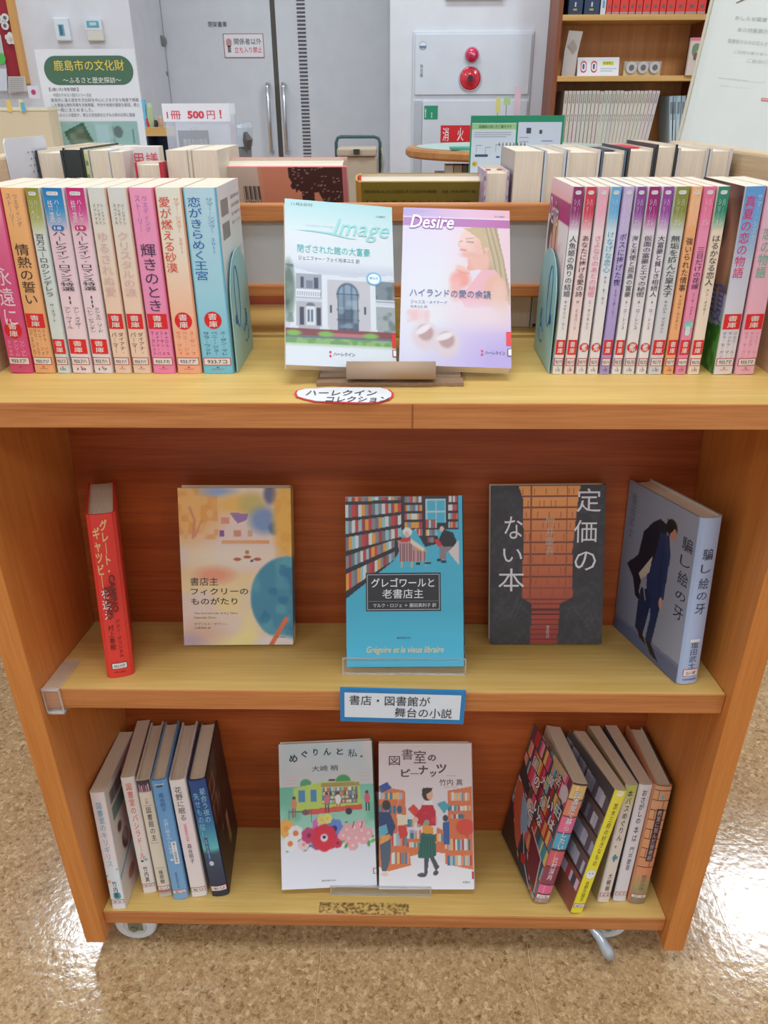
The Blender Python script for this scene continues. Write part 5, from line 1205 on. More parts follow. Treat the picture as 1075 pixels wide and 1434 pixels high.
# ------------------------------------------------------------------ far side of the cart, top level
SBK = Matrix.Translation((0, DEP, ZFAR)) @ RZ(math.pi)        # frame of the flat far shelf
DBK = .128
def backbook(px0, px1, label, ccov, name='hardback', T=None, h=.196, py=211, hard=True, depth=DBK, pc=None, yaw=0, v=None, leftc=None, nm=None):
    """book on the far side shelf: its fore edge faces the camera"""
    xa, xb = at(px0, py, .262).x, at(px1, py, .262).x; T = xb-xa-.0006
    cx = (xa+xb)/2
    vb = v if v is not None else (.25-depth)            # spine position in the far frame (from the far front edge)
    M = pose('top', -cx, vb, yaw, 0, 0, T, h, depth, S=SBK)
    b = Book(name, label, T, h, depth, M, (ccov if leftc is None else ccov, ccov, leftc or ccov), hard=hard, gloss=True, group='books on the far side of the cart')
    return b
far = [(44, 83, 'charcoal-covered hardback at the left end of the far row', (56, 60, 64), True, .196), (83, 112, 'thick black glossy hardback with green edge in the far left row', (44, 50, 48), True, .1985),
       (112, 120, 'thin magazine with green and white cover in the far left row', (150, 176, 100), False, .1965),
       (120, 148, 'hardback with light blue top edges in the far left row', (196, 214, 226), False, .196), (148, 168, 'pale paperback right of the blue-edged book in the far row', (226, 216, 206), False, .1945)]
for a_, b_, lb, cc, hd, hh in far:
    bb = backbook(a_, b_, lb, cc, name='hardback' if hd else 'paperback', hard=hd, h=hh)
    if a_ == 83:
        m = bb.mb('inserted_cover'); m.box((-bb.T/2+.003, bb.D-.004, .004), (bb.T/2-.003, bb.D+.0006, bb.H-.002), (48, 56, 54)); m.box((-bb.T/2+.004, bb.D+.0006, bb.H-.05), (-bb.T/2+.011, bb.D+.001, bb.H-.03), (190, 150, 140))
    if a_ == 112:
        m = bb.mb('leaf_print')
        for k in range(14): put_rect(m, Face((bb.T/2, bb.D+.0012, bb.H), (-bb.T, 0, 0), (0, 0, -bb.H), (0, 1, 0)), .15+.1*(k % 3), .02+.035*k, .6+.1*(k % 3), .045+.035*k, [(196, 206, 140), (120, 150, 80)][k % 2], .0)
    bb.done()
bb = backbook(228.5, 259, 'cream paperback beside the red-lettered white book in the far row', (226, 220, 206), name='paperback', hard=False); bb.done()
bb = backbook(259, 265, 'thin folded pamphlet between two cream books in the far left row', (214, 206, 182), name='pamphlet', hard=False, depth=.12); bb.done()
bb = backbook(265, 302, 'thick worn cream book at the right end of the far left row', (226, 216, 196), name='paperback', hard=False); bb.done()
# white book lying face to us with red brush letters
xa, xb = at(168, 210, .32).x, at(219, 206, .32).x
T = .018; W_ = xb-xa+.012; M = pose('top', -(xa+xb)/2+W_/2, .2, 0, 0, .02, T, .198, W_, face=True, S=SBK) 
t = Book('hardback', 'white book with red brush lettering facing us in the far row', T, .198, W_, M, ((236, 228, 226), (236, 228, 226), (238, 230, 228)), hard=False)
t.text('lettering', 'back', '不', .1, .05, .42, .24, (214, 60, 74), .0006, bold=0); t.text('lettering', 'back', '思議', .44, .03, .96, .12, (220, 80, 90), .0006, bold=0)
t.done()
bb = backbook(189, 227, 'small book with red covers standing before the white book in the far row', (206, 36, 66), hard=True, h=.1845, depth=.03, v=.2335, py=222); bb.done()

far = [(722, 764, 'grey-beige ring-bound book at the left end of the far right row', (196, 184, 176), False, 0.1940), (764.5, 796, 'hardback with pale blue-grey top in the far right row', (196, 206, 214), True, 0.1945),
       (797, 844, 'thick cream hardback with white cover, third in the far right row', (222, 214, 206), True, 0.1950), (845, 881, 'hardback with dark slate cover in the far right row', (96, 110, 124), True, 0.1940),
       (882, 921, 'thick hardback with black cover and red end sheet in the far right row', (70, 70, 74), True, 0.1965), (921, 952, 'white-paged book with black cover in the far right row', (50, 54, 56), True, 0.2000),
       (953, 997, 'thick cream hardback with grey cover in the far right row', (206, 200, 198), True, 0.1965), (998, 1031, 'cream hardback with grey-white cover at the right end of the far row', (214, 208, 204), True, 0.1960)]
for a_, b_, lb, cc, hd, hh in far:
    bb = backbook(a_, b_, lb, cc, name='hardback' if hd else 'ring_bound_book', hard=hd, h=hh)
    if a_ == 882:
        m = bb.mb('red_end_sheet'); m.box((-bb.T/2+.004, .006, bb.H-.0028), (bb.T/2-.006, bb.D-.05, bb.H-.0014), (226, 36, 60))
    if a_ == 845:
        m = bb.mb('navy_end_sheet'); m.box((-bb.T/2+.004, .006, bb.H-.0028), (bb.T/2-.004, bb.D-.04, bb.H-.0014), (36, 46, 70))
    if a_ == 722:
        m = bb.mb('wire_ring')
        for k in range(8): m.tube([(-bb.T/2+.003+.0045*k, .004, bb.H), (-bb.T/2+.003+.0045*k, 0, bb.H+.003), (-bb.T/2+.003+.0045*k, -.004, bb.H)], .0006, (110, 110, 116), n=5)
    bb.done()
# small flowered book in the middle
bb = backbook(680, 716, 'small thick book with floral purple covers right of the gold book', (196, 176, 196), hard=True, h=.1737, depth=.09, v=.155, py=240)
for k in range(16):
    for s in (-1, 1):
        m = bb.mb('flower_print'); z_ = bb.H-.008-.011*k; m.tube([(s*(bb.T/2+.0002), bb.D-.002-.004*(k % 2), z_), (s*(bb.T/2+.0006), bb.D-.002-.004*(k % 2), z_)], .0028, [(150, 110, 150), (214, 150, 170)][k % 2], n=7)
        put_rect(m, Face((bb.T/2, bb.D+.0002, bb.H), (-bb.T, 0, 0), (0, 0, -bb.H), (0, 1, 0)), .01 if s < 0 else .93, .03+.058*k, .07 if s < 0 else .99, .055+.058*k, [(150, 120, 160), (206, 150, 170)][k % 2], .0)
m = bb.mb('red_mark'); m.box((-.012, .03, bb.H-.0028), (-.006, .04, bb.H-.0018), (206, 50, 70)); m.box((.002, .03, bb.H-.0028), (.010, .04, bb.H-.0018), (206, 50, 70)); bb.done()
# chocolate book and gold book, displayed to the other side, their backs to us
def backface(name, label, pxl, pxr, py, T, h, lean, col, v, spine, yaw=0):
    xa, xb = at(pxl, py, .315).x, at(pxr, py, .315).x; W = xb-xa
    M = SBK @ Matrix.Translation((-xa, v, .0005+T/2*math.sin(lean))) @ RZ(yaw) @ RX(-lean) @ RZ(math.pi/2)
    # in the far frame x runs leftwards; spine at our left
    b = Book(name, label, T, h, W, M, (col, spine, col), hard=True, bulge=.003)
    return b
b = backface('hardback', 'pink book with dripping chocolate back cover leaning in the far row', 299, 485, 234, .024, .1905, .4, (226, 130, 140), .12, (224, 140, 150))
cv = Cv(130, 130, (244, 160, 130)); cv.rect(0, 0, .33, 1, (236, 214, 200)); cv.rect(.33, 0, .36, 1, (244, 170, 140))
cv.poly([(.57, 0), (1, 0), (1, 1), (.7, 1), (.68, .62), (.66, .3), (.64, .26), (.62, .3), (.62, .2), (.6, .22), (.59, .18), (.57, .12)], (84, 50, 50))
cv.poly([(.76, .3), (.8, .3), (.84, .42), (.85, .62), (.84, .75), (.7, .75), (.7, .4)], (242, 158, 128)); cv.rect(.62, 0, .645, .2, (84, 50, 50)); cv.ell(.6, .22, .02, .04, (84, 50, 50)); cv.poly([(.66, .1), (.76, .2), (.76, .58), (.73, .62), (.7, .58), (.69, .3)], (84, 50, 50))
r_ = np.random.RandomState(1)
for k in range(90):
    x, y = .6+.38*r_.rand(), .0+.5*r_.rand(); a_ = r_.rand()*3.1
    i = min(129, int(x*130)); j = min(129, int(y*130))
    if abs(cv.a[j, i, 0]-84) < 3: cv.line([(x, y), (x+.012*math.cos(a_), y+.008*math.sin(a_))], .007, (238, 210, 200))
b.canvas('back_print', 'back', cv, .01, 0, .97, .55)
for v0 in (.12, .26):
    for k in range(12): b.rect('barcode', 'back', .2+.011*k, v0, .2+.011*k+(.003+.005*((k*5) % 3)/2), v0+.09, (70, 60, 60), .0005)
b.text('barcode', 'back', '9784052', .2, .215, .33, .235, (90, 80, 80), .0005, bold=0)
b.done()
b = backface('hardback', 'gold-covered book with dark print lying back in the far row', 500, 681, 257, .02, .1765, .46, (150, 132, 56), .11, (214, 160, 80))
b.F['back']
b.text('back_lettering', 'back', 'ISBN978-4-10-133252-9 C1034 ¥1800E', .05, .055, .62, .078, (70, 62, 40), .0006, bold=0); b.text('back_lettering', 'back', '定価（本体1800円＋税）', .66, .055, .93, .078, (70, 62, 40), .0006, bold=0)
rr = random.Random(4)
for k in range(3): b.text('back_lettering', 'back', ['人生を変えるおかねの授業、', '誰もが一度は読んでおきたい', '最初の一冊。'][k], .04, .13+.07*k, .92-.1*k, .185+.07*k, (66, 58, 36), .0006, bold=0)
m = b.mb('headband'); m.box((-.006, .0012, b.H-.003), (.006, .004, b.H-.0008), (214, 50, 40)); b.done()
# white perforated plate at the far left
t = empty('perforated_plate', (-.3888, .2045, 1.0255), 'white perforated metal plate hooked over the left side panel of the cart', 'metal plate')
wp = .104; WE = mat('white_enamel', (232, 234, 242), .35)
m = MB(); m.prism([(-.0007, 0, -.044), (-.0007, wp, -.044), (-.0007, wp, .012), (-.0007, wp-.004, .016), (-.0007, .004, .016), (-.0007, 0, .012)], (.0012, 0, 0), (232, 234, 242)); m.build('plate', WE, t)
MB().box((-.012, .05, .0003), (-.0007, wp-.004, .0012)).build('hook', WE, t)
m = MB(); F = Face((.0006, 0, .016), (0, wp, 0), (0, 0, -.06), (1, 0, 0))
for r in range(6):
    for c_ in range(5):
        u = .5+.1*c_+(.05 if r % 2 else 0); v = .25+.11*r; put_rect(m, F, u-.012, v-.012, u+.012, v+.012, (96, 90, 100), .0003, rnd=.001)
tag(m.build('hole', PRINT, t), kind='stuff')
# ------------------------------------------------------------------ middle shelf
LBL = (206, 120, 140)
b = Book('hardback', 'red hardback with cream title standing alone at the left of the middle shelf', .031, .203, .1299, pose('mid', -.3077, .0292, .3408, .005, .004, .031, .203, .1299), ((226, 60, 52), (232, 62, 52), (226, 60, 52)), hard=True, bulge=.003)
b.text('title_lettering', 'spine', 'グレート・', .42, .03, .68, .34, (240, 190, 130), vert=True, bold=.03)
b.text('title_lettering', 'spine', 'ギャツビー', .16, .07, .4, .43, (240, 190, 130), vert=True, bold=.03)
b.text('title_lettering', 'spine', 'を追え', .18, .44, .48, .625, (244, 240, 236), off=.0011, vert=True, bold=.04)
mm = b.mb('author_lettering')
Fs = b.F['spine']; Fr = Face(Fs.p(.72, .35), Vector((0, 0, -b.H*.2)), Vector((-b.T*.22, 0, 0)), (0, -1, 0), lambda q, u, v: q+Vector((0, -b.bul(q.x), 0)))
put_text(mm, Fr, 'CAMINO', 0, .0, 1.15, 1, (110, 40, 36), .0006, bold=.03)
Fr = Face(Fs.p(.5, .42), Vector((0, 0, -b.H*.2)), Vector((-b.T*.2, 0, 0)), (0, -1, 0), lambda q, u, v: q+Vector((0, -b.bul(q.x), 0)))
put_text(mm, Fr, 'ISLAND', 0, .0, 1, 1, (110, 40, 36), .0006, bold=.03)
b.text('author_lettering', 'spine', '村上春樹', .26, .66, .46, .82, (96, 40, 36), vert=True, bold=.02); b.text('author_lettering', 'spine', 'ジョン・グリシャム', .54, .63, .7, .87, (96, 40, 36), vert=True, bold=.01)
calllabel(b, '933.7グ', .905, .945, .22, .78, rim=(70, 60, 60)); b.text('author_lettering', 'spine', '中央公論新社', .28, .96, .72, .972, (110, 40, 36), bold=0)
b.done()

b = Book('hardback', 'pastel yellow watercolour hardback with large teal ball on its cover', .025, .1996, .1361, pose('mid', -.1138, .1121, .0509, .0122, .1596, .025, .1996, .1361, face=True), ((236, 210, 170), (220, 190, 120), (236, 210, 170)), hard=True, bulge=.002)
cv = Cv(120, 175, (244, 220, 170)); cv.vg(0, .5, (238, 214, 190), (240, 206, 160)); cv.vg(.5, 1, (240, 206, 160), (248, 232, 160))
cv.blot(5, (232, 206, 206), .7, 21); cv.ell(.1, .12, .28, .2, (240, 178, 96), .4, .9); cv.blot(18, (224, 140, 60), .5, 22, box=(0, 0, .35, .32)); cv.line([(.12, .31), (.14, .2), (.1, .12)], .02, (214, 140, 110)); cv.line([(.14, .3), (.2, .2)], .014, (214, 140, 110))
cv.ell(.35, .02, .14, .03, (150, 170, 206), .6); cv.ell(.55, .1, .2, .06, (240, 186, 96), .4); cv.ell(.66, .1, .12, .07, (196, 180, 110), .4, .8)
cv.poly([(.45, .15), (.62, .16), (.6, .2), (.52, .22)], (160, 120, 170)); cv.ell(.82, .04, .06, .06, (110, 110, 140), .3); cv.ell(.76, .2, .13, .08, (130, 150, 190), .35); cv.ell(.85, .25, .05, .04, (70, 110, 160), .3); cv.ell(.96, .2, .12, .28, (238, 180, 84), .3); cv.blot(16, (226, 150, 60), .4, 23, box=(.85, .05, 1, .5))
cv.rect(.37, .18, .45, .22, (226, 150, 130)); cv.rect(.36, .26, .4, .3, (140, 90, 150)); cv.rect(.48, .26, .55, .3, (214, 150, 120)); cv.rect(.61, .26, .65, .3, (214, 170, 140)); cv.rect(.37, .325, .8, .345, (230, 160, 100)); cv.ell(.45, .43, .4, .07, (238, 222, 200), .6, .8)
for (x, y) in ((.51, .445), (.6, .43), (.69, .445)): cv.ell(x, y, .035, .01, (190, 90, 70), .2)
cv.ell(.6, .4, .02, .012, (170, 130, 90)); cv.ell(.64, .455, .015, .008, (60, 90, 130)); cv.ell(.3, .545, .16, .05, (238, 150, 120), .5, .85)
base_ = cv.a.copy(); cv.ell(.95, .7, .33, .27, (76, 142, 168), .04); cv.blot(9, (110, 176, 184), .6, 24, box=(.6, .42, 1, .98)); cv.blot(12, (44, 110, 150), .5, 25, lo=.55, box=(.66, .48, 1, .95))
ball = np.hypot((cv.X-.95)/.33, (cv.Y-.7)/.27) < 1.02; cv.a = np.where(ball[..., None], cv.a, base_)
cv.ell(.85, .99, .2, .05, (240, 226, 220), .3); cv.line([(.94, .83), (.8, 1.0)], .04, (232, 120, 80)); cv.ell(.15, .92, .2, .08, (220, 170, 150), .6, .6); cv.ell(.05, .98, .12, .05, (180, 160, 190), .6, .6)
b.canvas('cover_print', 'front', cv)
b.text('title_lettering', 'front', '書店主', .08, .56, .33, .612, (84, 66, 60)); b.text('title_lettering', 'front', 'フィクリーの', .08, .628, .6, .672, (84, 66, 60)); b.text('title_lettering', 'front', 'ものがたり', .08, .69, .5, .735, (84, 66, 60))
b.text('author_lettering', 'front', 'The Storied Life of A.J. Fikry', .1, .785, .5, .8, (120, 100, 90), bold=0); b.text('author_lettering', 'front', 'Gabrielle Zevin', .1, .812, .3, .825, (120, 100, 90), bold=0); b.text('author_lettering', 'front', 'ガブリエル・ゼヴィン', .1, .852, .4, .868, (110, 90, 80), bold=0); b.text('author_lettering', 'front', '小尾芙佐 訳', .1, .88, .25, .893, (110, 90, 80), bold=0)
b.text('author_lettering', 'front', '早川書房', .85, .945, .93, .955, (60, 60, 60), bold=0)
b.canvas('spine_print', 'spine', spine_grad([(0, (206, 170, 90)), (.42, (214, 180, 110)), (.46, (60, 120, 150)), (.85, (60, 120, 150)), (.9, (230, 210, 170)), (1, (214, 190, 140))]))
b.text('title_lettering', 'spine', '書店主フィクリーのものがたり', .35, .09, .65, .4, (90, 70, 60), vert=True, bold=0); b.done()

b = Book('paperback', 'teal hardback with bookshop illustration in the centre of the middle shelf', .025, .2005, .1376, pose('mid', .0965, .0463, -.0065, -.019, .3585, .025, .2005, .1376, face=True, w=.0022), ((66, 176, 208), (30, 90, 110), (66, 176, 208)), hard=True, bulge=.002)
TEAL = (74, 184, 214); cv = Cv(140, 200, TEAL)
cols = [(206, 60, 60), (230, 160, 60), (120, 120, 130), (216, 222, 220), (170, 60, 60), (140, 140, 146), (150, 200, 206)]; K = (40, 36, 44)
cv.poly([(0, 0), (.48, 0), (.48, .3), (.41, .38), (0, .6)], K)
for k, (y0, h0, y1, h1) in enumerate(((0, .03, 0, .02), (.05, .075, .04, .052), (.145, .075, .11, .055), (.24, .08, .185, .052), (.35, .075, .255, .045), (.455, .1, .325, .045))):
    xe = .48 if k < 4 else .42; n = 17
    for i in range(n):
        xa = i*xe/n; xb = (i+1)*xe/n; ta, tb = xa/xe, xb/xe
        c_ = cols[(i*5+k*3+(i*i) % 3) % 7]
        cv.poly([(xa, y0+(y1-y0)*ta), (xb, y0+(y1-y0)*tb), (xb, y0+(y1-y0)*tb+h0+(h1-h0)*tb), (xa, y0+(y1-y0)*ta+h0+(h1-h0)*ta)], c_)
cv.rect(.48, 0, .97, .2, K); cv.poly([(.52, .2), (.97, .19), (.97, .2), (.75, .3), (.65, .3)], K)
for r in range(4): cv.books(.51, .0+.05*r+.004, .66, .04+.05*r, cols, .016, r+50)
cv.rect(.69, .02, .86, .16, (190, 216, 220)); cv.rect(.7, .03, .77, .09, TEAL); cv.rect(.78, .03, .85, .09, TEAL); cv.rect(.7, .1, .77, .16, TEAL); cv.rect(.78, .1, .85, .16, TEAL)
for r in range(4): cv.books(.88, .0+.05*r+.004, .96, .04+.05*r, cols, .014, r+80)
cv.rect(.69, .14, .78, .19, (200, 70, 60)); cv.books(.69, .145, .78, .19, cols, .015, 90); cv.books(.69, .2, .8, .235, cols, .015, 91); cv.books(.7, .245, .76, .275, cols, .015, 92); cv.books(.59, .195, .66, .235, cols, .015, 93); cv.poly([(.48, .2), (.6, .2), (.68, .3), (.65, .42), (.48, .42)], TEAL); cv.rect(.97, 0, 1, .42, TEAL); cv.poly([(.78, .2), (.97, .2), (.97, .42), (.68, .42), (.68, .3), (.8, .28)], TEAL)
cv.poly([(.45, .265), (.56, .26), (.62, .31), (.69, .325), (.69, .385), (.46, .385)], (200, 150, 150))
for i in range(12): cv.rect(.465+.019*i, .28 if i < 6 else .32, .471+.019*i, .385, (84, 60, 74))
cv.line([(.45, .265), (.56, .262), (.62, .315), (.69, .325)], .014, (226, 170, 80)); cv.rect(.47, .385, .485, .42, (226, 180, 90)); cv.rect(.56, .385, .575, .42, (226, 180, 90)); cv.rect(.68, .38, .69, .415, (226, 180, 90)); cv.rect(.6, .39, .64, .405, K); cv.rect(.67, .39, .73, .402, K)
cv.poly([(.48, .245), (.56, .24), (.56, .265), (.47, .27)], (206, 50, 56)); cv.ell(.53, .21, .04, .026, (236, 230, 226)); cv.ell(.525, .225, .02, .018, (226, 186, 170)); cv.poly([(.56, .25), (.68, .31), (.66, .325), (.56, .28)], (230, 220, 200))
cv.ell(.83, .185, .035, .022, (34, 30, 36)); cv.ell(.825, .195, .02, .016, (228, 190, 172)); cv.poly([(.84, .2), (.92, .215), (.95, .27), (.92, .3), (.84, .3), (.8, .28), (.78, .27), (.8, .25)], (34, 32, 38)); cv.poly([(.76, .26), (.79, .25), (.83, .295), (.79, .3)], (214, 50, 54)); cv.poly([(.8, .3), (.94, .3), (.9, .325), (.86, .33), (.86, .375), (.8, .375)], (146, 130, 136)); cv.rect(.78, .37, .82, .385, K); cv.rect(.82, .378, .86, .392, K); cv.poly([(.88, .33), (.97, .26), (.97, .41)], (226, 210, 206))
b.canvas('cover_print', 'front', cv)
b.rect('title_box', 'front', .17, .45, .81, .675, (40, 38, 44), .0004); b.rect('title_box', 'front', .18, .458, .8, .667, (190, 190, 196), .0006); b.rect('title_box', 'front', .186, .462, .794, .663, (44, 40, 46), .0008); b.rect('title_box', 'front', .19, .615, .79, .617, (150, 150, 156), .001)
b.text('title_lettering', 'front', 'グレゴワールと', .215, .48, .755, .535, (240, 240, 242), .0012); b.text('title_lettering', 'front', '老書店主', .31, .545, .66, .6, (240, 240, 242), .0012); b.text('title_lettering', 'front', 'マルク・ロジェ ＋ 藤田真利子 訳', .23, .628, .77, .652, (226, 226, 230), .0012, bold=0.01)
b.text('publisher_lettering', 'front', '東京創元社', .43, .825, .55, .838, (40, 60, 70), bold=0); b.text('publisher_lettering', 'front', 'Grégoire et le vieux libraire', .17, .88, .83, .93, (222, 206, 150), shear=.3, bold=.015)
calllabel(b, 'F', .88, .93); b.done()

b = Book('hardback', 'black hardback with glowing brick-red bookshelf on its cover, middle shelf', .025, .2001, .1392, pose('mid', .2742, .1125, -.0155, -.0187, .2072, .025, .2001, .1392, face=True), ((50, 48, 50), (44, 42, 44), (50, 48, 50)), hard=True, bulge=.002)
cv = Cv(130, 190, (66, 62, 66)); cv.blot(30, (90, 86, 88), .5, 31); cv.blot(10, (54, 50, 54), .5, 32)
cv.poly([(.24, 0), (.78, 0), (.76, .1), (.72, .4), (.73, .7), (.62, .74), (.6, 1), (.36, 1), (.37, .74), (.28, .7), (.29, .35), (.28, .08)], (206, 116, 60))
ins = (cv.a[..., 0] > 180)
g_ = np.clip(cv.Y, 0, 1)[..., None]; cv.a = np.where(ins[..., None], np.array([240, 160, 84.])*(1-g_)+np.array([150, 50, 44.])*g_, cv.a)
full = cv.a.copy()
for k in range(11): y = .06+.072*k; cv.rect(.24, y, .78, y+.009, (120, 60, 44))
for x in (.345, .66): cv.rect(x, 0, x+.012, .74, (140, 76, 50))
for k in range(70): x = .24+.54*((k*37) % 70)/70; y = .07*(k % 11); cv.rect(x, y+.02, x+.005, y+.058, (150, 70, 46), .7)
for k in range(8): y = .74+.032*k; cv.rect(.36, y, .62, y+.006, (90, 30, 34))
cv.a = np.where(ins[..., None], cv.a, full*.86)
for k in range(30): cv.line([(.02+.03*(k % 10), .75+.02*(k % 7)), (.1+.03*(k % 10), .7+.03*(k % 5))], .004, (96, 92, 94), .5)
for k in range(30): cv.line([(.66+.03*(k % 10), .72+.02*(k % 9)), (.72+.03*(k % 10), .74+.03*(k % 7))], .004, (96, 92, 94), .5)
b.canvas('cover_print', 'front', cv)
for s, u0, v0, u1, v1 in (('定', .75, .02, .96, .165), ('価', .73, .215, .93, .355), ('の', .74, .41, .93, .53), ('な', .12, .19, .28, .33), ('い', .11, .39, .28, .475), ('本', .07, .515, .3, .66)): b.text('title_lettering', 'front', s, u0, v0, u1, v1, (226, 220, 222), bold=0)
b.text('author_lettering', 'front', '門井慶喜', .48, .2, .56, .43, (190, 170, 150), vert=True, bold=0); b.text('author_lettering', 'front', '東京創元社', .5, .88, .53, .96, (206, 190, 186), vert=True, bold=0); b.done()

b = Book('hardback', 'blue-grey hardback with bowing man in navy suit at the right of the middle shelf', .029, .2037, .1442, pose('mid', .3544, .0246, .2425, .0028, .0074, .029, .2037, .1442), ((150, 158, 178), (176, 192, 222), (166, 180, 206)), hard=True, bulge=.0035)
cv = Cv(130, 190, (152, 158, 176)); cv.hg(0, 1, (140, 146, 164), (164, 172, 192)); cv.poly([(0, .9), (1, .88), (1, 1), (0, 1)], (104, 116, 150)); cv.poly([(0, .9), (1, .885), (1, .9), (0, .92)], (122, 134, 166))
N1 = (34, 36, 50); N2 = (42, 56, 98)
cv.poly([(.42, .17), (.52, .125), (.62, .14), (.63, .25), (.5, .4), (.36, .5), (.33, .64), (.42, .71), (.28, .68), (.22, .58), (.1, .52), (.26, .42), (.3, .26)], N1)
cv.poly([(.36, .6), (.55, .58), (.46, .9), (.34, .88), (.34, .7)], (38, 50, 88)); cv.poly([(.5, .58), (.67, .58), (.6, .91), (.51, .9), (.54, .74)], N2)
cv.poly([(.54, .2), (.66, .19), (.71, .3), (.69, .58), (.6, .63), (.44, .6), (.42, .5), (.5, .36)], N2); cv.line([(.6, .3), (.62, .56)], .012, (30, 40, 76)); cv.line([(.62, .2), (.69, .33), (.67, .57)], .02, (50, 68, 114))
cv.poly([(.3, .53), (.47, .37), (.45, .48), (.34, .56)], (206, 194, 176)); cv.line([(.36, .54), (.44, .66)], .016, (190, 150, 130)); cv.ell(.68, .14, .075, .05, (34, 28, 30)); cv.ell(.71, .17, .045, .036, (200, 144, 122)); cv.poly([(.61, .1), (.74, .12), (.69, .16), (.64, .19)], (34, 28, 30)); cv.ell(.66, .61, .028, .035, (214, 160, 140))
cv.poly([(.35, .86), (.46, .88), (.53, .935), (.42, .92)], (50, 36, 40)); cv.poly([(.5, .89), (.6, .9), (.73, .975), (.6, .965)], (50, 36, 40))
b.canvas('cover_print', 'front', cv)
for k, (s, v0, v1) in enumerate((('騙', .13, .21), ('し', .24, .3), ('絵', .33, .41), ('の', .45, .5), ('牙', .54, .615))): b.text('title_lettering', 'front', s, .84, v0+.01, .97, v1+.01, (60, 62, 78), bold=0)
b.text('author_lettering', 'front', '塩田武士', .07, .07, .15, .34, (110, 114, 130), vert=True, bold=0)
for k, (s, v0, v1) in enumerate((('騙', .175, .24), ('し', .265, .315), ('絵', .345, .41), ('の', .43, .475), ('牙', .5, .56))): b.text('title_lettering', 'spine', s, .28, v0, .7, v1, (60, 62, 78), bold=0)
b.text('author_lettering', 'spine', '塩田武士', .34, .735, .66, .9, (70, 76, 100), vert=True, bold=0); b.rect('spine_label', 'spine', .28, .715, .7, .733, (236, 230, 230), .0008); calllabel(b, 'シオ', .905, .95, .18, .82, rim=(214, 60, 90)); b.text('author_lettering', 'spine', 'KADOKAWA', .2, .965, .8, .976, (50, 80, 150), bold=.02); b.done()

# ------------------------------------------------------------------ bottom shelf, left row
def bot(label, par, cols, stops=None, hard=True, bulge=.0025, **k):
    b = Book('hardback' if hard else 'paperback', label, par[5], par[6], par[7], pose('bot', par[0], par[1], par[2], par[3], max(par[4], 0), par[5], par[6], par[7]), cols, hard=hard, bulge=bulge, group='novels on the bottom shelf', **k)
    if stops: b.canvas('spine_print', 'spine', spine_grad(stops))
    return b
b = bot('white novel with light blue title leaning alone at the bottom shelf left', (-.3685, .0061, .0356, -.032, 0, .0198, .1983, .1315), ((224, 216, 214), (238, 232, 232), (232, 226, 222)), [(0, (236, 224, 222)), (.5, (240, 226, 226)), (.7, (226, 236, 238)), (1, (238, 234, 232))], hard=False, bulge=.001)
b.text('title_lettering', 'spine', '図書室のキリギリス', .3, .08, .68, .62, (120, 186, 210), vert=True, bold=.01)
m = b.mb('spine_drawing'); F_ = b.F['spine']; m.poly([F_.p(u, v, .0005) for u, v in ((.06, .705), (.94, .64), (.94, .65), (.06, .715))], (60, 160, 190))
b.rect('spine_drawing', 'spine', .3, .85, .8, .91, (90, 170, 176), .0004, rnd=.004); b.rect('spine_drawing', 'spine', .1, .74, .3, .77, (240, 180, 160), .0004, rnd=.002)
b.text('author_lettering', 'spine', '竹内真', .36, .75, .68, .9, (60, 70, 96), vert=True); calllabel(b, 'タケ', .915, .95)
cv = Cv(60, 90, (226, 220, 212)); cv.rect(.1, .06, .5, .16, (140, 136, 136)); cv.rect(.1, .19, .5, .3, (120, 150, 142))
for k in range(12): cv.rect(.12+.03*k, .07, .13+.03*k, .15, (90, 86, 88))
cv.ell(.2, .4, .06, .04, (110, 80, 70)); cv.ell(.3, .55, .1, .08, (90, 50, 44)); cv.ell(.4, .5, .16, .12, (236, 224, 220), .2, .7); cv.poly([(.0, .72), (1, .5), (1, .53), (0, .75)], (110, 180, 200)); cv.ell(.5, .62, .1, .05, (230, 160, 120)); cv.ell(.3, .85, .1, .05, (190, 140, 120)); cv.ell(.7, .8, .1, .05, (206, 150, 130))
b.canvas('back_print', 'back', cv); b.done()
b = bot('white novel with red title and red side cover, second on the bottom shelf left', (-.3337, .0346, .1413, -.0481, 0, .0192, .2012, .1303), ((206, 52, 46), (240, 228, 222), (206, 190, 186)), [(0, (240, 226, 218)), (1, (240, 230, 224))], hard=False, bulge=.001)
b.text('title_lettering', 'spine', '図書室のバシラドール', .3, .05, .68, .69, (230, 110, 100), vert=True, bold=.01); b.rect('spine_drawing', 'spine', .3, .7, .5, .72, (90, 96, 120), .0005, rnd=.002); b.rect('spine_drawing', 'spine', .55, .69, .8, .71, (120, 190, 190), .0005, rnd=.002)
b.text('author_lettering', 'spine', '竹内真', .34, .76, .66, .9, (70, 60, 60), vert=True); calllabel(b, 'タケ', .915, .945)
m = b.mb('cover_lettering'); b.text('cover_lettering', 'front', '図書室の', .3, .1, .9, .2, (236, 226, 220)); b.rect('cover_lettering', 'front', .2, .5, .8, .8, (230, 226, 220), .0004); b.done()
b = bot('cream novel with book-stack print at the top of its spine, bottom shelf left', (-.3096, .0287, .142, -.0544, 0, .0188, .2018, .1306), ((226, 214, 196), (232, 220, 200), (226, 214, 196)), [(0, (70, 58, 66)), (.09, (80, 66, 74)), (.1, (232, 218, 198)), (.93, (232, 218, 198)), (.94, (160, 60, 60)), (.97, (200, 190, 176)), (1, (214, 206, 194))], bulge=.0015)
for k in range(5): b.rect('spine_drawing', 'spine', .14+.15*k, .03+.01*(k % 2), .24+.15*k, .085, [(190, 140, 170), (206, 170, 190), (150, 100, 120)][k % 3], .0005)
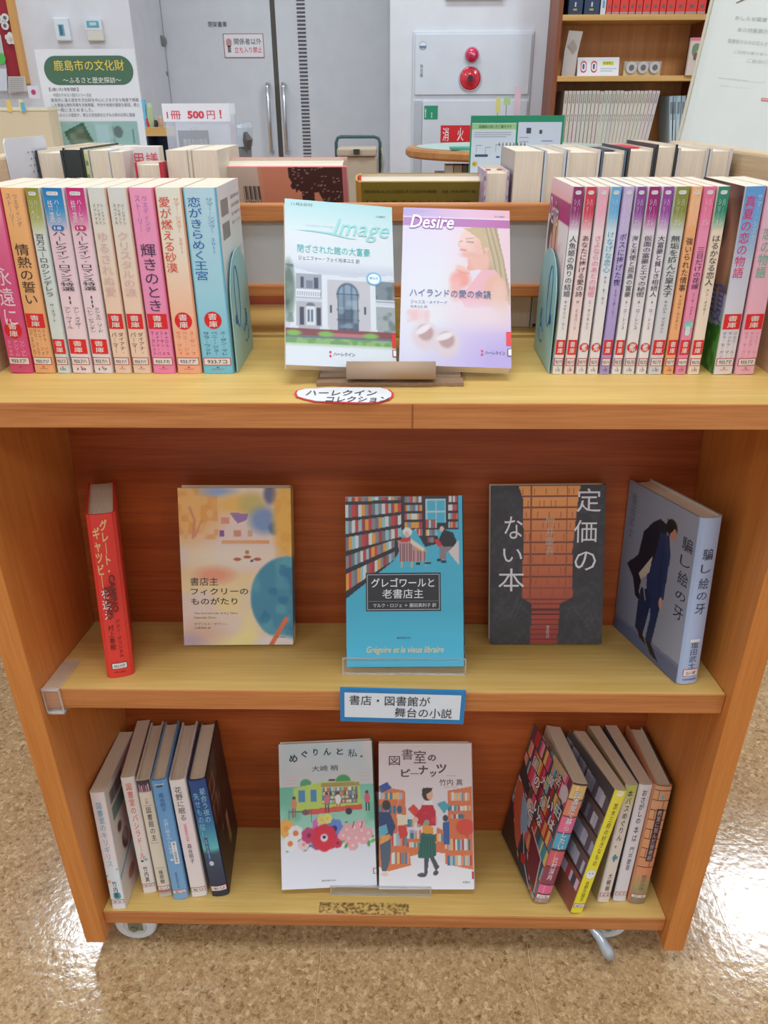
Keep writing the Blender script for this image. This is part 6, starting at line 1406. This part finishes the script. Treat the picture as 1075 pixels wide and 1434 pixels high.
b.text('title_lettering', 'spine', '図書館の主', .32, .22, .68, .5, INK, vert=True, bold=0); b.text('title_lettering', 'spine', '小説', .38, .14, .6, .19, (200, 110, 80), vert=True, bold=0); b.rect('title_lettering', 'spine', .2, .205, .8, .208, (150, 140, 130), .0005); b.rect('title_lettering', 'spine', .2, .52, .8, .523, (150, 140, 130), .0005); b.rect('title_lettering', 'spine', .2, .74, .8, .743, (150, 140, 130), .0005)
b.text('author_lettering', 'spine', '篠原樹', .34, .76, .66, .88, INK, vert=True, bold=0); calllabel(b, 'シノ', .905, .94); b.done()
b = bot('sky blue novel with small white tag on its spine, bottom shelf left', (-.2862, .024, .1377, -.0555, 0, .0212, .206, .1321), ((110, 160, 206), (120, 170, 216), (110, 160, 206)), [(0, (106, 160, 212)), (1, (132, 176, 216))], bulge=.0015)
b.rect('spine_drawing', 'spine', .3, .035, .7, .055, (70, 90, 110), .0005, rnd=.002); b.rect('spine_drawing', 'spine', .2, .03, .8, .036, (220, 226, 230), .0005); b.text('author_lettering', 'spine', '森谷明子', .34, .1, .66, .25, (70, 100, 150), vert=True); b.text('title_lettering', 'spine', '花野に眠るれんげ野原', .34, .31, .62, .6, (226, 236, 244), vert=True, bold=0); b.rect('spine_tag', 'spine', .55, .5, .85, .69, (236, 236, 236), .0006); b.text('spine_tag', 'spine', '第17回受賞作', .62, .51, .78, .68, (70, 70, 80), .0008, vert=True, bold=0); b.rect('spine_drawing', 'spine', .3, .64, .5, .66, (240, 226, 230), .0005, rnd=.002); b.text('author_lettering', 'spine', '東京創元社', .42, .76, .56, .9, (70, 100, 150), vert=True, bold=0); calllabel(b, 'モリ', .915, .945); b.done()
b = bot('pale pink-white novel with dark four-character title, bottom shelf left', (-.2614, .0293, .1184, -.0666, 0, .0228, .2025, .13), ((236, 222, 222), (240, 226, 222), (236, 222, 222)), [(0, (240, 230, 226)), (.5, (242, 224, 224)), (1, (240, 230, 226))], bulge=.0015)
b.text('title_lettering', 'spine', '花野に眠る', .26, .055, .66, .33, (84, 70, 66), vert=True, bold=0); b.text('title_lettering', 'spine', '秋葉図書館の四季', .38, .36, .56, .51, (236, 110, 150), vert=True, bold=0); b.text('author_lettering', 'spine', '森谷明子', .36, .53, .62, .7, INK, vert=True, bold=0); calllabel(b, 'モリ', .915, .955); b.done()
b = bot('dark blue novel with night-sky spine and black side, bottom shelf left group', (-.2317, .031, .1074, -.0845, 0, .025, .2019, .1313), ((50, 62, 90), (46, 66, 110), (66, 54, 56)), [(0, (46, 76, 140)), (.3, (50, 100, 160)), (.5, (90, 170, 186)), (.58, (110, 196, 196)), (.62, (70, 90, 106)), (.85, (56, 66, 90)), (1, (44, 48, 66))])
b.text('title_lettering', 'spine', '星合う夜の', .52, .07, .84, .35, (170, 216, 226), vert=True, bold=0); b.text('title_lettering', 'spine', '失せもの探し', .16, .1, .46, .48, (150, 206, 220), vert=True, bold=0); b.rect('spine_tag', 'spine', .26, .47, .44, .7, (60, 96, 150), .0005, rnd=.002); b.text('author_lettering', 'spine', '森谷明子', .3, .49, .4, .66, (200, 216, 226), .0008, vert=True, bold=0); b.rect('spine_tag', 'spine', .28, .68, .52, .72, (220, 216, 220), .0007, rnd=.004)
calllabel(b, 'モリ', .905, .95)
cv = Cv(60, 90, (62, 50, 50)); cv.poly([(.2, 0), (.55, .0), (.4, .5), (.2, .4)], (80, 86, 80)); cv.rect(.05, .08, .3, .22, (176, 130, 110)); cv.rect(.08, .1, .27, .2, (96, 66, 56)); cv.rect(.05, .26, .3, .42, (176, 130, 110)); cv.rect(.08, .28, .27, .4, (96, 66, 56)); cv.rect(.5, .6, .62, .85, (190, 150, 120)); cv.line([(.4, .35), (.3, .6)], .03, (200, 160, 100)); cv.blot(8, (40, 36, 44), .6, 41)
b.canvas('back_print', 'back', cv); b.done()

# two face-out novels
b = Book('hardback', 'face-out novel with green book bus and flowers on its cover, bottom shelf', .02, .2007, .1349, pose('bot', -.0093, .0467, .0499, -.0275, .4647, .02, .2007, .1349, face=True, w=.0022), ((238, 236, 242), (90, 110, 110), (238, 236, 242)), hard=True, bulge=.002)
cv = Cv(140, 205, (236, 236, 244)); cv.vg(0, .3, (196, 206, 208), (206, 204, 200)); cv.vg(.3, .62, (130, 196, 170), (170, 220, 200)); cv.vg(.6, .68, (170, 220, 200), (236, 238, 244)); cv.blot(5, (226, 206, 204), .6, 51, box=(0, 0, 1, .3)); cv.blot(6, (96, 176, 140), .5, 52, box=(0, .3, 1, .58))
for k in range(6): cv.rect(.05, .23+.012*k, .2, .233+.012*k, (224, 170, 180), .8); cv.rect(.87, .22+.012*k, .96, .223+.012*k, (224, 170, 180), .8)
cv.ell(.28, .285, .06, .035, (90, 160, 110)); cv.ell(.68, .275, .08, .045, (80, 156, 90)); cv.poly([(.15, .31), (.45, .275), (.85, .28), (.87, .46), (.3, .5), (.15, .46)], (190, 214, 100)); cv.poly([(.3, .46), (.87, .44), (.88, .475), (.3, .5)], (224, 90, 76)); cv.poly([(.45, .28), (.85, .285), (.85, .31), (.44, .31)], (176, 150, 90))
cv.rect(.2, .325, .27, .41, (90, 140, 186)); cv.rect(.33, .325, .39, .41, (90, 140, 186)); cv.rect(.45, .315, .83, .43, (110, 120, 110))
for r in range(4): cv.books(.45, .318+.028*r, .83, .34+.028*r, [(200, 120, 90), (90, 140, 180), (220, 200, 140), (110, 90, 90), (150, 190, 150), (226, 226, 220)], .014, r+60)
cv.ell(.73, .485, .035, .024, (56, 66, 66)); cv.ell(.56, .265, .04, .008, (96, 70, 70))
for (x, y, c1, c2) in ((.5, .4, (210, 120, 130), (90, 80, 100)), (.62, .4, (240, 230, 226), (206, 110, 80)), (.93, .4, (220, 100, 110), (60, 60, 70)), (.15, .42, (220, 140, 110), (170, 110, 100))):
    cv.ell(x, y-.04, .018, .014, (96, 66, 60)); cv.ell(x, y, .03, .035, c1); cv.rect(x-.022, y+.03, x-.004, y+.09, c2); cv.rect(x+.006, y+.03, x+.022, y+.09, c2)
for x in (.09, .33): cv.rect(x, .46, x+.008, .55, (96, 110, 110))
cv.rect(.09, .47, .34, .478, (110, 120, 116)); cv.ell(.27, .48, .04, .02, (130, 90, 100))
r_ = np.random.RandomState(3)
for k in range(50): x, y = r_.rand(), .6+.14*r_.rand(); cv.ell(x, y, .035, .012, [(90, 170, 90), (130, 196, 120), (60, 140, 80)][k % 3], .2, 1, r_.rand()*3)
def flower(x, y, r, c, cc, n=7, pr=.45):
    for k in range(n): a_ = 2*math.pi*k/n; cv.ell(x+r*.6*math.cos(a_), y+r*.6*math.sin(a_)/cv.asp, r*pr, r*pr/cv.asp, c, .15)
    cv.ell(x, y, r*.3, r*.3/cv.asp, cc, .2)
flower(.06, .585, .09, (244, 180, 90), (240, 160, 60)); flower(.16, .62, .09, (244, 240, 240), (240, 130, 70), 9, .3); flower(.1, .69, .09, (244, 240, 240), (240, 130, 70), 9, .3); flower(.24, .7, .06, (240, 214, 220), (240, 150, 130))
flower(.3, .64, .08, (206, 70, 120), (150, 40, 90)); flower(.42, .57, .08, (220, 110, 190), (240, 200, 210)); flower(.38, .7, .06, (140, 110, 190), (220, 210, 230)); flower(.57, .6, .1, (110, 140, 216), (40, 50, 110), 7, .42); flower(.46, .66, .13, (226, 50, 70), (240, 230, 240), 8, .48); cv.ell(.46, .655, .018, .012, (60, 40, 90)); flower(.6, .7, .05, (220, 60, 90), (150, 40, 70)); flower(.5, .53, .05, (236, 226, 120), (240, 200, 80)); flower(.44, .535, .05, (226, 220, 120), (240, 200, 80))
for (x, y) in ((.7, .61), (.78, .6), (.86, .62), (.72, .67), (.8, .67), (.88, .68), (.93, .64), (.66, .65), (.76, .72), (.85, .58)): flower(x, y, .055, (246, 178, 186), (246, 220, 210), 6, .42)
cv.ell(.7, .56, .02, .006, (190, 120, 90)); 
for x in (.78, .87): cv.line([(x, .56), (x-.015, .6)], .008, (70, 80, 80))
b.canvas('cover_print', 'front', cv)
for s, u0, u1, v0, v1 in (('め', .11, .2, .075, .13), ('ぐ', .24, .31, .05, .1), ('り', .37, .42, .04, .09), ('ん', .48, .56, .04, .09), ('と', .62, .69, .045, .09), ('私', .74, .84, .055, .11), ('。', .87, .9, .1, .115)): b.text('title_lettering', 'front', s, u0, v0, u1, v1, (46, 66, 76), bold=.03)
b.text('author_lettering', 'front', '大崎 梢', .35, .16, .63, .2, (60, 66, 74), bold=.01); b.text('author_lettering', 'front', '東京創元社', .42, .945, .57, .957, (90, 90, 96), bold=0); b.rect('call_number_label', 'front', .965, .88, 1, .92, (200, 60, 80), .0006); b.rect('call_number_label', 'front', .975, .884, 1, .916, (236, 226, 226), .0008); b.done()

b = Book('hardback', 'face-out novel with girl in red sweater and green skirt, bottom shelf', .02, .2004, .1346, pose('bot', .1288, .0431, .0013, -.0122, .4927, .02, .2004, .1346, face=True, w=.0022), ((234, 222, 220), (220, 206, 204), (234, 222, 220)), hard=True, bulge=.002)
cv = Cv(140, 205, (232, 218, 216)); cv.vg(0, .5, (222, 204, 200), (236, 224, 226)); cv.vg(.5, 1, (236, 224, 226), (240, 238, 242)); OR = (226, 124, 74)
cv.poly([(0, .3), (.28, .33), (.3, .62), (.45, .6), (.45, .76), (.33, .78), (.34, .84), (.1, .88), (0, .85)], OR); cv.poly([(1, .3), (.74, .33), (.74, .62), (.62, .58), (.6, .75), (.7, .76), (.7, .83), (1, .87)], OR)
bc = [(90, 150, 160), (226, 226, 224), (206, 70, 60), (240, 190, 120), (170, 130, 110), (70, 120, 150), (230, 150, 120), (180, 190, 200)]
for (x0, y0, x1, y1, sd) in ((0, .34, .26, .39, 1), (0, .43, .25, .49, 2), (.14, .62, .3, .71, 3), (.13, .75, .32, .83, 4), (.3, .52, .45, .58, 5), (.3, .6, .44, .66, 6), (.3, .68, .44, .72, 7), (.76, .34, .97, .4, 8), (.74, .43, .98, .47, 9), (.76, .49, .92, .52, 10), (.74, .66, .97, .74, 11), (.72, .77, .98, .84, 12), (.6, .62, .72, .68, 13)): cv.books(x0, y0, x1, y1, bc, .022, sd, dy=.008)
cv.poly([(0, .3), (.09, .27), (.14, .31), (.03, .35)], (60, 90, 160)); cv.poly([(.31, .46), (.37, .42), (.45, .48), (.4, .52)], (224, 74, 60)); cv.poly([(.62, .42), (.7, .4), (.76, .43), (.7, .49)], (90, 170, 186)); cv.ell(.92, .58, .1, .055, (228, 80, 60)); cv.poly([(.84, .6), (.95, .6), (.95, .66)], (226, 84, 60)); cv.blot(6, (236, 190, 220), .6, 61, box=(.2, .38, .9, .62))
# figures
cv.ell(.08, .43, .045, .035, (70, 60, 60)); cv.poly([(0, .48), (.12, .48), (.18, .58), (.14, .64), (0, .64)], (56, 76, 120)); cv.poly([(0, .58), (.08, .56), (.1, .62), (0, .66)], (110, 180, 200)); cv.poly([(.02, .64), (.12, .63), (.1, .7), (.01, .7)], (240, 170, 90)); cv.poly([(.01, .7), (.13, .66), (.12, .8), (.08, .88), (.03, .88)], (90, 104, 120)); cv.ell(.06, .9, .04, .015, (240, 210, 190))
cv.ell(.22, .46, .03, .025, (70, 100, 130)); cv.poly([(.19, .49), (.3, .5), (.31, .56), (.2, .57)], (236, 226, 196)); cv.poly([(.2, .57), (.29, .57), (.31, .64), (.22, .66)], (222, 70, 60))
cv.ell(.71, .52, .028, .024, (76, 76, 90)); cv.poly([(.68, .55), (.75, .54), (.75, .7), (.69, .7)], (70, 100, 160)); cv.rect(.7, .7, .72, .73, (240, 196, 170))
cv.ell(.52, .355, .055, .045, (62, 46, 44)); cv.ell(.545, .36, .034, .034, (236, 180, 150)); cv.poly([(.47, .31), (.58, .31), (.56, .335), (.5, .36), (.49, .39), (.46, .36)], (62, 46, 44)); cv.poly([(.49, .4), (.57, .4), (.58, .43), (.48, .43)], (240, 236, 234)); cv.poly([(.46, .43), (.58, .43), (.61, .48), (.61, .57), (.45, .57), (.42, .55)], (206, 44, 60)); cv.blot(12, (236, 130, 150), .4, 63, box=(.46, .48, .62, .56)); cv.poly([(.39, .5), (.46, .44), (.48, .48), (.42, .57)], (206, 44, 60)); cv.ell(.39, .53, .03, .02, (240, 190, 160))
cv.poly([(.47, .55), (.58, .58), (.58, .64), (.46, .62)], (240, 160, 70)); cv.ell(.51, .55, .03, .02, (150, 170, 150)); cv.poly([(.45, .62), (.6, .63), (.61, .77), (.56, .79), (.42, .79), (.41, .77)], (56, 110, 96))
for k in range(5): cv.line([(.47+.025*k, .65), (.45+.033*k, .78)], .006, (36, 84, 74))
cv.poly([(.48, .79), (.53, .79), (.51, .9), (.48, .9)], (84, 84, 92)); cv.ell(.455, .905, .05, .014, (84, 84, 92)); cv.poly([(.54, .79), (.58, .78), (.64, .85), (.6, .88), (.58, .85)], (84, 84, 92)); cv.ell(.6, .89, .03, .016, (84, 84, 92), .1, 1, -.6)
b.canvas('cover_print', 'front', cv); BR = (96, 62, 54)
for s, u0, u1, v0, v1 in (('図', .11, .23, .09, .155), ('書', .25, .37, .04, .115), ('室', .38, .51, .05, .14), ('の', .53, .62, .08, .125), ('ピ', .24, .34, .18, .235), ('ー', .34, .43, .21, .215), ('ナ', .43, .53, .155, .22), ('ッ', .55, .62, .195, .235), ('ツ', .62, .73, .145, .21)): b.text('title_lettering', 'front', s, u0, v0, u1, v1, BR, bold=.03)
b.text('author_lettering', 'front', '竹内 真', .65, .25, .9, .295, (90, 60, 56), bold=.02); b.rect('author_lettering', 'front', .73, .225, .83, .228, (190, 170, 120), .0005); b.rect('author_lettering', 'front', .7, .305, .84, .308, (190, 170, 120), .0005); b.text('author_lettering', 'front', '双葉社', .88, .945, .96, .958, (80, 60, 60), bold=0); b.rect('call_number_label', 'front', .98, .88, 1, .93, (200, 60, 80), .0006); b.done()

# ------------------------------------------------------------------ bottom shelf, right row
b = bot('thick comic-style novel with crowded multicolour bookshelf print and open cover', (.2218, .0231, .0799, .2034, .02, .0225, .2007, .1309), ((120, 90, 84), (190, 100, 90), (90, 70, 70)), hard=False, bulge=.002, open_=.14)
mc = [(226, 84, 120), (70, 150, 170), (230, 150, 100), (200, 60, 60), (120, 60, 90), (232, 200, 110), (150, 190, 200), (110, 80, 70), (240, 160, 180), (60, 90, 110), (206, 110, 90)]
cv = Cv(130, 200, (150, 90, 80))
for r in range(10):
    x = 0.; rr_ = random.Random(r+70)
    while x < 1:
        w_ = .03+.035*rr_.random(); y0_ = -.13+.125*r+.1*x; cv.poly([(x, y0_), (x+w_, y0_+.1*w_), (x+w_, y0_+.112+.1*w_), (x, y0_+.112)], mc[rr_.randrange(len(mc))]); x += w_
    cv.line([(0, -.01+.125*r), (1, .09+.125*r)], .014, (52, 38, 42))
cv.poly([(0, .52), (.1, .46), (.35, .62), (.42, .9), (.3, .86), (.05, .66)], (214, 104, 74)); cv.poly([(.18, .5), (.36, .55), (.5, .7), (.4, .78), (.3, .7)], (150, 180, 206)); cv.ell(.4, .52, .08, .05, (226, 200, 180)); cv.poly([(.42, .74), (.56, .78), (.9, 1), (.55, 1), (.45, .9)], (52, 54, 76)); cv.line([(.44, .74), (.62, .9), (.86, .99)], .02, (206, 196, 190)); cv.poly([(.0, .66), (.3, .86), (.6, 1), (0, 1)], (72, 50, 48)); cv.poly([(.5, .88), (.62, .84), (.66, .9), (.56, .93)], (196, 40, 54)); cv.poly([(.56, .62), (.9, .7), (.96, .95), (.7, .9)], (120, 44, 60)); cv.line([(.56, .62), (.9, .7), (.96, .95)], .02, (214, 206, 206)); cv.ell(.93, .13, .08, .06, (226, 216, 220)); cv.poly([(0, .3), (.3, .42), (.3, .5), (0, .45)], (52, 60, 64)); cv.ell(.7, .02, .15, .05, (206, 180, 140))
b.canvas('cover_print', 'front', cv)
for s, u0, v0 in (('圕', .2, .18), ('の', .34, .27), ('大', .46, .2), ('魔', .58, .13), ('法', .7, .06), ('使', .56, .33), ('い', .7, .27), ('は', .82, .36), ('な', .6, .46), ('い', .48, .42), ('と', .4, .5), ('日', .86, .24)): b.text('title_lettering', 'front', s, u0-.008, v0-.006, u0+.138, v0+.09, (56, 44, 50), bold=.07); b.text('title_lettering', 'front', s, u0, v0, u0+.13, v0+.084, (240, 234, 230), .0008, bold=.03)
cv = Cv(12, 110, (190, 100, 90))
for k, (v0, c_) in enumerate(((0, (230, 190, 120)), (.12, (226, 140, 110)), (.26, (236, 110, 150)), (.4, (90, 170, 196)), (.54, (214, 100, 110)), (.68, (150, 70, 90)), (.84, (232, 110, 150)), (.92, (170, 150, 150)))): cv.rect(0, v0, 1, v0+.16, c_); cv.rect(.3, v0+.01, .45, v0+.12, tuple(min(255, x+26) for x in c_)); cv.rect(0, v0, 1, v0+.012, (70, 50, 54))
b.canvas('spine_print', 'spine', cv)
b.text('title_lettering', 'spine', '図書室で暮らしたい', .3, .06, .72, .54, (56, 44, 50), vert=True, bold=.07); b.text('title_lettering', 'spine', '図書室で暮らしたい', .31, .062, .71, .538, (244, 238, 234), .0008, vert=True, bold=.015); b.text('author_lettering', 'spine', '辻村深月', .34, .6, .66, .8, (240, 232, 230), vert=True, bold=.03); calllabel(b, 'ハセ', .93, .965); b.done()

b = bot('bright yellow-spined novel with bookshelf print on its side, leaning', (.2681, .0079, .1989, .2183, .0, .0185, .2049, .1311), ((150, 120, 110), (240, 226, 60), (150, 120, 110)), [(0, (244, 230, 80)), (1, (240, 226, 50))], hard=False, bulge=.001, open_=.05)
b.rect('spine_drawing', 'spine', .2, .0, .8, .045, (246, 240, 200), .0004, rnd=.005); b.text('title_lettering', 'spine', '茨木三府の好きなもの', .32, .1, .66, .6, (96, 90, 50), vert=True, bold=0); b.rect('spine_drawing', 'spine', .14, .635, .86, .705, (238, 238, 236), .0006, rnd=.006); b.rect('spine_drawing', 'spine', .32, .66, .42, .668, (60, 50, 50), .0008, rnd=.001); b.rect('spine_drawing', 'spine', .58, .66, .68, .668, (60, 50, 50), .0008, rnd=.001); b.text('author_lettering', 'spine', '吉野万理子', .34, .73, .64, .9, (96, 90, 50), vert=True, bold=0); calllabel(b, 'ヨシ', .92, .955)
cv = Cv(90, 140, (120, 96, 92)); cv.rect(0, 0, 1, .14, (90, 84, 84)); cv.poly([(0, .68), (1, .72), (1, 1), (0, 1)], (150, 86, 70))
for r in range(4): cv.books(0, .05+.17*r, 1, .18+.17*r, [(196, 190, 206), (170, 170, 190), (214, 206, 214), (150, 140, 160), (110, 96, 104)], .06, r+90, sl=.05); cv.rect(0, .2+.17*r, 1, .215+.17*r, (60, 46, 46))
cv.books(0, .76, 1, .84, [(196, 80, 90), (220, 200, 210), (90, 80, 90)], .05, 95)
b.canvas('cover_print', 'front', cv); b.done()
b = bot('cream novel with dark handwritten title and teal bird on its spine, bottom right group', (.3104, .0278, .1499, .1035, 0, .0175, .1995, .1321), ((190, 170, 120), (232, 222, 212), (220, 206, 190)), [(0, (196, 196, 90)), (.06, (206, 206, 120)), (.2, (226, 214, 200)), (.6, (232, 220, 206)), (1, (236, 222, 214))], hard=False, bulge=.001)
b.text('title_lettering', 'spine', '本バスめぐりん。', .26, .04, .68, .52, (60, 60, 60), vert=True, bold=.03); b.rect('spine_drawing', 'spine', .3, .59, .75, .62, (90, 160, 170), .0005, rnd=.002); b.rect('spine_drawing', 'spine', .4, .575, .55, .64, (80, 140, 160), .0006, rnd=.001); b.text('author_lettering', 'spine', '大崎梢', .34, .74, .68, .9, (66, 60, 60), vert=True, bold=.02); calllabel(b, 'オオ', .915, .95); b.done()
b = bot('white novel with pale blue lower title on its spine, second from right', (.3337, .0303, .1031, .0808, 0, .0187, .1992, .1325), ((90, 90, 96), (236, 228, 226), (226, 220, 218)), [(0, (238, 228, 228)), (.6, (232, 226, 230)), (1, (230, 226, 232))], hard=False, bulge=.001)
b.text('title_lettering', 'spine', 'おさがしの', .3, .04, .66, .32, (84, 110, 130), vert=True, bold=.02); b.text('title_lettering', 'spine', '本は', .3, .34, .66, .47, (90, 90, 120), vert=True, bold=.02); b.text('author_lettering', 'spine', '門井慶喜', .34, .52, .66, .72, (110, 106, 116), vert=True, bold=0); calllabel(b, 'カド', .915, .95); b.done()
b = bot('brown-orange novel with brick pattern spine against the right cart side', (.3567, .0272, .0, .0693, 0, .0243, .2014, .131), ((206, 140, 100), (216, 150, 110), (90, 60, 56)), [(0, (222, 170, 130)), (.4, (232, 166, 120)), (.7, (220, 150, 110)), (.72, (226, 150, 110)), (.85, (170, 160, 110)), (1, (150, 130, 110))])
for k in range(9): b.rect('spine_drawing', 'spine', .06, .03+.08*k, .94, .036+.08*k, (120, 70, 60), .0004)
for k in range(8): b.rect('spine_drawing', 'spine', .3+.35*(k % 2), .036+.08*k, .33+.35*(k % 2), .11+.08*k, (130, 80, 66), .0004)
b.rect('spine_tag', 'spine', .4, .18, .78, .62, (76, 56, 66), .0006); b.text('title_lettering', 'spine', '教室に並んだ背表紙', .46, .19, .7, .61, (214, 196, 190), .0009, vert=True, bold=0); b.rect('spine_drawing', 'spine', .45, .07, .6, .1, (110, 190, 206), .0006, rnd=.002); b.text('author_lettering', 'spine', '相沢沙呼', .4, .74, .68, .88, (130, 110, 90), vert=True, bold=0); calllabel(b, 'アイ', .915, .945); b.done()

for o in list(COLL.objects):
    if o.type == 'EMPTY' and o.parent is None and not o.children: bpy.data.objects.remove(o)
bpy.context.view_layer.update()
